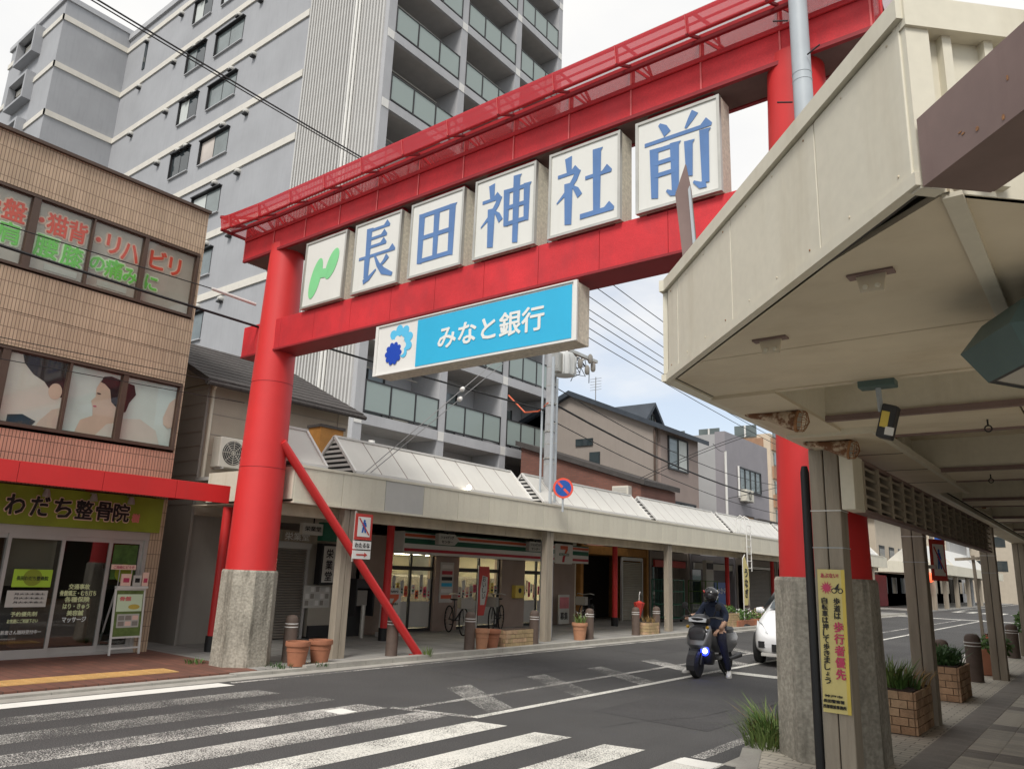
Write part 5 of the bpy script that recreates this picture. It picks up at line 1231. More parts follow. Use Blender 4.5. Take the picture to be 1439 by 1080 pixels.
ac2 = thing('air_conditioner', 'white air conditioner fixed to the red brick annex wall', 'air conditioner', (-14.4, 24.1, 4.4))
def ac_y(t, x0, x1, y, z0, z1):
    b = MB(); b.box(x0, x1, y - 0.3, y, z0, z1); b.build('casing', 'ac_white', t, bevel=0.015)
    b = MB(); b.box(x1, x1 + 0.012, y - 0.27, y - 0.03, z0 + 0.05, z1 - 0.05); b.build('side_grille', 'cream_grey', t)
    b = MB()
    for k in range(8): b.box(x0 + 0.05, x1 - 0.05, y - 0.31, y - 0.3, z0 + 0.06 + k * (z1 - z0 - 0.1) / 8, z0 + 0.09 + k * (z1 - z0 - 0.1) / 8)
    b.build('front_grille', 'cream_grey', t)
ac_y(ac2, -14.1, -13.45, 24.2, 4.15, 4.7)
gh = thing('grey_house', 'flat roofed pale grey house beside the brown gabled house', 'house', (-14, 34, 0))
b = MB(); b.box(-20, -14.45, 34, 39.6, 2.6, 8.28); b.build('side_wall', 'house_lgrey', gh); b = MB(); b.box(-14.45, -13.95, 34.0, 39.6, 2.6, 8.38); b.build('front_wall', 'house_purple', gh)
simple_window(gh, '+X', (-13.94, 37.0, 6.35), 2.8, 1.05, 'glass_sky', split=4); b = MB(); b.tube([(-13.9, 33.9, 7.4), (-13.9, 33.9, 3.2)], 0.06, 8); b.build('vent_pipe', 'white', gh, smooth=True)
b = MB(); b.tube([(-13.88, 35.4, 6.9), (-13.88, 35.4, 5.4)], 0.05, 8); b.build('duct', 'white', gh, smooth=True)
b = MB(); b.box(-13.94, -12.9, 35.2, 38.8, 4.25, 4.38); b.build('canopy', 'roof_dark', gh)
ac3 = thing('air_conditioner', 'boxed air conditioner under the window of the pale grey house', 'air conditioner', (-13.7, 36, 5.3)); ac_unit(ac3, -13.93, 35.6, 36.5, 5.25, 5.8, 0.35)
ob = thing('orange_roof_box', 'small orange box on the arcade roof before the grey house', 'roof box', (-12.8, 31, 3.2)); b = MB(); b.box(-13.0, -12.3, 32.0, 32.9, 3.05, 4.2); b.build('body', 'orange_wood', ob); b = MB(); b.box(-13.03, -12.27, 31.97, 32.93, 4.2, 4.26); b.build('lid', 'roof_dark', ob)
ta = thing('tan_apartment_block', 'cream and brown apartment block with rows of windows beyond the grey house', 'building', (-16, 50, 0))
b = MB(); b.box(-30, -16, 46, 60, 0, 10.4); b.build('wall', 'apt_tan', ta)
for k in range(5):
    z = 2.4 + 1.75 * k
    b = MB(); b.box(-29, -16.4, 45.9, 46, z, z + 0.75); b.box(-16, -15.9, 46.2, 59.8, z, z + 0.75); b.build('brick_band', 'apt_brown', ta)
    for j in range(8): b = MB(); b.box(-16.0, -15.93, 46.5 + j * 1.6, 47.6 + j * 1.6, z + 0.85, z + 1.6); q = b.build('window', 'glass_sky', ta); b = MB(); b.box(-15.93, -15.88, 47.0 + j * 1.6, 47.08 + j * 1.6, z + 0.85, z + 1.6); b.build('mullion', 'white', q)
    for j in range(5): b = MB(); b.box(-18.2 - j * 2.4, -16.8 - j * 2.4, 45.93, 46.0, z + 0.85, z + 1.6); q = b.build('window', 'glass_sky', ta); b = MB(); b.box(-17.55 - j * 2.4, -17.45 - j * 2.4, 45.88, 45.93, z + 0.85, z + 1.6); b.build('mullion', 'white', q)

# ================================================================ FAR END OF THE STREET
fa = thing('far_arcade', 'second cream arcade beyond the crossing with angled corner and red lantern', 'arcade', (-11, 60, 0))
b = MB(); b.prism([(-10.0, 61, 2.5), (-10, 100, 2.5), (-13.5, 100, 2.5), (-13.5, 58.2, 2.5), (-12.5, 58.5, 2.5)], (0, 0, 0.75)); b.build('fascia', 'cream', fa)
b = MB(); b.prism([(-10.3, 61.5, 3.25), (-11.6, 61.5, 4.7), (-13.3, 61.5, 3.25)], (0, 8, 0)); b.build('skylight_ridge', 'lantern_sheet', fa)
b = MB(); b.prism([(-10.3, 71, 3.25), (-11.6, 71, 4.7), (-13.3, 71, 3.25)], (0, 20, 0)); b.build('skylight_ridge', 'lantern_sheet', fa)
for y in (61.4, 66, 71, 77, 84): b = MB(); b.box(-10.5, -10.2, y - 0.15, y + 0.15, 0.06, 2.5); b.build('post', 'wood_post', fa)
b = MB(); b.box(-16, -14, 58.5, 100, 0, 2.5); b.build('shop_wall', 'dark_inside', fa)
b = MB(); b.box(-14, -13.9, 59, 64, 0.1, 2.3); b.build('shop_front', 'red_dark', fa)
fl_ = thing('red_paper_lantern', 'glowing red paper lantern hanging under the far arcade', 'lantern', (-10.8, 60.8, 1.9)); b = MB(); b.lathe((-10.4, 60.5, 1.9), [(0.12, 0), (0.3, 0.15), (0.3, 0.5), (0.12, 0.65)], 14); b.build('shade', 'red_lantern', fl_, smooth=True); b = MB(); b.bar((-10.4, 60.5, 2.55), (-10.4, 60.5, 2.7), 0.03); b.build('cord', 'black', fl_)
houses = [(-24, -14, 62, 74, 6.5, 'house_cream', 'cream far house above the second arcade'), (-26, -14, 76, 92, 9, 'apt_tan', 'tan far building past the second arcade'), (-28, -14, 94, 120, 7, 'house_lgrey', 'pale grey far building along the street'), (-24, -12.5, 122, 150, 8.5, 'house_brown2', 'brown far building near the street end'),
          (-34, -11, 168, 180, 6.5, 'house_cream', 'cream distant building at the street end'), (-10, 2, 190, 200, 9, 'house_purple', 'purple grey distant building closing the street'), (3, 16, 120, 160, 8, 'house_lgrey', 'pale distant building on the right side of the street')]
for (x0, x1, y0, y1, h_, m_, lab) in houses:
    t = thing('distant_building', lab, 'building', ((x0 + x1) / 2, (y0 + y1) / 2, 0), 'buildings at the far end of the street')
    b = MB(); b.box(x0, x1, y0, y1, 0, h_); b.build('wall', m_, t)
    b = MB(); b.prism([(x0 - 0.4, y0 - 0.4, h_), (x1 + 0.4, y0 - 0.4, h_), ((x0 + x1) / 2, y0 - 0.4, h_ + 1.6)], (0, y1 - y0 + 0.8, 0)); b.build('roof', 'roof_dark', t)
    nz = int((h_ - 1) / 2.6)
    for k in range(nz):
        for j in range(int((y1 - y0) / 3.2)):
            b = MB(); b.box(x1, x1 + 0.05, y0 + 0.8 + j * 3.2, y0 + 2.4 + j * 3.2, 3.3 + k * 2.6 if h_ > 5 else 1, 4.5 + k * 2.6 if h_ > 5 else 2) if 4.6 + k * 2.6 < h_ else b.box(x1, x1 + 0.05, y0 + 0.8 + j * 3.2, y0 + 2.4 + j * 3.2, 1.0, 2.2); b.build('window', 'glass_dark', t)
        for j in range(int((x1 - x0) / 3.2)):
            b = MB(); b.box(x0 + 0.8 + j * 3.2, x0 + 2.4 + j * 3.2, y0 - 0.05, y0, min(3.3 + k * 2.6, h_ - 1.4), min(4.5 + k * 2.6, h_ - 0.3)); b.build('window', 'glass_dark', t)
# small houses stepping up the far hillside
hr2 = random.Random(41)
spots_ = [(-13, 108), (-22, 116), (-6, 206), (-16, 150), (-27, 140), (-12, 176), (-20, 186), (-33, 170), (-2, 216), (-9, 228), (4, 226), (-15, 130)]
words_ = ['cream', 'grey', 'white', 'tan', 'brown', 'purple grey']; mats_ = ['house_cream', 'house_grey', 'house_lgrey', 'apt_tan', 'house_brown', 'house_purple']
for i, (x, y_) in enumerate(spots_):
    k = i % 6; w = hr2.uniform(6, 10); h_ = hr2.uniform(7, 11) + (y_ - 100) * 0.055
    t = thing('distant_house', '%s %s house among the small ones at the street end' % ('nearer' if i < 6 else 'farther', words_[k]), 'house', (x, y_, 0), 'small houses on the far hillside')
    b = MB(); b.box(x - w / 2, x + w / 2, y_, y_ + 7, 0, h_); b.build('wall', mats_[k], t)
    b = MB(); b.prism([(x - w / 2 - 0.5, y_ - 0.5, h_), (x + w / 2 + 0.5, y_ - 0.5, h_), (x, y_ - 0.5, h_ + 2.0)], (0, 8, 0)); b.build('roof', hr2.choice(['roof_dark', 'roof_blue', 'red_brick_wall', 'roof_dark']), t)
    for j in range(2):
        for q_ in range(3):
            b = MB(); b.box(x - w / 2 + 0.8 + q_ * (w - 1) / 3, x - w / 2 + 2.2 + q_ * (w - 1) / 3, y_ - 0.05, y_, h_ - 1.9 - j * 2.8, h_ - 0.7 - j * 2.8); b.build('window', 'glass_dark', t)
for i, (x, y_) in enumerate(((-11.2, 62), (-11.0, 84), (-1.9, 74), (-11.2, 112))):
    t = thing('utility_pole', ('far utility pole at the crossing corner by the second arcade', 'far utility pole behind the second arcade', 'far utility pole on the right side of the street', 'farthest utility pole down the street')[i], 'utility pole', (x, y_, 0), 'far utility poles'); b = MB(); b.tube([(x, y_, 0), (x, y_, 9.5)], [0.16, 0.11], 10); b.build('shaft', 'pole_conc', t, smooth=True)
    for z in (7.6, 8.4, 9.1): b = MB(); b.box(x - 0.9, x + 0.9, y_ - 0.05, y_ + 0.05, z, z + 0.1); b.build('crossarm', 'steel', t)
    b = MB(); b.lathe((x + 0.35, y_, 6.6), [(0.1, 0), (0.25, 0.03), (0.25, 0.7), (0.1, 0.75)], 12); b.build('transformer', 'transformer', t, smooth=True)
# wooded hills behind the town
b = MB(); N = 60; hr = random.Random(11); hs_ = []
for i in range(N + 1):
    a = R_(-75 + 110 * i / N); hs_.append((a, 18 + 9 * math.sin(i * 0.33) + 6 * math.sin(i * 0.9 + 1) + hr.uniform(-1.5, 1.5)))
for i in range(N):
    (a0, h0), (a1, h1) = hs_[i], hs_[i + 1]
    p = lambda a, r_, z: (math.sin(a) * r_, math.cos(a) * r_, z)
    b.add([p(a0, 520, -1), p(a1, 520, -1), p(a1, 640, h1), p(a0, 640, h0), p(a1, 800, -1), p(a0, 800, -1)], [(0, 1, 2, 3), (3, 2, 4, 5)])
struct(b.build('hills', 'mountain'))
# far traffic signal
ts = thing('traffic_signal', 'traffic signal on an arm pole at the far crossing', 'traffic light', (-2.6, 58.5, 0.18))
b = MB(); b.tube([(-2.9, 58.5, 0.1), (-2.9, 58.5, 6.0)], 0.1, 10); b.tube([(-2.9, 58.5, 5.6), (-6.2, 58.5, 5.9)], 0.06, 8); b.build('pole', 'galv', ts)
b = MB(); b.box(-6.4, -5.2, 58.2, 58.4, 5.35, 5.75); b.build('housing', 'galv', ts)
for k, m_ in enumerate(('store_green', 'amber', 'red_lantern')): b = MB(); b.lathe((-6.2 + k * 0.4, 58.2, 5.55), [(0.15, 0), (0.15, 0.05), (0.01, 0.06)], 14, ax=(0, -1, 0)); b.build('lamp', m_, ts)
gs = thing('direction_sign', 'blue and white direction sign hung over the far crossing', 'sign', (-8.6, 57, 4.5)); b = MB(); b.box(-9.3, -7.6, 57, 57.08, 4.6, 5.3); b.build('panel', 'noparking_blue', gs); b = MB(); b.box(-9.2, -8.2, 56.98, 57, 4.8, 5.0); b.build('arrow', 'white', gs); b = MB(); b.tube([(-10.4, 57.1, 0), (-10.4, 57.1, 5.2), (-7.6, 57.1, 5.2)], 0.07, 8); b.build('pole', 'galv', gs)

# ================================================================ UTILITY POLE AND WIRES
up_ = thing('utility_pole', 'concrete utility pole with transformer and insulators above the left arcade', 'utility pole', (-11.2, 15.85, 0))
b = MB(); b.tube([(-11.2, 15.85, 0.06), (-11.2, 15.85, 4.5), (-11.2, 15.85, 10.2)], [0.17, 0.145, 0.115], 18); b.build('shaft', 'pole_conc', up_, smooth=True)
b = MB(); b.tube([(-10.68, 15.18, 3.1), (-10.68, 15.18, 6.9)], 0.04, 8); b.tube([(-10.74, 15.46, 3.1), (-10.74, 15.46, 6.4)], 0.03, 8); b.tube([(-10.99, 15.18, 3.1), (-10.99, 15.18, 7.2)], 0.028, 8); b.build('conduit', 'galv', up_, smooth=True)
b = MB()
for k in range(8): b.tube([(-10.98, 15.3, 4.2 + 0.5 * k), (-10.62, 15.3, 4.2 + 0.5 * k)], 0.011, 5)
b.build('step_bolt', 'steel', up_)
for k, (z, r_) in enumerate(((3.6, 0.165), (4.4, 0.16), (5.1, 0.155), (5.8, 0.15))): b = MB(); b.lathe((-11.2, 15.85, z), [(r_, 0), (r_ + 0.008, 0.002), (r_ + 0.008, 0.04), (r_, 0.042)], 18); b.build('steel_band', 'steel', up_, smooth=True)
tr = empty_part('transformer', up_)
b = MB(); b.lathe((-10.8, 15.86, 6.55), [(0.1, 0), (0.26, 0.02), (0.26, 0.56), (0.22, 0.62), (0.05, 0.65)], 24); b.build('tank', 'transformer', tr, smooth=True)
b = MB()
for a in range(12): ang = a * PI / 6; b.obox((-10.8 + 0.28 * math.cos(ang), 15.86 + 0.28 * math.sin(ang), 6.84), (0.03 * math.cos(ang), 0.03 * math.sin(ang), 0), (-0.008 * math.sin(ang), 0.008 * math.cos(ang), 0), (0, 0, 0.24))
b.build('cooling_fin', 'transformer', tr); b = MB(); b.box(-10.9, -10.7, 15.42, 15.62, 6.6, 7.1); b.build('bracket', 'steel', tr)
for i, (yy, z) in enumerate(((15.8, 7.2), (15.95, 7.2))): b = MB(); b.lathe((-10.8, yy, z), [(0.03, 0), (0.05, 0.03), (0.03, 0.06), (0.05, 0.09), (0.02, 0.14)], 10); b.build('bushing', 'white', tr, smooth=True)
for z in (7.3, 8.2, 9.3, 9.9):
    b = MB(); b.box(-11.7, -9.9, 15.42, 15.52, z, z + 0.09) if z > 8 else b.box(-10.9, -10.8, 15.3, 17.5, z, z + 0.08); ca_ = b.build('crossarm', 'steel', up_)
    for k in range(4):
        c_ = (-11.55 + k * 0.5, 15.47, z + 0.09) if z > 8 else (-11.2, 16.5 + k * 0.28, z + 0.08)
        b = MB(); b.lathe(c_, [(0.02, 0), (0.05, 0.03), (0.035, 0.06), (0.05, 0.09), (0.02, 0.13)], 10); b.build('insulator', 'white', ca_, smooth=True)
b = MB(); pw_ = random.Random(4)
for k in range(12):
    p0 = Vector((-11.2, 16.4 + pw_.uniform(0, 1.1), 7.3 + pw_.uniform(-0.1, 0.25))); p1 = Vector((-11.2 + pw_.uniform(-0.2, 0.2), 16.4 + pw_.uniform(0, 1.2), 6.9 + pw_.uniform(-0.2, 0.4))); mid = (p0 + p1) / 2 + Vector((0.1, pw_.uniform(-0.1, 0.3), pw_.uniform(-0.25, 0.1)))
    b.tube([p0, mid, p1], 0.012, 5)
b.build('jumper_cable', 'wire', up_)
for (yy, z) in ((16.6, 6.95), (16.95, 6.85), (17.25, 7.0), (17.1, 7.2)): b = MB(); b.lathe((-10.8, yy, z), [(0.04, 0), (0.07, 0.05), (0.07, 0.2), (0.03, 0.26)], 10); b.build('cutout_switch', 'house_grey', up_, smooth=True)
def wire(p, q, sag, r_, lab, group, m_='wire', n=14):
    p, q = Vector(p), Vector(q); b = MB()
    pts = [p.lerp(q, i / n) + Vector((0, 0, -4 * sag * (i / n) * (1 - i / n))) for i in range(n + 1)]
    b.tube(pts, r_, 5); o = b.build('overhead_wire', m_); tag(o, lab, 'wire', group); return o
G1 = 'power lines crossing the sky at top left'
for dx, dz, wd in ((0, 0.12, 'uppermost'), (0.25, 0.0, 'middle'), (0.32, -0.06, 'lowest')): wire((-11.0 + dx, -6, 9.9 + dz), (-11.05 + dx, 15.47, 9.42 + dz), 0.25, 0.011, wd + ' of three thin power lines crossing the sky at top left', G1)
wire((-11.2, -8, 5.9), (-10.95, 15.2, 5.55), 0.25, 0.022, 'thick black cable sagging across the clinic front', 'cables across the clinic')
wire((-11.25, -8, 5.75), (-11.2, 6.2, 5.9), 0.06, 0.009, 'thin line running above the thick cable to the left pillar', 'cables across the clinic')
b = MB(); b.tube([(-11.2, 6.15, 5.9), (-11.15, 6.95, 5.86)], 0.026, 10); tag(b.build('cable_sleeve', 'white', None, smooth=True), 'white protective tube on the thin line beside the left pillar', 'cable sleeve')
for k, (z0, z1) in enumerate(((3.98, 4.15), (4.3, 4.42))): wire((-11.25, -8, z0), (-11.2, 7.0, z1), 0.1, 0.006, ('lower', 'upper')[k] + ' of two hair thin lines crossing the pictured clinic windows', 'thin lines before the clinic windows')
G2 = 'power lines running down the street over the left arcade'
for k in range(4): wire((-11.55 + 0.5 * k, 15.47, 9.43), (-11.6 + 0.5 * k, 60, 8.2), 0.55, 0.012, ('first', 'second', 'third', 'fourth')[k] + ' line from the left in the upper power line bundle running down the street', G2)
for k in range(3): wire((-11.2 + 0.4 * k, 15.47, 8.3), (-11.2 + 0.4 * k, 60, 7.4), 0.6, 0.012, ('first', 'second', 'third')[k] + ' line from the left in the lower power line bundle running down the street', G2)
wire((-10.8, 15.3, 5.75), (-11.5, 42, 5.6), 0.75, 0.028, 'thick black cable sagging from the pole in front of the brown house', 'cables before the houses')
wire((-10.8, 15.3, 6.2), (-12.5, 42, 6.6), 0.8, 0.013, 'thin cable sagging from the pole before the grey house', 'cables before the houses')
wire((-10.8, 15.3, 5.3), (-12.2, 42, 4.9), 0.6, 0.013, 'lowest cable sagging from the pole before the houses', 'cables before the houses')
wire((-13.2, 24.4, 4.9), (-11.6, 31, 7.5), -0.1, 0.012, 'slanting service line rising from the brick annex', 'slanting house service lines')
wire((-13.2, 24.1, 4.9), (-11.6, 30.6, 7.5), -0.1, 0.012, 'second slanting service line just left of the one rising from the brick annex', 'slanting house service lines')
wire((-13.9, 33.9, 5.2), (-11.6, 44, 7.8), 0.15, 0.014, 'slanting service line rising past the grey house', 'slanting house service lines')
wire((-13.9, 33.9, 7.4), (-12.4, 29, 6.9), 0.12, 0.012, 'short line linking the grey house pipe to the street cables', 'slanting house service lines')
b = MB(); b.tube([(-12.9, 16.2, 6.35), (-12.0, 15.8, 5.7), (-11.3, 15.45, 5.6), (-10.9, 15.3, 5.75)], 0.02, 6); tag(b.build('orange_cable', 'store_orange'), 'short orange cable sleeve hanging at the utility pole', 'cable')
for k, (p, q) in enumerate((((-10.7, 9.25, 3.2), (-11.2, 15.85, 8.4)), ((-10.75, 9.4, 3.2), (-11.2, 15.85, 8.1)))):
    t = thing('guy_wire', ('upper steel guy wire with white insulator rising from the arcade roof', 'lower steel guy wire with white insulator rising from the arcade roof')[k], 'wire', p, 'steel guy wires above the arcade')
    b = MB(); b.tube([p, q], 0.009, 5); b.build('strand', 'wire_grey', t); f_ = 0.45 - 0.02 * k; c_ = Vector(p).lerp(Vector(q), f_ - 0.03); b = MB(); b.lathe(c_, [(0.02, 0), (0.05, 0.02), (0.05, 0.1), (0.02, 0.12)], 10, ax=Vector(q) - Vector(p)); b.build('insulator', 'white', t, smooth=True)
# ================================================================ RIGHT ARCADE (its end is cut at 45 degrees over the corner)
ra_ = thing('corner_arcade_canopy', 'large cream arcade canopy with angled end overhanging the right pavement', 'arcade', (-1.7, 6.3, PZ))
C1, C2 = Vector((-1.81, 3.66, 0)), Vector((-0.315, 2.11, 0))
ZB, ZT = 2.65, 3.20
dch = (C2 - C1).normalized(); nch = Vector((dch.y, -dch.x, 0))          # outward normal towards the camera
if nch.y > 0: nch = -nch
Lc = (C2 - C1).length
fe = empty_part('end_fascia', ra_)
cuts = [0.0, 0.08, 0.42, 0.77, 1.0]
for a, c_ in zip(cuts[:-1], cuts[1:]):
    p = C1 + dch * (Lc * a + 0.003); q = C1 + dch * (Lc * c_ - 0.003)
    b = MB(); b.prism([p + V(0, 0, ZB + 0.03), q + V(0, 0, ZB + 0.03), q + V(0, 0, ZT - 0.05), p + V(0, 0, ZT - 0.05)], -nch * 0.02); b.build('fascia_panel', 'cream', fe, bevel=0.003)
b = MB(); b.prism([C1 - nch * 0.022 + V(0, 0, ZB), C2 - nch * 0.022 + V(0, 0, ZB), C2 - nch * 0.022 + V(0, 0, ZT), C1 - nch * 0.022 + V(0, 0, ZT)], -nch * 0.03); b.build('fascia_backing', 'seam', fe)
b = MB(); b.prism([C1 - dch * 0.012 + nch * 0.018 + V(0, 0, ZT - 0.045), C2 + dch * 0.02 + nch * 0.018 + V(0, 0, ZT - 0.045), C2 + dch * 0.02 + nch * 0.018 + V(0, 0, ZT + 0.02), C1 - dch * 0.012 + nch * 0.018 + V(0, 0, ZT + 0.02)], -nch * 0.06); b.build('top_lip', 'cream', fe)
b = MB(); b.prism([C1 - dch * 0.012 + nch * 0.008 + V(0, 0, ZB - 0.012), C2 + dch * 0.02 + nch * 0.008 + V(0, 0, ZB - 0.012), C2 + dch * 0.02 + nch * 0.008 + V(0, 0, ZB + 0.026), C1 - dch * 0.012 + nch * 0.008 + V(0, 0, ZB + 0.026)], -nch * 0.035); b.build('bottom_trim', 'cream', fe)
for k in range(9):
    p = C1 + dch * (0.06 + k * (Lc - 0.12) / 8)
    for zz in (ZT - 0.075, ZB + 0.055):
        b = MB(); b.lathe(p + V(0, 0, zz), [(0.0045, -0.001), (0.004, 0.002), (0.001, 0.003)], 7, ax=nch)
        b.build('screw', 'rust' if k % 3 == 0 else 'cream_soffit', fe)
# fascia along the road, seen from the street
fr_ = empty_part('road_fascia', ra_)
y = 3.68; s0 = None
for k in range(44):
    if s0 is None: b = MB(); b.box(-1.85, -1.822, y + 0.004, y + 0.996, ZB + 0.03, ZT - 0.05); s0 = b.build('fascia_panel', 'cream', fr_)
    else: piece(s0, fr_, (0, k * 1.0, 0))
b = MB(); b.box(-1.82, -1.78, 3.7, 47.7, ZB, ZT); b.build('fascia_backing', 'seam', fr_); b = MB(); b.box(-1.862, -1.80, 3.66, 47.7, ZT - 0.045, ZT + 0.02); b.box(-1.862, -1.79, 3.68, 47.7, ZB - 0.012, ZB + 0.026); b.build('fascia_trim', 'cream', fr_)
# roof and soffits
P2 = Vector((2.3, 4.72, 0))
b = MB(); b.prism([(C1.x + 0.03, C1.y + 0.02, ZT - 0.04), (C2.x, C2.y + 0.05, ZT - 0.04), (P2.x, P2.y, ZT - 0.04), (2.3, 47.7, ZT - 0.04), (-1.78, 47.7, ZT - 0.04)], (0, 0, 0.05)); b.build('roof_deck', 'concrete_plain', ra_)
so_ = empty_part('soffit', ra_)
def soff(poly, z=ZB, name='soffit_panel', m_='cream_soffit'):
    b = MB(); b.prism([(x, y_, z) for x, y_ in poly], (0, 0, 0.02)); return b.build(name, m_, so_)
def chx(y_): # x on the end face line at given y
    t = (y_ - C1.y) / (C2.y - C1.y); return C1.x + (C2.x - C1.x) * t
g_ = 0.004
soff([(chx(3.45) + 0.03, 3.45 - g_), (chx(2.7) + 0.03, 2.70), (-0.24 - g_, C2.y + 0.09), (-0.24 - g_, 3.45 - g_)])
soff([(C1.x + 0.03, C1.y), (chx(3.45) + 0.03, 3.45 + g_), (-0.24 - g_, 3.45 + g_), (-0.24 - g_, 4.2), (C1.x + 0.03, 4.2)])
soff([(-0.24 + g_, C2.y + 0.12), (1.0, 3.42), (1.0, 4.2), (-0.24 + g_, 4.2)])
b = MB(); b.box(-0.265, -0.215, C2.y + 0.1, 3.5, ZB - 0.015, ZB - 0.001); b.build('soffit_batten', 'cream', so_)
b = MB(); b.box(-1.42, 2.25, 4.19, 4.235, ZB - 0.008, ZB + 0.33); b.build('coffer_edge', 'cream_soffit', so_)
beams = [(5.18, 5.95), (8.0, 8.85), (10.85, 11.7), (13.7, 14.55), (16.6, 17.4), (19.4, 20.3), (22.3, 23.2), (25.2, 26), (28, 29), (31, 32), (34, 35), (37, 38), (40, 41), (43, 44)]
prevy = 4.235
for (a, c_) in beams:
    cb = empty_part('ceiling_bay', ra_)
    b = MB(); b.box(-1.42, 0.42, prevy, a, ZB + 0.30, ZB + 0.32); b.box(0.43, 2.25, prevy, a, ZB + 0.30, ZB + 0.32); b.build('ceiling_panel', 'cream_soffit', cb)
    b = MB(); b.box(-1.42, 2.25, a, a + 0.02, ZB + 0.025, ZB + 0.32); b.build('coffer_wall', 'cream', cb)
    b = MB(); b.box(-1.42, -0.35, a + 0.02, c_, ZB, ZB + 0.02); b.box(-0.34, 2.25, a + 0.02, c_, ZB, ZB + 0.02); b.build('beam_soffit', 'cream_soffit', cb)
    b = MB(); b.box(-1.42, 2.25, a - 0.02, a + 0.03, ZB - 0.012, ZB + 0.024); b.box(-1.42, 2.25, c_ - 0.03, c_ + 0.02, ZB - 0.012, ZB + 0.3); b.build('beam_trim', 'brown_beam', cb)
    prevy = c_ + 0.02
b = MB(); b.box(-1.44, -1.42, 4.235, 47.7, ZB, ZB + 0.33); b.build('inner_fascia', 'cream', ra_)
b = MB(); b.box(-1.80, -1.42, 4.2, 5.56, ZB - 0.02, ZB); b.box(-1.80, -1.20, 5.56, 9.66, ZB - 0.03, ZB - 0.015); b.box(-1.80, -1.48, 9.66, 47.7, ZB - 0.035, ZB - 0.015); b.build('edge_ledge', 'cream_soffit', ra_)
b = MB(); b.box(-1.23, -1.195, 5.55, 9.68, ZB - 0.04, ZB + 0.01); b.box(-1.51, -1.475, 9.68, 47.7, ZB - 0.045, ZB + 0.01); b.box(-1.80, -1.2, 5.53, 5.56, ZB - 0.04, ZB + 0.01); b.build('ledge_trim', 'cream', ra_)
b = MB()
for y_ in (6.6, 7.6, 8.6): b.box(-1.79, -1.23, y_ - 0.005, y_ + 0.005, ZB - 0.033, ZB - 0.029)
b.build('ledge_joint', 'seam', ra_)
for y_ in (6.2, 7.1, 10.0, 12.6, 15.2):
    b = MB(); b.tube([(-1.40, y_, ZB + 0.22), (-1.40, y_, ZB + 0.05)], 0.028, 8); b.build('conduit_stub', 'rust', ra_)
    b = MB(); b.tube([(-1.40, y_ + 0.25, ZB + 0.3), (-1.38, y_ + 0.22, ZB + 0.05)], 0.045, 10); b.build('rain_pipe', 'cream', ra_, smooth=True)
# ribbed return panel and rusty brown beam at the near corner
dr = Vector((0.7071, 0.7071, 0)); nr = Vector((0.7071, -0.7071, 0))
Q0 = C2 + V(0.0, 0.03, 0)
b = MB(); b.prism([Q0 + V(0, 0, ZB), Q0 + dr * 2.2 + V(0, 0, ZB), Q0 + dr * 2.2 + V(0, 0, ZT), Q0 + V(0, 0, ZT)], -nr * 0.02); rp_ = b.build('return_panel', 'cream', ra_)
for k in range(9):
    p = Q0 + dr * (0.12 + 0.13 * k); b = MB(); b.obox(p + nr * 0.012 + V(0, 0, (ZB + ZT) / 2), dr * 0.014, nr * 0.014, V(0, 0, (ZT - ZB) / 2 - 0.02)); b.build('rib', 'cream', rp_)
b = MB(); b.obox(Q0 + dr * 1.1 + nr * 0.02 + V(0, 0, ZT - 0.02), dr * 1.12, nr * 0.03, V(0, 0, 0.05)); b.build('return_lip', 'cream', rp_)
b = MB(); b.obox(Q0 + dr * 0.02 + nr * 0.02 + V(0, 0, ZB + 0.26), dr * 0.035, nr * 0.02, V(0, 0, 0.28)); b.build('corner_post', 'cream', rp_)
B0 = C2 + dch * 0.02 + V(0.02, 0, 0)
b = MB(); b.obox(B0 + dch * 0.65 + V(0, 0, ZB + 0.075), dch * 0.65, nch * 0.012, V(0, 0, 0.10)); rb = b.build('rusty_beam', 'brown_beam', ra_)
b = MB(); b.obox(B0 + dch * 0.65 - nch * 0.09 + V(0, 0, ZB - 0.018), dch * 0.65, nch * 0.09, V(0, 0, 0.006)); b.obox(B0 + dch * 0.65 - nch * 0.18 + V(0, 0, ZB + 0.07), dch * 0.65, nch * 0.01, V(0, 0, 0.09)); b.build('beam_underside', 'brown_beam', rb)
rs_ = random.Random(9)
for k in range(12):
    u_ = rs_.uniform(0.15, 0.75); v = rs_.uniform(-0.02, 0.10)
    flat(ell(0, 0, rs_.uniform(0.002, 0.007), rs_.uniform(0.002, 0.008), 7), B0 + dch * u_ + nch * 0.012 + V(0, 0, ZB + v), (dch, V(0, 0, 1), nch), 'rust', rb, 0.0006, 'rust_patch', 0.0008)
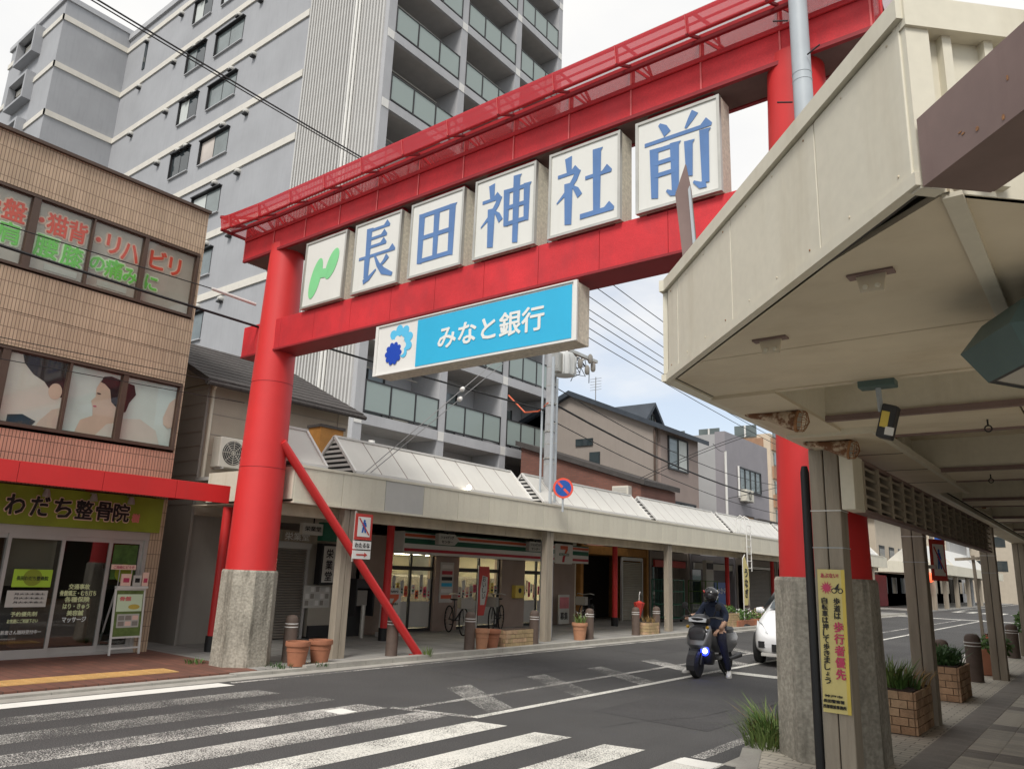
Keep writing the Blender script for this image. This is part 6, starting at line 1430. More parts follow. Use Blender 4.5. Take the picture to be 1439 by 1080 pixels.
# mounting brackets below the soffit
for k, (x, y_) in enumerate(((-1.11, 3.25), (-0.56, 2.69))):
    b = MB(); b.prism([(x - 0.05, y_, ZB), (x + 0.05, y_, ZB), (x + 0.038, y_, ZB - 0.07), (x - 0.036, y_, ZB - 0.068)], (0, 0.012, 0)); q = b.build('hanger_plate', 'cream_soffit', ra_)
    for s_ in (-1, 1): b = MB(); b.lathe((x + s_ * 0.02, y_, ZB - 0.05), [(0.010, 0), (0.008, 0.008), (0.001, 0.009)], 8, ax=(0, -1, 0)); b.build('bolt', 'cream', q)
    b = MB(); b.box(x - 0.075, x + 0.075, y_ - 0.02, y_ + 0.03, ZB - 0.008, ZB - 0.001); b.build('hanger_flange', 'brown_beam', q)
for (x, y_) in ((-0.55, 5.6), (-0.85, 8.4)):
    b = MB(); b.tube([(x, y_, ZB), (x, y_, ZB - 0.04)], 0.006, 6); b.tube([(x + 0.02 * math.cos(a), y_, ZB - 0.06 + 0.02 * math.sin(a)) for a in [i * PI / 6 for i in range(13)]], 0.005, 6); b.build('eye_hook', 'black', ra_)
# posts: paired planks
PYR = [(6.2, -1.745), (9.65, -1.80), (15.2, -1.715), (20.5, -1.715), (26.0, -1.72), (31.7, -1.72), (37.4, -1.72)]
for i, (y_, xc) in enumerate(PYR):
    p = empty_part('post', ra_)
    b = MB(); b.box(xc - 0.11, xc - 0.004, y_, y_ + 0.2, PZ - 0.02, ZB - 0.02); b.build('plank', 'wood_post', p, bevel=0.008)
    b = MB(); b.box(xc + 0.004, xc + 0.11, y_, y_ + 0.2, PZ - 0.02, ZB - 0.02); b.build('plank', 'wood_post', p, bevel=0.008)
    b = MB(); b.box(xc - 0.02, xc + 0.02, y_ + 0.02, y_ + 0.18, PZ, ZB - 0.03); b.build('core', 'seam', p)
    if i < 3:
        b = MB(); b.box(xc - 0.115, xc + 0.115, y_ - 0.004, y_ + 0.205, 2.14, 2.148); b.build('wire_tie', 'white', p)
        b = MB(); b.box(xc - 0.115, xc + 0.115, y_ - 0.004, y_ + 0.205, 1.86, 1.866); b.build('wire_tie', 'galv', p)
# louvre grille between the posts
lv = empty_part('louvre_grille', ra_)
LX0, LX1, LZ0, LZ1 = -1.535, -1.44, 2.12, 2.52
b = MB(); b.box(LX0, LX1, 5.86, 6.14, LZ0, LZ1); b.build('end_box', 'cream', lv, bevel=0.006)
b = MB(); b.box(LX0, LX1, 6.14, 13.4, LZ1 - 0.03, LZ1); b.box(LX0, LX1, 6.14, 13.4, LZ0, LZ0 + 0.025); b.box(LX0, LX0 + 0.008, 6.14, 13.4, LZ0 + 0.025, LZ1 - 0.03); b.build('grille_frame', 'brown_beam', lv)
nb_ = 16; pb = 7.26 / nb_; s0 = None; m0 = None
for k in range(nb_):
    y0 = 6.14 + k * pb
    for j in range(5):
        z = LZ0 + 0.045 + j * 0.07
        if s0 is None: b = MB(); b.prism([(LX0 + 0.01, y0 + 0.02, z + 0.04), (LX1 - 0.002, y0 + 0.02, z), (LX1 - 0.002, y0 + 0.02, z + 0.022), (LX0 + 0.01, y0 + 0.02, z + 0.058)], (0, pb - 0.04, 0)); s0 = b.build('slat', 'wood_post', lv)
        else: piece(s0, lv, (0, k * pb, j * 0.07))
    if m0 is None: b = MB(); b.box(LX0, LX1 + 0.008, y0 - 0.02, y0 + 0.02, LZ0 + 0.02, LZ1 - 0.02); m0 = b.build('mullion', 'wood_post', lv)
    else: piece(m0, lv, (0, k * pb, 0))
b = MB(); b.box(-1.85, -1.45, 47.5, 47.7, 2.4, 3.2); b.build('end_panel', 'cream', ra_)
# bent grey blade standing on the roof edge
bl = thing('bent_metal_blade', 'bent grey metal blade sticking up over the canopy edge before the gate', 'bracket', (-1.66, 3.52, 3.2))
b = MB(); b.prism([(-1.60, 3.62, 3.15), (-1.68, 3.62, 3.15), (-1.735, 3.62, 3.70), (-1.67, 3.62, 3.87), (-1.64, 3.62, 3.70)], (0, 0.012, 0)); b.build('blade', 'brown_beam', bl); b = MB(); b.prism([(-1.60, 3.605, 3.15), (-1.615, 3.605, 3.15), (-1.65, 3.605, 3.70), (-1.64, 3.605, 3.72)], (0, 0.013, 0)); b.build('folded_edge', 'galv', bl)
# tall pale steel pole
gp = thing('steel_pole', 'tall pale grey steel pole rising past the right pillar of the gate', 'pole', (-1.84, 6.62, PZ))
b = MB(); b.tube([(-1.84, 6.62, PZ), (-1.84, 6.62, 6.3), (-1.84, 6.62, 11.5)], [0.095, 0.088, 0.075], 24); b.build('shaft', 'galv', gp, smooth=True)
b = MB()
for z in (6.22, 6.30): b.lathe((-1.84, 6.62, z), [(0.088, 0), (0.0915, 0.002), (0.0915, 0.012), (0.088, 0.014)], 24)
b.build('collar', 'galv', gp, smooth=True)
for z, s_ in ((6.45, 1), (6.0, -1), (6.9, -1), (5.7, 1)): b = MB(); b.tube([(-1.84 + s_ * 0.08, 6.55, z), (-1.84 + s_ * 0.21, 6.5, z + 0.02)], 0.008, 6); b.build('step_bolt', 'black_metal', gp)
# black cable guard tied to the first post
cg = thing('cable_guard', 'black cable guard strapped to the nearest arcade post by the gate pillar', 'cable guard', (-1.9, 6.25, PZ))
b = MB(); b.tube([(-1.895, 6.22, PZ), (-1.895, 6.22, 2.45), (-1.895, 6.22, 2.5)], [0.034, 0.034, 0.022], 12); b.build('tube', 'black', cg, smooth=True)
# yellow vertical banner on the first post
yb = thing('yellow_warning_banner', 'yellow vertical banner with black and red lettering tied to the nearest post', 'banner', (-1.73, 6.14, 0.7))
ax_ = V(1, 0, 0); FB = (V(0.9986, -0.05, 0).normalized(), V(0.012, 0, 1).normalized(), V(-0.05, -0.9986, 0).normalized()); cb_ = V(-1.735, 6.18, 1.19)
b = MB(); b.obox(cb_, FB[0] * 0.1, FB[1] * 0.51, FB[2] * 0.003); b.build('sheet', 'banner_yellow', yb)
def Q(x, z): return cb_ + FB[0] * x + FB[1] * z + FB[2] * 0.003
flat(rect(0.075, 0.1, -0.51, 0.51), Q(0, 0), FB, 'yellow', yb, 0.001, 'printed_edge', 0.001)
text('あぶない!', Q(-0.01, 0.465), FB, 'magenta', yb, w=0.13, h=0.035, proud=0.004)
burst = []
for k in range(24): r_ = 0.05 if k % 2 else 0.024; burst.append((r_ * math.cos(k * PI / 12), r_ * math.sin(k * PI / 12)))
flat(burst, Q(-0.035, 0.375), FB, 'magenta', yb, 0.003, 'burst', 0.001)
for dx in (0.02, 0.065):
    flat(ell(dx, 0, 0.02, 0.02, 14), Q(0, 0.355), FB, 'text_black', yb, 0.003, 'bicycle_print', 0.001); flat(ell(dx, 0, 0.013, 0.013, 12), Q(0, 0.355), FB, 'banner_yellow', yb, 0.0045, 'bicycle_print', 0.001)
flat([(0.02, 0.01), (0.045, 0.045), (0.06, 0.055), (0.05, 0.02), (0.065, 0.0), (0.04, 0.01)], Q(0, 0.355), FB, 'text_black', yb, 0.006, 'bicycle_print', 0.001)
vtext('自転車は押して歩きましょう', Q(-0.055, 0.305), FB, 'text_black', yb, 0.046, 0.0475, bold=0.02, proud=0.004)
vtext('歩道は', Q(0.035, 0.305), FB, 'text_black', yb, 0.05, 0.052, bold=0.02, proud=0.004); vtext('歩行者優先', Q(0.04, 0.135), FB, 'magenta', yb, 0.075, 0.083, bold=0.03, proud=0.004)
text('神戸市', Q(-0.02, -0.395), FB, 'text_black', yb, w=0.13, h=0.018, proud=0.004); text('長田警察署', Q(-0.02, -0.43), FB, 'text_black', yb, w=0.15, h=0.024, bold=0.02, proud=0.004); text('西部建設事務所', Q(-0.015, -0.468), FB, 'text_black', yb, w=0.165, h=0.026, bold=0.02, proud=0.004)
# pedestrian signs
def walk_sign(t, c, face, w=0.38, h_=0.44):
    FX = FACE[face]; c = Vector(c)
    b = MB(); b.obox(c, FX[0] * w / 2, FX[1] * h_ / 2, FX[2] * 0.008); b.build('plate', 'sign_red', t); c = c + FX[2] * 0.008
    flat(rect(-w * 0.37, w * 0.37, -h_ * 0.38, h_ * 0.38), c, face, 'white', t, 0.001, 'white_field'); k = w / 0.38
    flat([(-0.03 * k, 0.03), (0.03 * k, 0.03), (0.05 * k, -0.1), (0.02 * k, -0.1), (0.0, -0.02), (-0.02 * k, -0.1), (-0.05 * k, -0.1)], c, face, 'noparking_blue', t, 0.006, 'figure'); flat(ell(0, 0.10, 0.022 * k, 0.022), c, face, 'noparking_blue', t, 0.006, 'figure'); flat([(-0.05 * k, 0.02), (-0.03 * k, 0.08), (0.03 * k, 0.08), (0.06 * k, 0.0), (0.03 * k, 0.02), (-0.03 * k, 0.02)], c, face, 'noparking_blue', t, 0.0065, 'figure')
    flat([(-0.13 * k, 0.14), (-0.11 * k, 0.15), (0.13 * k, -0.13), (0.11 * k, -0.14)], c, face, 'sign_red', t, 0.008, 'slash')
ws = thing('no_crossing_sign', 'red framed no crossing sign with white plates on the left arcade post', 'sign', (-10.25, 8.93, 1.7))
walk_sign(ws, (-10.22, 8.96, 2.24), '+X')
b = MB(); b.box(-10.23, -10.22, 8.76, 9.16, 1.86, 2.0); b.build('word_plate', 'white', ws); text('わたるな', (-10.22, 8.96, 1.93), '+X', 'text_black', ws, w=0.33, h=0.08, bold=0.01)
b = MB(); b.box(-10.23, -10.22, 8.76, 9.16, 1.7, 1.84); b.build('arrow_plate', 'white', ws); flat([(-0.12, 0.012), (0.06, 0.012), (0.06, 0.04), (0.13, 0), (0.06, -0.04), (0.06, -0.012), (-0.12, -0.012)], (-10.22, 8.96, 1.77), '+X', 'sign_red', ws, 0.002, 'arrow')
b = MB(); b.tube([(-10.26, 8.8, 1.65), (-10.26, 8.8, 2.5)], 0.02, 8); b.build('stay', 'steel', ws)
w2 = thing('no_crossing_sign', 'red framed no crossing sign on the second right arcade post', 'sign', (-1.55, 10.1, 1.7)); FACE['R'] = (V(0.42, 0.9075, 0), V(0, 0, 1), V(0.9075, -0.42, 0)); walk_sign(w2, (-1.61, 9.98, 1.9), 'R', 0.26, 0.46); b = MB(); b.box(-1.70, -1.62, 9.852, 9.92, 1.8, 1.84); b.build('clamp', 'steel', w2)
# rusty caged spot lamps clamped under the canopy edge
def spot(t, c, d):
    c, d = Vector(c), Vector(d).normalized()
    b = MB(); b.lathe(c, [(0.018, -0.26), (0.027, -0.22), (0.028, -0.12), (0.04, -0.07), (0.058, 0.0), (0.068, 0.06), (0.066, 0.065)], 20, ax=d); b.build('lamp_housing', 'rust_white', t, smooth=True)
    b = MB(); b.lathe(c, [(0.068, 0.055), (0.073, 0.058), (0.073, 0.07), (0.062, 0.072)], 20, ax=d); b.build('rim', 'rust', t, smooth=True)
    b = MB(); b.lathe(c, [(0.062, 0.066), (0.05, 0.076), (0.001, 0.082)], 20, ax=d); b.build('lens', 'lamp_glass', t, smooth=True)
    u = d.orthogonal().normalized(); w = d.cross(u); b = MB()
    for k in range(6):
        a = k * PI / 6; e = u * math.cos(a) + w * math.sin(a)
        b.tube([c + d * 0.065 + e * 0.07, c + d * 0.11 + e * 0.06, c + d * 0.135 + e * 0.0, c + d * 0.11 - e * 0.06, c + d * 0.065 - e * 0.07], 0.0022, 4)
    b.tube([c + d * 0.10 + (u * math.cos(a) + w * math.sin(a)) * 0.065 for a in [i * PI / 10 for i in range(21)]], 0.0022, 4); b.build('wire_cage', 'rust', t)
    b = MB(); rq = random.Random(int(c.y * 100)); p = c - d * 0.22
    for k in range(6): b.tube([p, p + Vector((rq.uniform(-0.04, 0.04), rq.uniform(-0.08, 0.02), rq.uniform(0.0, 0.06))), p + Vector((rq.uniform(-0.05, 0.05), rq.uniform(-0.16, -0.02), rq.uniform(0.02, 0.09)))], 0.006, 5)
    b.bar(c - d * 0.14, c - d * 0.14 + V(0, 0, 0.09), 0.02); b.build('cable_tangle', 'black_metal', t)
s1 = thing('caged_spot_lamp', 'rusty caged spot lamp under the canopy edge, the nearer and larger one', 'lamp', (-1.7, 5.2, 2.58), 'rusty spot lamps under the canopy'); spot(s1, (-1.53, 4.73, 2.585), (0.93, 0.12, -0.2))
s2 = thing('caged_spot_lamp', 'rusty caged spot lamp just above the nearest arcade post', 'lamp', (-1.66, 6.0, 2.56), 'rusty spot lamps under the canopy'); spot(s2, (-1.51, 5.83, 2.565), (0.93, 0.12, -0.2))
# small floodlight hanging from the soffit
fd = thing('hanging_floodlight', 'small grey floodlight with yellow label hanging from the canopy ceiling', 'lamp', (-0.87, 4.24, 2.4))
b = MB(); b.box(-0.98, -0.80, 4.19, 4.28, 2.605, 2.645); b.build('junction_box', 'teal', fd, bevel=0.006); b = MB(); b.tube([(-0.89, 4.24, 2.61), (-0.885, 4.24, 2.48)], 0.014, 8); b.build('stem', 'galv', fd)
b = MB(); b.obox((-0.855, 4.24, 2.42), V(0.036, 0.0, -0.012), V(0, 0.04, 0), V(0.024, 0, 0.085)); b.build('head', 'black_metal', fd, bevel=0.008); b = MB(); b.obox((-0.862, 4.197, 2.43), V(0.018, 0.0, -0.006), V(0, 0.002, 0), V(0.01, 0, 0.04)); b.build('label_plate', 'yellow', fd); b = MB(); b.obox((-0.845, 4.197, 2.365), V(0.02, 0, -0.006), V(0, 0.003, 0), V(0.005, 0, 0.02)); b.build('lens', 'white', fd)
# hexagonal teal lantern at the right edge
hx = thing('hexagonal_lantern', 'teal hexagonal ceiling lantern with pale glass at the right edge', 'lamp', (-0.03, 3.2, 2.4))
HC = Vector((0.0, 3.22, 0)); b = MB(); A0 = R_(0)
def hexr(r_, z): return [HC + Vector((r_ * math.cos(A0 + k * PI / 3), r_ * math.sin(A0 + k * PI / 3), z)) for k in range(6)]
vs_ = hexr(0.38, 2.46) + hexr(0.30, 2.34); b.add(vs_, [(k, (k + 1) % 6, 6 + (k + 1) % 6, 6 + k) for k in range(6)]); b.add(hexr(0.38, 2.46) + hexr(0.3, 2.56), [(k, (k + 1) % 6, 6 + (k + 1) % 6, 6 + k) for k in range(6)] + [tuple(range(6, 12))]); b.build('frame', 'teal', hx)
b = MB(); b.add(hexr(0.28, 2.345) + hexr(0.05, 2.345), [tuple(range(6))]); b.build('glass_panel', 'lamp_glass', hx); b = MB(); b.add(hexr(0.30, 2.342) + hexr(0.275, 2.342), [(k, (k + 1) % 6, 6 + (k + 1) % 6, 6 + k) for k in range(6)]); b.build('rim', 'black_metal', hx)
b = MB(); b.tube([HC + V(0, 0, 2.55), HC + V(0, 0, 2.66)], 0.03, 8); b.build('stem', 'teal', hx)
# unseen building mass, added to keep light out under the right canopy
rbld = thing('light_blocking_building', 'plain brown wall out of view, added behind the right arcade to block light', 'building', (4, 20, 0))
b = MB(); b.box(2.35, 10, 4.8, 47, 0.1, 6.5); b.build('wall', 'house_brown', rbld)
# ================================================================ STREET FURNITURE
def bollard(loc, r_=0.105, h_=0.72):
    t = thing('bollard', 'x', 'bollard', loc); x, y_, z = loc
    b = MB(); b.lathe(loc, [(r_ * 1.05, 0), (r_, 0.02), (r_, h_ - 0.10), (r_ * 0.94, h_ - 0.05), (r_ * 0.72, h_ - 0.015), (r_ * 0.3, h_), (0.001, h_ + 0.003)], 20); b.build('body', 'bollard', t, smooth=True)
    for dz in (0.14, 0.19):
        b = MB(); b.lathe((x, y_, z + h_ - dz), [(r_, 0), (r_ * 1.03, 0.002), (r_ * 1.03, 0.012), (r_, 0.014)], 20); b.build('reflective_band', 'white', t, smooth=True)
    return t
GB = 'bollards along the left kerb'
b0 = bollard((-10.35, 9.95, 0.06)); b0['label'] = 'brown bollard beside the slanting red pipe brace'; b0['group'] = GB
for loc, lab in (((-10.3, 12.0, 0.06), 'brown bollard left of the terracotta pots before the store'), ((-10.2, 14.02, 0.06), 'brown bollard at the right end of the stone planter'), ((-10.31, 16.45, 0.06), 'brown bollard behind the flowering terracotta pot'), ((-10.36, 18.84, 0.06), 'brown bollard left of the small stone planter'), ((-10.4, 20.1, 0.06), 'brown bollard right of the small stone planter'),
                 ((-10.45, 24.9, 0.06), 'brown bollard beside the brick planter behind the rider'), ((-10.45, 27.0, 0.06), 'brown bollard among the far flower planters'), ((-10.45, 29.6, 0.06), 'brown bollard past the far flower planters'), ((-10.6, 7.95, 0.06), 'brown bollard partly hidden behind the left gate footing')):
    place(b0, loc, lab, GB)
GR = 'bollards on the right pavement'
r1 = bollard((-1.98, 14.6, PZ), 0.115, 0.72); r1['label'] = 'dark bollard with taped band beside the thin wooden stake'; r1['group'] = GR
r2 = bollard((-2.25, 13.5, PZ), 0.105, 0.66); r2['label'] = 'dark domed bollard behind the leafy brick planter'; r2['group'] = GR
r3 = bollard((-2.0, 20.4, PZ), 0.12, 0.7); r3['label'] = 'far dark bollard at the right picture edge'; r3['group'] = GR
# terracotta pots
def pot(loc, r_, h_, m_, lab, grp='terracotta pots on the left pavement'):
    t = thing('flower_pot', lab, 'pot', loc, grp)
    b = MB(); b.lathe(loc, [(r_ * 0.68, 0), (r_ * 0.9, h_ * 0.76), (r_ * 0.9, h_ * 0.8), (r_, h_ * 0.81), (r_ * 1.02, h_ * 0.9), (r_, h_), (r_ * 0.9, h_), (r_ * 0.86, h_ * 0.85), (0.001, h_ * 0.84)], 24); b.build('body', m_, t, smooth=True)
    b = MB(); b.lathe((loc[0], loc[1], loc[2] + h_ * 0.58), [(r_ * 0.84, 0), (r_ * 0.88, 0.004), (r_ * 0.885, 0.014), (r_ * 0.85, 0.018)], 24); b.build('ridge', m_, t, smooth=True)
    b = MB(); b.lathe((loc[0], loc[1], loc[2] + h_ * 0.85), [(r_ * 0.86, 0), (0.001, 0.004)], 16); b.build('soil', 'soil', t); return t
pot((-10.16, 7.78, 0.06), 0.19, 0.36, 'terracotta', 'empty terracotta pot nearest the left gate footing'); pot((-10.2, 8.25, 0.06), 0.19, 0.36, 'terracotta', 'empty terracotta pot beside the first left arcade post')
pot((-10.15, 12.2, 0.06), 0.15, 0.40, 'terracotta_pale', 'pale terracotta pot next to the bollard before the store'); pot((-10.3, 12.66, 0.06), 0.21, 0.36, 'terracotta', 'wide dark terracotta pot between pale pot and stone planter')
pc = pot((-10.33, 16.05, 0.06), 0.19, 0.40, 'terracotta_pale', 'terracotta pot with a white flowering plant at the left kerb')
b = MB(); tuft(b, (-10.33, 16.05, 0.40), 60, 0.30, 0.12, 0.008, 0.9, random.Random(2)); b.build('plant', 'leaf_light', pc); b = MB(); leaves(b, (-10.33, 16.1, 0.66), 22, 0.2, 0.2, 0.1, 0.02, random.Random(3)); b.build('blossom', 'white', pc)
# low stone planters on the left
def stone_planter(loc, lx, ly, h_, lab, mats, seed, plant=None, grp='planters along the left kerb', nx=None):
    t = thing('planter', lab, 'planter', loc, grp); x, y_, z = loc; rq = random.Random(seed)
    b = MB(); b.box(x - lx / 2 + 0.02, x + lx / 2 - 0.02, y_ - ly / 2 + 0.02, y_ + ly / 2 - 0.02, z, z + h_ - 0.01); b.build('core', 'planter_mortar', t)
    rows = max(3, int(h_ / 0.075)); rh = h_ / rows
    for r in range(rows):
        for axis, L, sgns in (('y', ly, (1, -1)), ('x', lx, (-1, 1))):
            nb = max(1, round(L / 0.17)); bw = L / nb
            for k in range(nb + (1 if r % 2 else 0)):
                c = -L / 2 + (k + 0.5) * bw - (bw / 2 if r % 2 else 0); a0, a1 = max(c - bw / 2, -L / 2), min(c + bw / 2, L / 2)
                if a1 - a0 < 0.02: continue
                for s_ in sgns:
                    o = rq.uniform(0, 0.006); g0 = 0.004; b = MB()
                    if axis == 'y': b.box(x + s_ * (lx / 2 - 0.02), x + s_ * (lx / 2 + o), y_ + a0 + g0, y_ + a1 - g0, z + r * rh + g0, z + (r + 1) * rh - g0)
                    else: b.box(x + a0 + g0 + (0.02 if a0 <= -L / 2 + 0.001 else 0), x + a1 - g0 - (0.02 if a1 >= L / 2 - 0.001 else 0), y_ + s_ * (ly / 2 - 0.02), y_ + s_ * (ly / 2 + o), z + r * rh + g0, z + (r + 1) * rh - g0)
                    b.build('brick', rq.choice(mats), t)
    b = MB(); b.box(x - lx / 2 + 0.03, x + lx / 2 - 0.03, y_ - ly / 2 + 0.03, y_ + ly / 2 - 0.03, z + h_ - 0.01, z + h_ + 0.004); b.build('soil', 'soil', t)
    return t
YM = ['planter_yellow', 'planter_yellow', 'planter_brick_c']; BM_ = ['planter_brick', 'planter_brick_b', 'planter_brick', 'planter_brick_c']
stone_planter((-10.33, 13.45, 0.06), 0.36, 0.95, 0.34, 'low yellowish stone planter before the store, no plants', YM, 1)
sp2 = stone_planter((-10.3, 19.42, 0.06), 0.36, 0.6, 0.32, 'small stone planter with dry grass between two bollards', YM, 2); b = MB(); tuft(b, (-10.3, 19.45, 0.36), 50, 0.22, 0.16, 0.01, 0.8, random.Random(8)); b.build('dry_plant', 'dry', sp2)
sp3 = stone_planter((-10.5, 25.5, 0.06), 0.4, 0.8, 0.45, 'brick planter box behind the rider at the left kerb', YM, 3); b = MB(); leaves(b, (-10.5, 25.5, 0.6), 120, 0.2, 0.4, 0.14, 0.05, random.Random(9)); b.build('plant', 'leaf', sp3)
for k, (y_, lab) in enumerate(((26.4, 'row planter with pale flowers, nearest of the far flower boxes'), (28.2, 'row planter with green leaves beneath the yellow feather banner'), (30.4, 'row planter with pink flowers, farthest of the far flower boxes'))):
    t = thing('flower_box', lab, 'planter', (-10.4, y_, 0.06), 'flower boxes at the far left kerb'); b = MB(); b.box(-10.6, -10.25, y_ - 0.75, y_ + 0.75, 0.06, 0.26); b.build('box', 'terracotta', t, bevel=0.01)
    b = MB(); leaves(b, (-10.42, y_, 0.42), 260, 0.25, 0.8, 0.2, 0.055, random.Random(20 + k)); b.build('foliage', ('leaf', 'leaf_light', 'leaf_dark')[k], t); b = MB(); leaves(b, (-10.4, y_, 0.5), 60, 0.25, 0.8, 0.18, 0.04, random.Random(30 + k)); b.build('blossom', ('white', 'peach', 'flower_pink')[k], t)
# right brick planters
p1 = stone_planter((-1.96, 9.2, PZ), 0.46, 0.82, 0.40, 'square brick planter with wild grass beside the second right post', BM_, 4, grp='brick planters on the right pavement')
b = MB(); tuft(b, (-2.05, 9.15, 0.56), 130, 0.34, 0.2, 0.009, 0.6, random.Random(4)); b.build('grass', 'leaf_light', p1); b = MB(); tuft(b, (-1.9, 9.4, 0.56), 60, 0.22, 0.2, 0.009, 0.9, random.Random(5)); b.build('dry_grass', 'dry', p1); b = MB(); tuft(b, (-1.95, 9.1, 0.56), 60, 0.2, 0.2, 0.012, 0.9, random.Random(6)); b.build('weed', 'leaf', p1)
p2_ = stone_planter((-2.02, 12.2, PZ), 0.48, 0.92, 0.42, 'brick planter with a bushy dark green plant', BM_, 5, grp='brick planters on the right pavement')
b = MB(); tuft(b, (-2.05, 12.15, 0.58), 200, 0.30, 0.26, 0.012, 0.9, random.Random(7)); leaves(b, (-2.05, 12.2, 0.70), 240, 0.24, 0.42, 0.14, 0.06, random.Random(8)); b.build('foliage', 'leaf_dark', p2_)
p3_ = thing('planter_box', 'terracotta planter box with trailing green plant past the bollard', 'planter', (-1.85, 16.0, PZ)); b = MB(); b.box(-2.1, -1.72, 15.75, 16.5, PZ, PZ + 0.42); b.build('box', 'terracotta', p3_, bevel=0.015); b = MB(); leaves(b, (-1.86, 16.1, 0.66), 260, 0.28, 0.45, 0.2, 0.06, random.Random(10)); tuft(b, (-1.9, 16.1, 0.58), 80, 0.3, 0.2, 0.012, 0.9, random.Random(13)); b.build('foliage', 'leaf', p3_); b = MB(); leaves(b, (-1.9, 16.0, 0.8), 14, 0.15, 0.2, 0.06, 0.03, random.Random(12)); b.build('blossom', 'store_orange', p3_)
p4_ = thing('planter_box', 'wooden planter at the right picture edge with green plants and orange flowers', 'planter', (-1.85, 20.9, PZ)); b = MB(); b.box(-1.95, -1.55, 21.2, 22.2, PZ, PZ + 0.5); b.build('box', 'wood_post', p4_, bevel=0.01); b = MB(); leaves(b, (-1.75, 21.5, 0.85), 320, 0.3, 0.55, 0.32, 0.07, random.Random(14)); b.build('foliage', 'leaf', p4_); b = MB(); leaves(b, (-1.7, 21.4, 1.0), 24, 0.28, 0.4, 0.22, 0.04, random.Random(15)); b.build('blossom', 'store_orange', p4_)
sk = thing('wooden_stake', 'thin wooden stake with a crossbar standing behind the taped bollard', 'stake', (-2.08, 16.75, PZ)); b = MB(); b.bar((-2.08, 16.75, PZ), (-2.13, 16.8, 2.2), 0.05); b.build('upright', 'wood_post', sk); b = MB(); b.bar((-2.42, 16.75, 2.12), (-1.86, 16.75, 2.16), 0.05); b.build('crossbar', 'wood_post', sk)
gt = MB(); tuft(gt, (-2.68, 7.5, PZ - 0.02), 200, 0.38, 0.15, 0.006, 1.4, random.Random(21)); tuft(gt, (-2.62, 7.2, PZ - 0.02), 240, 0.28, 0.22, 0.006, 1.4, random.Random(22))
tuft(gt, (-2.66, 7.4, PZ - 0.02), 60, 0.3, 0.2, 0.005, 1.6, random.Random(52), mi=1); tuft(gt, (-2.68, 7.45, PZ - 0.02), 90, 0.3, 0.2, 0.012, 1.0, random.Random(53), mi=2)
tag(gt.build('grass_tuft', ['leaf_light', 'dry', 'leaf']), 'tall wild grass tuft growing at the right gate footing', 'grass')
gt = MB(); tuft(gt, (-11.25, 6.75, 0.05), 60, 0.10, 0.16, 0.007, 0.9, random.Random(23)); tag(gt.build('grass_tuft', 'leaf'), 'small weeds growing at the left gate footing', 'grass')
gt = MB(); tuft(gt, (-10.2, 7.5, 0.05), 60, 0.09, 0.2, 0.007, 0.9, random.Random(24)); tuft(gt, (-10.02, 8.1, 0.05), 50, 0.08, 0.16, 0.007, 0.9, random.Random(25)); tag(gt.build('grass_tuft', 'leaf_dark'), 'low weeds along the kerb by the empty terracotta pots', 'grass')
gt = MB(); tuft(gt, (-9.98, 10.5, 0.05), 50, 0.2, 0.08, 0.007, 0.8, random.Random(26)); tag(gt.build('grass_tuft', 'leaf_light'), 'little weed clump at the foot of the slanting red brace', 'grass')
# round no parking sign
np_ = thing('round_road_sign', 'round blue road sign with red ring above the left arcade edge', 'sign', (-10.12, 14.9, 3.1))
FN = (V(0.78, 0.62, 0), V(0, 0, 1), V(0.62, -0.78, 0)); c_ = V(-10.1, 14.88, 3.53)
flat(ell(0, 0, 0.24, 0.24, 32), c_, FN, 'red_text', np_, 0.0, 'ring', 0.012); flat(ell(0, 0, 0.19, 0.19, 32), c_, FN, 'noparking_blue', np_, 0.0125, 'blue_field', 0.003)
flat([(-0.145, 0.105), (-0.105, 0.145), (0.145, -0.105), (0.105, -0.145)], c_, FN, 'red_text', np_, 0.016, 'slash', 0.003); flat([(-0.105, -0.145), (-0.145, -0.105), (0.105, 0.145), (0.145, 0.105)], c_, FN, 'noparking_blue', np_, 0.0165, 'slash', 0.003)
b = MB(); b.tube([c_ - FN[2] * 0.03 - V(0, 0, 0.55), c_ - FN[2] * 0.03 + V(0, 0, 0.2)], 0.025, 8); b.build('pole', 'galv', np_)
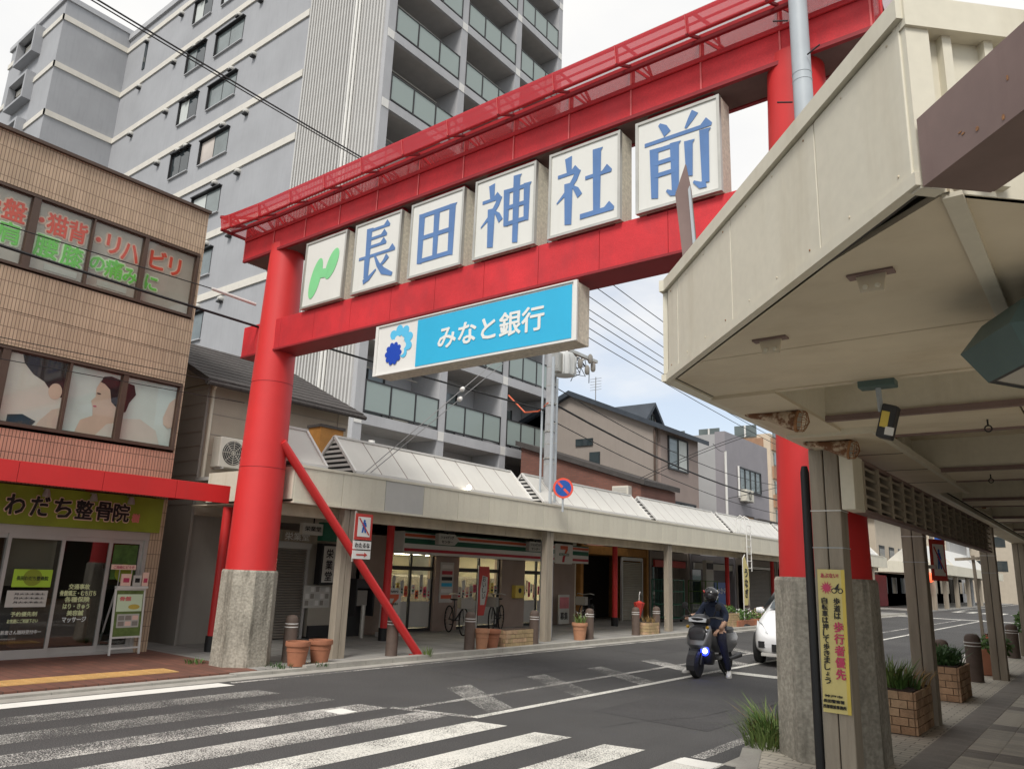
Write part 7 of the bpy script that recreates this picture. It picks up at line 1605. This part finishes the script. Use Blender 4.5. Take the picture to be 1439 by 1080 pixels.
# ---- things under the left arcade
def bicycle(lab, loc, rot):
    t = thing('bicycle', lab, 'bicycle', (0, 0, 0), 'bicycles parked before the store'); R = 0.31
    for yy in (-0.52, 0.52):
        w = empty_part('wheel', t)
        b = MB(); b.tube([(0, yy + R * math.cos(a), R + R * math.sin(a)) for a in [i * PI / 14 for i in range(29)]], 0.018, 6); b.build('tyre', 'tyre', w)
        b = MB()
        for k in range(9): a = k * PI / 9; b.bar((0, yy - R * math.cos(a), R - R * math.sin(a)), (0, yy + R * math.cos(a), R + R * math.sin(a)), 0.004)
        b.build('spoke', 'steel', w)
    b = MB(); b.tube([(0, -0.52, R), (0, -0.40, 0.72), (0, -0.36, 0.92)], 0.016, 8); b.tube([(0, -0.42, 0.62), (0, 0.08, 0.30), (0, 0.52, R)], 0.018, 8); b.tube([(0, 0.08, 0.30), (0, 0.20, 0.76)], 0.016, 8); b.tube([(0, 0.19, 0.66), (0, 0.52, R)], 0.011, 8); b.build('frame', 'black_metal', t)
    b = MB(); b.tube([(-0.27, -0.18, 0.92), (-0.2, -0.34, 0.95), (0, -0.36, 0.92), (0.2, -0.34, 0.95), (0.27, -0.18, 0.92)], 0.012, 8); b.build('handlebar', 'steel', t)
    b = MB(); b.lathe((0, 0.22, 0.79), [(0.001, -0.03), (0.09, -0.01), (0.1, 0.02), (0.001, 0.03)], 12); b.build('saddle', 'black', t, smooth=True)
    b = MB(); b.box(-0.16, 0.16, -0.72, -0.46, 0.62, 0.86); b.build('basket', 'house_grey', t)
    b = MB(); b.bar((-0.09, 0.08, 0.3), (0.09, 0.08, 0.3), 0.02); b.box(-0.14, -0.06, 0.03, 0.13, 0.2, 0.22); b.box(0.06, 0.14, 0.03, 0.13, 0.38, 0.4); b.build('pedal', 'black', t)
    t.location = loc; t.rotation_euler = (0, 0, rot); return t
bicycle('dark bicycle parked nose out beside the first store pillar', (-12.95, 14.55, 0.065), R_(62)); bicycle('dark bicycle parked behind the red feather banner', (-13.1, 16.3, 0.065), R_(25)); bicycle('dark bicycle parked in the shade by the store end', (-13.0, 20.6, 0.065), R_(15))
tel = thing('public_telephone', 'dark telephone stand against the shop wall left of the store', 'telephone', (-13.4, 11.85, 0.06)); b = MB(); b.box(-13.7, -13.3, 11.6, 12.15, 1.1, 1.3); b.box(-13.7, -13.62, 11.6, 12.15, 0.06, 1.1); b.box(-13.62, -13.3, 11.6, 11.64, 0.5, 1.1); b.box(-13.62, -13.3, 12.11, 12.15, 0.5, 1.1); b.build('hood', 'black_metal', tel); b = MB(); b.box(-13.6, -13.4, 11.72, 12.02, 0.72, 1.05); b.build('phone', 'house_grey', tel); b = MB(); b.tube([(-13.2, 11.75, 0.06), (-13.2, 11.75, 0.75)], 0.05, 10); b.build('stand', 'steel', tel)
vs2 = thing('service_list_sign', 'white and red service list panel on the first store pillar', 'sign', (-13.7, 15, 1)); b = MB(); b.box(-13.735, -13.715, 14.72, 15.22, 0.75, 1.75); b.build('panel', 'paper', vs2)
for k in range(6): flat(rect(-0.2, 0.2, -0.045, 0.045), (-13.715, 14.97, 1.64 - 0.15 * k), '+X', ('white', 'store_red', 'text_black', 'bank_blue', 'white', 'store_orange')[k], vs2, 0.002, 'printed_line')
mb2 = thing('yellow_wall_box', 'yellow box fixed on the second store pillar', 'box', (-13.7, 18, 1)); b = MB(); b.box(-13.74, -13.6, 17.75, 18.15, 0.85, 1.2); b.build('body', 'yellow', mb2, bevel=0.01); flat(ell(0, 0.03, 0.07, 0.07), (-13.6, 17.95, 1.03), '+X', 'text_black', mb2, 0.002, 'mark')
ps = thing('poster_board', 'pink and white poster board at the right store pillar', 'poster', (-13.3, 20, 0.1)); b = MB(); b.box(-13.5, -13.46, 19.75, 20.3, 0.1, 0.95); b.build('board', 'paper', ps); flat(rect(-0.25, 0.25, 0.05, 0.38), (-13.46, 20.02, 0.5), '+X', 'flower_pink', ps, 0.002, 'print'); text('募集', (-13.46, 20.02, 0.33), '+X', 'text_black', ps, w=0.4, h=0.22)
um = thing('red_umbrella', 'closed red umbrella hung upright above the small stone planter', 'umbrella', (-10.65, 19.8, 0.5)); c_ = V(-10.75, 19.75, 0.42)
b = MB(); n_ = 12; prof = [(0.012, 0.0), (0.05, 0.15), (0.11, 0.38), (0.125, 0.44), (0.06, 0.47), (0.02, 0.5)]; vs_ = [c_ + V(r_ * (1 + 0.25 * (k % 2)) * math.cos(2 * PI * k / n_), r_ * (1 + 0.25 * (k % 2)) * math.sin(2 * PI * k / n_), h_) for r_, h_ in prof for k in range(n_)]; b.add(vs_, [(i * n_ + k, i * n_ + (k + 1) % n_, (i + 1) * n_ + (k + 1) % n_, (i + 1) * n_ + k) for i in range(5) for k in range(n_)]); b.build('canopy', 'sign_red', um)
b = MB(); b.tube([c_ + V(0, 0, -0.3), c_ + V(0, 0, 0.66), c_ + V(0, 0.05, 0.74), c_ + V(0, 0.1, 0.7)], 0.01, 6); b.build('handle', 'white', um)
def cage(lab, y0, m_):
    t = thing('roll_cage', lab, 'trolley', (-13.0, y0, 0.06), 'roll cages before the brown shop'); b = MB()
    for yy in (0, 1.1):
        for xx in (0, 0.7): b.bar((-13.2 + xx, y0 + yy, 0.15), (-13.2 + xx, y0 + yy, 1.5), 0.035)
    for z in (0.2, 0.65, 1.1, 1.5):
        b.bar((-13.2, y0, z), (-13.2, y0 + 1.1, z), 0.025); b.bar((-12.5, y0, z), (-12.5, y0 + 1.1, z), 0.025); b.bar((-13.2, y0, z), (-12.5, y0, z), 0.025); b.bar((-13.2, y0 + 1.1, z), (-12.5, y0 + 1.1, z), 0.025)
    b.build('frame', m_, t); b = MB()
    for k in range(1, 9): b.bar((-12.5, y0 + 0.122 * k, 0.2), (-12.5, y0 + 0.122 * k, 1.5), 0.01); b.bar((-13.2, y0 + 0.122 * k, 0.2), (-13.2, y0 + 0.122 * k, 1.5), 0.01)
    b.build('wire_mesh', m_, t); b = MB(); b.box(-13.2, -12.5, y0, y0 + 1.1, 0.14, 0.18); b.build('base', 'black_metal', t)
    for yy in (0.08, 1.02):
        for xx in (0.08, 0.62): b = MB(); b.lathe((-13.2 + xx, y0 + yy - 0.02, 0.11), [(0.05, 0), (0.05, 0.04)], 10, ax=(0, 1, 0)); b.build('castor', 'black', t)
cage('green wire roll cage left of the third arcade post', 25.2, 'store_green'); cage('green wire roll cage right of the third arcade post', 28.2, 'leaf')
gsn = thing('tall_grey_sign', 'tall grey standing sign panel behind the rider', 'sign', (-13.0, 29.6, 0.06)); b = MB(); b.box(-13.1, -12.95, 29.3, 30.0, 0.5, 2.3); b.build('panel', 'cream_grey', gsn); b = MB(); b.box(-12.95, -12.93, 29.35, 29.95, 1.95, 2.2); b.build('header', 'text_black', gsn); b = MB(); b.box(-13.1, -12.95, 29.4, 29.5, 0.06, 0.5); b.box(-13.1, -12.95, 29.8, 29.9, 0.06, 0.5); b.build('leg', 'steel', gsn)
bsn = thing('blue_notice_board', 'dark blue notice board with white lettering behind the rider helmet', 'sign', (-13.2, 32, 0.6)); b = MB(); b.box(-13.5, -13.44, 31.2, 32.7, 0.55, 1.45); b.build('panel', 'noparking_blue', bsn); text('つかみ', (-13.44, 31.95, 1.1), '+X', 'text_white', bsn, w=1.1, h=0.25, bold=0.02); b = MB(); b.box(-13.5, -13.46, 31.3, 31.4, 0.06, 0.55); b.box(-13.5, -13.46, 32.5, 32.6, 0.06, 0.55); b.build('leg', 'steel', bsn)
fbn = thing('feather_banner', 'yellow and black feather banner on a pole by the far planters', 'banner', (-10.3, 26.55, 0.06)); b = MB(); b.tube([(-10.3, 26.35, 0.06), (-10.3, 26.35, 2.3), (-10.3, 26.55, 2.45)], 0.015, 6); b.build('pole', 'white', fbn); b = MB(); b.prism([(-10.3, 26.37, 0.75), (-10.3, 26.70, 0.75), (-10.3, 26.90, 1.4), (-10.3, 26.83, 2.0), (-10.3, 26.50, 2.42), (-10.3, 26.37, 2.3)], (0.012, 0, 0)); b.build('cloth', 'banner_yellow', fbn); vtext('うなぎ', (-10.288, 26.60, 2.0), '+X', 'text_black', fbn, 0.3, 0.34, bold=0.04); b = MB(); b.lathe((-10.3, 26.35, 0.06), [(0.2, 0), (0.18, 0.06), (0.03, 0.09)], 14); b.build('base', 'black', fbn)

# ================================================================ SCOOTER AND RIDER
def skin_mesh(name, verts, edges, mtl, parent, sub=2, root=0):
    """verts: (x,y,z,rx[,ry]) ; grows a continuous surface with the skin modifier and applies it"""
    org = ORG.get(parent.name, Vector((0, 0, 0))); me = bpy.data.meshes.new(name)
    me.from_pydata([tuple(Vector(v[:3]) - org) for v in verts], edges, [])
    o = bpy.data.objects.new(name, me); C.objects.link(o)
    sm = o.modifiers.new('skin', 'SKIN'); sm.use_smooth_shade = True; ss = o.modifiers.new('sub', 'SUBSURF'); ss.levels = sub; ss.render_levels = sub
    sv = me.skin_vertices[0].data if me.skin_vertices else None
    if sv is None:
        bm = bmesh.new(); bm.from_mesh(me); bm.verts.layers.skin.verify(); bm.to_mesh(me); bm.free(); sv = me.skin_vertices[0].data
    for i, v in enumerate(verts): sv[i].radius = (v[3], v[4] if len(v) > 4 else v[3]); sv[i].use_root = (i == root)
    dg = bpy.context.evaluated_depsgraph_get(); dg.update(); nm = bpy.data.meshes.new_from_object(o.evaluated_get(dg)); o.modifiers.clear(); o.data = nm; nm.materials.clear(); nm.materials.append(MATS[mtl]); nm.shade_smooth(); bpy.data.meshes.remove(me)
    o.parent = parent; ORG[o.name] = org; return o
SX, SY = -5.70, 12.42      # front wheel contact
sc = thing('motor_scooter', 'grey motor scooter with blue front light stopped at the centre line', 'scooter', (SX, SY, 0))
def P(x, y_, z): return (SX + x, SY + y_, z)
for yy, w_ in ((0, 0.05), (1.2, 0.055)):
    wh = empty_part('wheel', sc); b = MB(); b.lathe(P(-w_, yy, 0.215), [(0.14, 0.005), (0.19, 0.0), (0.215, w_ * 0.5), (0.22, w_), (0.215, w_ * 1.5), (0.19, 2 * w_), (0.14, 2 * w_ - 0.005)], 28, ax=(1, 0, 0)); b.build('tyre', 'tyre', wh, smooth=True); b = MB(); b.lathe(P(-w_ * 0.6, yy, 0.215), [(0.04, 0), (0.145, 0.005), (0.145, w_ * 1.2 - 0.005), (0.04, w_ * 1.2)], 20, ax=(1, 0, 0)); b.build('rim', 'scooter_dark', wh)
b = MB(); b.tube([P(-0.07, 0, 0.215), P(-0.07, 0.12, 0.5)], 0.018, 8); b.tube([P(0.07, 0, 0.215), P(0.07, 0.12, 0.5)], 0.018, 8); b.tube([P(0, 0.14, 0.5), P(0, 0.26, 0.92)], 0.03, 8); b.build('fork', 'black_metal', sc)
b = MB(); a_ = [i * PI / 9 for i in range(-1, 8)]; 
for i in range(len(a_) - 1):
    p0, p1 = a_[i], a_[i + 1]; r_ = 0.245; b.quad(P(-0.07, -r_ * math.cos(p0), 0.215 + r_ * math.sin(p0)), P(0.07, -r_ * math.cos(p0), 0.215 + r_ * math.sin(p0)), P(0.07, -r_ * math.cos(p1), 0.215 + r_ * math.sin(p1)), P(-0.07, -r_ * math.cos(p1), 0.215 + r_ * math.sin(p1)))
b.build('front_mudguard', 'scooter_dark', sc, smooth=True)
def loft(name, secs, mtl, par, n=16, sub=1, pw=2.6):
    """secs: (cx, cy, cz, half width, half height, dy slope) super-ellipse rings perpendicular to z-ish axis"""
    b = MB(); vs_ = []
    for (cx, cy, cz, hw, hd) in secs:
        for k in range(n):
            a = 2 * PI * k / n; c, s_ = math.cos(a), math.sin(a)
            vs_.append((SX + cx + hw * math.copysign(abs(c) ** (2 / pw), c), SY + cy + hd * math.copysign(abs(s_) ** (2 / pw), s_), cz))
    m = len(secs); b.add(vs_, [(i * n + k, i * n + (k + 1) % n, (i + 1) * n + (k + 1) % n, (i + 1) * n + k) for i in range(m - 1) for k in range(n)] + [tuple(reversed(range(n))), tuple(range((m - 1) * n, m * n))])
    return b.build(name, mtl, par, smooth=True)
loft('front_shield', [(0, 0.20, 0.36, 0.10, 0.06), (0, 0.17, 0.44, 0.17, 0.10), (0, 0.13, 0.52, 0.20, 0.13), (0, 0.14, 0.64, 0.215, 0.12), (0, 0.19, 0.76, 0.20, 0.09), (0, 0.22, 0.83, 0.16, 0.07)], 'scooter_grey', sc)
loft('lower_fairing', [(0, 0.34, 0.20, 0.15, 0.10), (0, 0.30, 0.30, 0.19, 0.13), (0, 0.26, 0.42, 0.20, 0.12)], 'scooter_dark', sc)
loft('front_panel_dark', [(0, 0.035, 0.60, 0.13, 0.03), (0, 0.04, 0.68, 0.16, 0.03), (0, 0.075, 0.76, 0.15, 0.03), (0, 0.12, 0.81, 0.10, 0.03)], 'scooter_dark', sc)
loft('handlebar_cowl', [(0, 0.22, 0.83, 0.12, 0.07), (0, 0.18, 0.88, 0.17, 0.11), (0, 0.17, 0.94, 0.175, 0.12), (0, 0.22, 0.99, 0.12, 0.08), (0, 0.25, 1.01, 0.05, 0.04)], 'scooter_dark', sc)
b = MB(); b.prism([P(-0.15, 0.06, 0.885), P(0.15, 0.06, 0.885), P(0.16, 0.07, 0.945), P(0.0, 0.075, 0.965), P(-0.16, 0.07, 0.945)], (0, 0.03, 0)); b.build('headlamp', 'lens', sc)
for s_ in (-1, 1):
    b = MB(); b.tube([P(s_ * 0.12, 0.24, 0.95), P(s_ * 0.24, 0.27, 0.96), P(s_ * 0.36, 0.32, 0.94)], [0.016, 0.02, 0.02], 8); b.build('handgrip', 'black', sc, smooth=True)
    b = MB(); b.tube([P(s_ * 0.26, 0.24, 0.955), P(s_ * 0.37, 0.26, 0.93)], 0.008, 6); b.build('brake_lever', 'black_metal', sc)
    b = MB(); b.tube([P(s_ * 0.20, 0.26, 0.97), P(s_ * 0.28, 0.24, 1.10)], 0.008, 6); m_o = b.build('mirror', 'black', sc); b = MB(); b.lathe(P(s_ * 0.30, 0.25, 1.13), [(0.001, -0.015), (0.055, -0.008), (0.06, 0.0), (0.001, 0.008)], 14, ax=(0, 1, 0)); b.build('mirror_head', 'black', m_o, smooth=True)
    b = MB(); b.lathe(P(s_ * 0.175, 0.075, 0.80), [(0.001, -0.02), (0.03, 0.0), (0.02, 0.03)], 10, ax=(0, -1, 0)); b.build('indicator', 'amber', sc, smooth=True)
b = MB(); b.lathe(P(0.13, 0.06, 0.43), [(0.001, 0.012), (0.035, 0.008), (0.04, -0.02)], 12, ax=(0, -1, 0)); b.build('blue_light', 'led_white', sc, smooth=True); b = MB(); b.lathe(P(0.12, 0.075, 0.43), [(0.075, 0.0), (0.07, 0.01), (0.001, 0.012)], 14, ax=(0, -1, 0)); b.build('light_ring', 'blue_led', sc)
loft('floorboard', [(0, 0.52, 0.27, 0.17, 0.30), (0, 0.52, 0.30, 0.19, 0.32), (0, 0.52, 0.33, 0.18, 0.31)], 'scooter_dark', sc)
loft('rear_body', [(0, 1.05, 0.36, 0.13, 0.30), (0, 1.08, 0.48, 0.19, 0.42), (0, 1.08, 0.60, 0.20, 0.46), (0, 1.06, 0.68, 0.17, 0.44)], 'scooter_grey', sc); loft('seat', [(0, 1.0, 0.68, 0.16, 0.40), (0, 1.0, 0.74, 0.165, 0.42), (0, 1.02, 0.775, 0.13, 0.38)], 'black', sc)
b = MB(); b.tube([P(0.15, 1.0, 0.25), P(0.17, 1.45, 0.30)], [0.03, 0.05], 12); b.build('exhaust', 'black_metal', sc, smooth=True)
b = MB(); b.box(SX - 0.09, SX + 0.09, SY + 1.50, SY + 1.515, 0.45, 0.57); b.build('number_plate', 'white', sc)
b = MB(); b.tube([P(0.1, 0.62, 0.28), P(0.22, 0.66, 0.02)], 0.014, 6); b.build('side_stand', 'black', sc)
# rider: seated astride, head turned to his left, one hand on the grip and one resting on the thigh
rd = thing('person', 'rider in dark navy clothes and black helmet sitting on the grey scooter', 'person', P(0, 0.8, 0))
bx, by = 0.05, 0.74
V_ = [P(bx, by, 0.83) + (0.16, 0.125), P(bx, by - 0.03, 0.95) + (0.155, 0.115), P(bx, by - 0.09, 1.07) + (0.17, 0.115), P(bx, by - 0.13, 1.16) + (0.13, 0.095), P(bx, by - 0.16, 1.225) + (0.06, 0.06), P(bx, by - 0.19, 1.30) + (0.06, 0.06),
      P(bx - 0.16, by - 0.12, 1.14) + (0.072, 0.072), P(bx - 0.23, by - 0.17, 1.00) + (0.058, 0.058), P(bx - 0.28, by - 0.27, 0.955) + (0.044, 0.044), P(bx - 0.335, by - 0.36, 0.955) + (0.034, 0.034),
      P(bx + 0.16, by - 0.12, 1.14) + (0.072, 0.072), P(bx + 0.235, by - 0.12, 0.99) + (0.058, 0.058), P(bx + 0.235, by - 0.23, 0.85) + (0.044, 0.044), P(bx + 0.19, by - 0.32, 0.765) + (0.034, 0.034),
      P(bx - 0.10, by - 0.05, 0.79) + (0.11, 0.11), P(bx - 0.26, by - 0.28, 0.60) + (0.086, 0.086), P(bx - 0.36, by - 0.24, 0.35) + (0.064, 0.064), P(bx - 0.43, by - 0.16, 0.10) + (0.05, 0.05),
      P(bx + 0.10, by - 0.05, 0.79) + (0.11, 0.11), P(bx + 0.22, by - 0.32, 0.61) + (0.086, 0.086), P(bx + 0.25, by - 0.25, 0.35) + (0.064, 0.064), P(bx + 0.27, by - 0.16, 0.10) + (0.05, 0.05)]
E_ = [(0, 1), (1, 2), (2, 3), (3, 4), (4, 5), (2, 6), (6, 7), (7, 8), (8, 9), (2, 10), (10, 11), (11, 12), (12, 13), (0, 14), (14, 15), (15, 16), (16, 17), (0, 18), (18, 19), (19, 20), (20, 21)]
body = skin_mesh('body', V_, E_, 'navy', rd)
for nm in ('denim', 'skin'): body.data.materials.append(MATS[nm])
orgz = ORG[rd.name]
for p in body.data.polygons:
    c_ = body.matrix_world @ p.center if False else p.center + orgz
    lx, ly, lz = c_.x - SX, c_.y - SY, c_.z
    if lz < 0.80 and abs(lx - bx) < 0.55 and not (abs(lx - bx) > 0.16 and lz > 0.715 and ly < by - 0.16): p.material_index = 1
    if lz > 1.225 and abs(lx - bx) < 0.09: p.material_index = 2
    if (lx - bx > 0.16 and lz < 0.90 and lz > 0.715 and ly < by - 0.18): p.material_index = 2
    if lx - bx < -0.27 and lz > 0.9 and ly < by - 0.25: p.material_index = 2
def hand(c, fwd, side, upv):
    """palm with four curled fingers and a thumb as one skinned mesh"""
    c, f, s_, u = Vector(c), Vector(fwd).normalized(), Vector(side).normalized(), Vector(upv).normalized()
    vs_ = [tuple(c) + (0.026, 0.02), tuple(c + f * 0.04) + (0.036, 0.018), tuple(c + f * 0.075) + (0.036, 0.016)]; es = [(0, 1), (1, 2)]
    for k, (o, L) in enumerate(((-0.030, 0.062), (-0.010, 0.07), (0.011, 0.066), (0.030, 0.052))):
        i = len(vs_); a = c + f * 0.085 + s_ * o; vs_ += [tuple(a) + (0.0095,), tuple(a + f * L * 0.45 - u * 0.008) + (0.009,), tuple(a + f * L * 0.75 - u * 0.034) + (0.0085,), tuple(a + f * L * 0.62 - u * 0.056) + (0.0075,)]; es += [(2, i), (i, i + 1), (i + 1, i + 2), (i + 2, i + 3)]
    i = len(vs_); a = c + f * 0.03 - s_ * 0.035; vs_ += [tuple(a) + (0.012,), tuple(a + f * 0.03 - s_ * 0.018 - u * 0.012) + (0.010,), tuple(a + f * 0.055 - s_ * 0.012 - u * 0.03) + (0.0085,)]; es += [(1, i), (i, i + 1), (i + 1, i + 2)]
    return skin_mesh('hand', vs_, es, 'skin', rd, 1)
hand(P(bx + 0.19, by - 0.32, 0.765), (-0.35, -0.75, -0.45), (0.9, -0.4, 0), (0.0, -0.45, 0.85)); hand(P(bx - 0.335, by - 0.36, 0.957), (0.05, -1, -0.05), (-1, 0, 0), (0, 0, 1))
for (fx, fy, tw_) in ((bx - 0.43, by - 0.16, -0.3), (bx + 0.27, by - 0.16, 0.35)):
    d = Vector((math.sin(tw_), -math.cos(tw_), 0)); s_ = Vector((d.y, -d.x, 0)); c_ = Vector(P(fx, fy, 0)); b = MB(); rings = []
    for (o, w, h0) in ((-0.085, 0.03, 0.06), (-0.07, 0.042, 0.105), (0.0, 0.044, 0.11), (0.06, 0.048, 0.085), (0.13, 0.048, 0.06), (0.175, 0.034, 0.045), (0.195, 0.012, 0.03)):
        q = c_ + d * o; rings.append([q - s_ * w + V(0, 0, 0.004), q + s_ * w + V(0, 0, 0.004), q + s_ * w * 1.02 + V(0, 0, 0.025), q + s_ * w * 0.7 + V(0, 0, h0), q - s_ * w * 0.7 + V(0, 0, h0), q - s_ * w * 1.02 + V(0, 0, 0.025)])
    vs_ = [p for r_ in rings for p in r_]; b.add(vs_, [(i * 6 + k, i * 6 + (k + 1) % 6, (i + 1) * 6 + (k + 1) % 6, (i + 1) * 6 + k) for i in range(6) for k in range(6)] + [tuple(range(6)), tuple(range(36, 42))]); b.build('shoe', 'sneaker', rd, smooth=True)
# head inside a full helmet turned to the rider's left
hc = Vector(P(bx, by - 0.21, 1.33)); hd = Vector((0.55, -0.80, -0.22)).normalized(); hs2 = hd.cross(V(0, 0, 1)).normalized(); hu = hs2.cross(hd)
b = MB(); n_, m_ = 20, 12; vs_ = []
for i in range(m_ + 1):
    ph = PI * i / m_
    for k in range(n_):
        th = 2 * PI * k / n_; l = Vector((math.sin(ph) * math.cos(th), math.sin(ph) * math.sin(th), math.cos(ph)))
        fx = 0.150 if l.x > 0 else 0.135; zz = 0.128 if l.z > 0 else 0.135
        vs_.append(hc + hd * l.x * fx * (1 + (0.10 if (l.x > 0.3 and l.z < -0.3) else 0)) + hs2 * l.y * 0.122 + hu * max(l.z * zz, -0.115))
b.add(vs_, [(i * n_ + k, i * n_ + (k + 1) % n_, (i + 1) * n_ + (k + 1) % n_, (i + 1) * n_ + k) for i in range(m_) for k in range(n_)]); hm = b.build('helmet', 'helmet', rd, smooth=True)
b = MB(); vs_ = []; nn = 14
for j in range(5):
    v = -0.03 + 0.075 * j / 4
    for k in range(nn + 1):
        th = R_(-75 + 150 * k / nn); rr_ = math.sqrt(max(0, 1 - (v / 0.13) ** 2)); vs_.append(hc + hd * (0.156 * rr_ * math.cos(th)) + hs2 * (0.128 * rr_ * math.sin(th)) + hu * v)
b.add(vs_, [(j * (nn + 1) + k, j * (nn + 1) + k + 1, (j + 1) * (nn + 1) + k + 1, (j + 1) * (nn + 1) + k) for j in range(4) for k in range(nn)]); b.build('visor', 'visor', hm, smooth=True)
b = MB(); b.obox(hc + hs2 * 0.118 + hu * 0.05 + hd * 0.0, hd * 0.05, hs2 * 0.008, hu * 0.012); b.build('helmet_stripe', 'sign_red', hm); b = MB(); b.obox(hc - hs2 * 0.112 + hu * 0.055, hd * 0.05, hs2 * 0.008, hu * 0.015); b.build('helmet_stripe', 'cream_grey', hm)

# ================================================================ WHITE CAR
KX, KY = -5.0, 15.25
car = thing('white_car', 'white hatchback car half hidden behind the right gate pillar', 'car', (KX, KY, 0))
# stations along the length: (y, half width, floor, belt height, roof height, roof half width)
ST = [(0.0, 0.52, 0.25, 0.50, 0.52, 0.30), (0.10, 0.70, 0.20, 0.62, 0.66, 0.42), (0.35, 0.80, 0.18, 0.72, 0.78, 0.55), (0.75, 0.84, 0.18, 0.82, 0.90, 0.62), (1.05, 0.85, 0.18, 0.88, 0.97, 0.66), (1.55, 0.86, 0.18, 0.92, 1.28, 0.60), (2.05, 0.86, 0.18, 0.93, 1.45, 0.56), (2.7, 0.86, 0.18, 0.94, 1.47, 0.56), (3.4, 0.85, 0.18, 0.95, 1.38, 0.54), (3.95, 0.82, 0.22, 0.95, 1.15, 0.50), (4.2, 0.74, 0.30, 0.85, 0.92, 0.46)]
b = MB(); rings = []
for (yy, hw, z0, zb_, zr_, rw) in ST:
    rings.append([(KX + x, KY + yy, z) for x, z in ((-hw * 0.9, z0), (-hw, z0 + 0.14), (-hw, zb_ * 0.75), (-hw * 0.965, zb_), (-rw, zr_ - 0.03), (-rw * 0.6, zr_), (rw * 0.6, zr_), (rw, zr_ - 0.03), (hw * 0.965, zb_), (hw, zb_ * 0.75), (hw, z0 + 0.14), (hw * 0.9, z0))])
vs_ = [p for r_ in rings for p in r_]; nr_ = 12
b.add(vs_, [(i * nr_ + k, i * nr_ + (k + 1) % nr_, (i + 1) * nr_ + (k + 1) % nr_, (i + 1) * nr_ + k) for i in range(len(ST) - 1) for k in range(nr_)] + [tuple(range(nr_)), tuple(range((len(ST) - 1) * nr_, len(ST) * nr_))])
cbod = b.build('body', 'car_white', car, smooth=True); sbm = cbod.modifiers.new('sub', 'SUBSURF'); sbm.levels = 2; sbm.render_levels = 2
def kp(x, y_, z): return (KX + x, KY + y_, z)
b = MB(); b.quad(kp(-0.62, 1.10, 1.045), kp(0.62, 1.10, 1.045), kp(0.50, 1.95, 1.475), kp(-0.50, 1.95, 1.475)); b.build('windscreen', 'glass_dark', car)
for s_ in (-1, 1):
    b = MB(); b.quad(kp(s_ * 0.845, 1.40, 0.98), kp(s_ * 0.86, 3.3, 0.99), kp(s_ * 0.64, 3.05, 1.37), kp(s_ * 0.645, 2.0, 1.39)); b.build('side_window', 'glass_dark', car)
    b = MB(); b.prism([kp(s_ * 0.50, 0.10, 0.60), kp(s_ * 0.76, 0.42, 0.66), kp(s_ * 0.80, 0.72, 0.80), kp(s_ * 0.66, 0.45, 0.76)], (0, -0.03, 0.015)); b.build('headlight', 'lens', car)
    b = MB(); b.lathe(kp(s_ * 0.84, 1.42, 0.99), [(0.02, -0.06), (0.07, 0), (0.05, 0.10)], 12, ax=(s_, 0, 0)); b.build('door_mirror', 'car_white', car, smooth=True)
    b = MB(); b.box(KX + s_ * 0.46, KX + s_ * 0.68, KY + 0.045, KY + 0.14, 0.34, 0.46); b.build('fog_lamp_recess', 'black', car)
    for yy in (0.78, 3.35):
        wh = empty_part('wheel', car); b = MB(); b.lathe(kp(s_ * 0.70, yy, 0.30), [(0.19, 0), (0.28, 0.0), (0.305, 0.04), (0.305, 0.13), (0.28, 0.17), (0.19, 0.17)], 28, ax=(s_, 0, 0)); b.build('tyre', 'tyre', wh, smooth=True); b = MB(); b.lathe(kp(s_ * 0.72, yy, 0.30), [(0.03, 0.15), (0.10, 0.145), (0.19, 0.155), (0.19, 0.0)], 20, ax=(s_, 0, 0)); b.build('rim', 'aluminium', wh)
b = MB(); b.box(KX - 0.42, KX + 0.42, KY - 0.015, KY + 0.06, 0.28, 0.42); b.build('grille', 'black', car); b = MB(); b.box(KX - 0.62, KX + 0.62, KY - 0.01, KY + 0.1, 0.20, 0.255); b.build('lip', 'cream_grey', car); b = MB(); b.box(KX - 0.16, KX + 0.16, KY - 0.035, KY - 0.015, 0.42, 0.50); b.build('number_plate', 'white', car)
car.rotation_euler = (0, 0, R_(10))
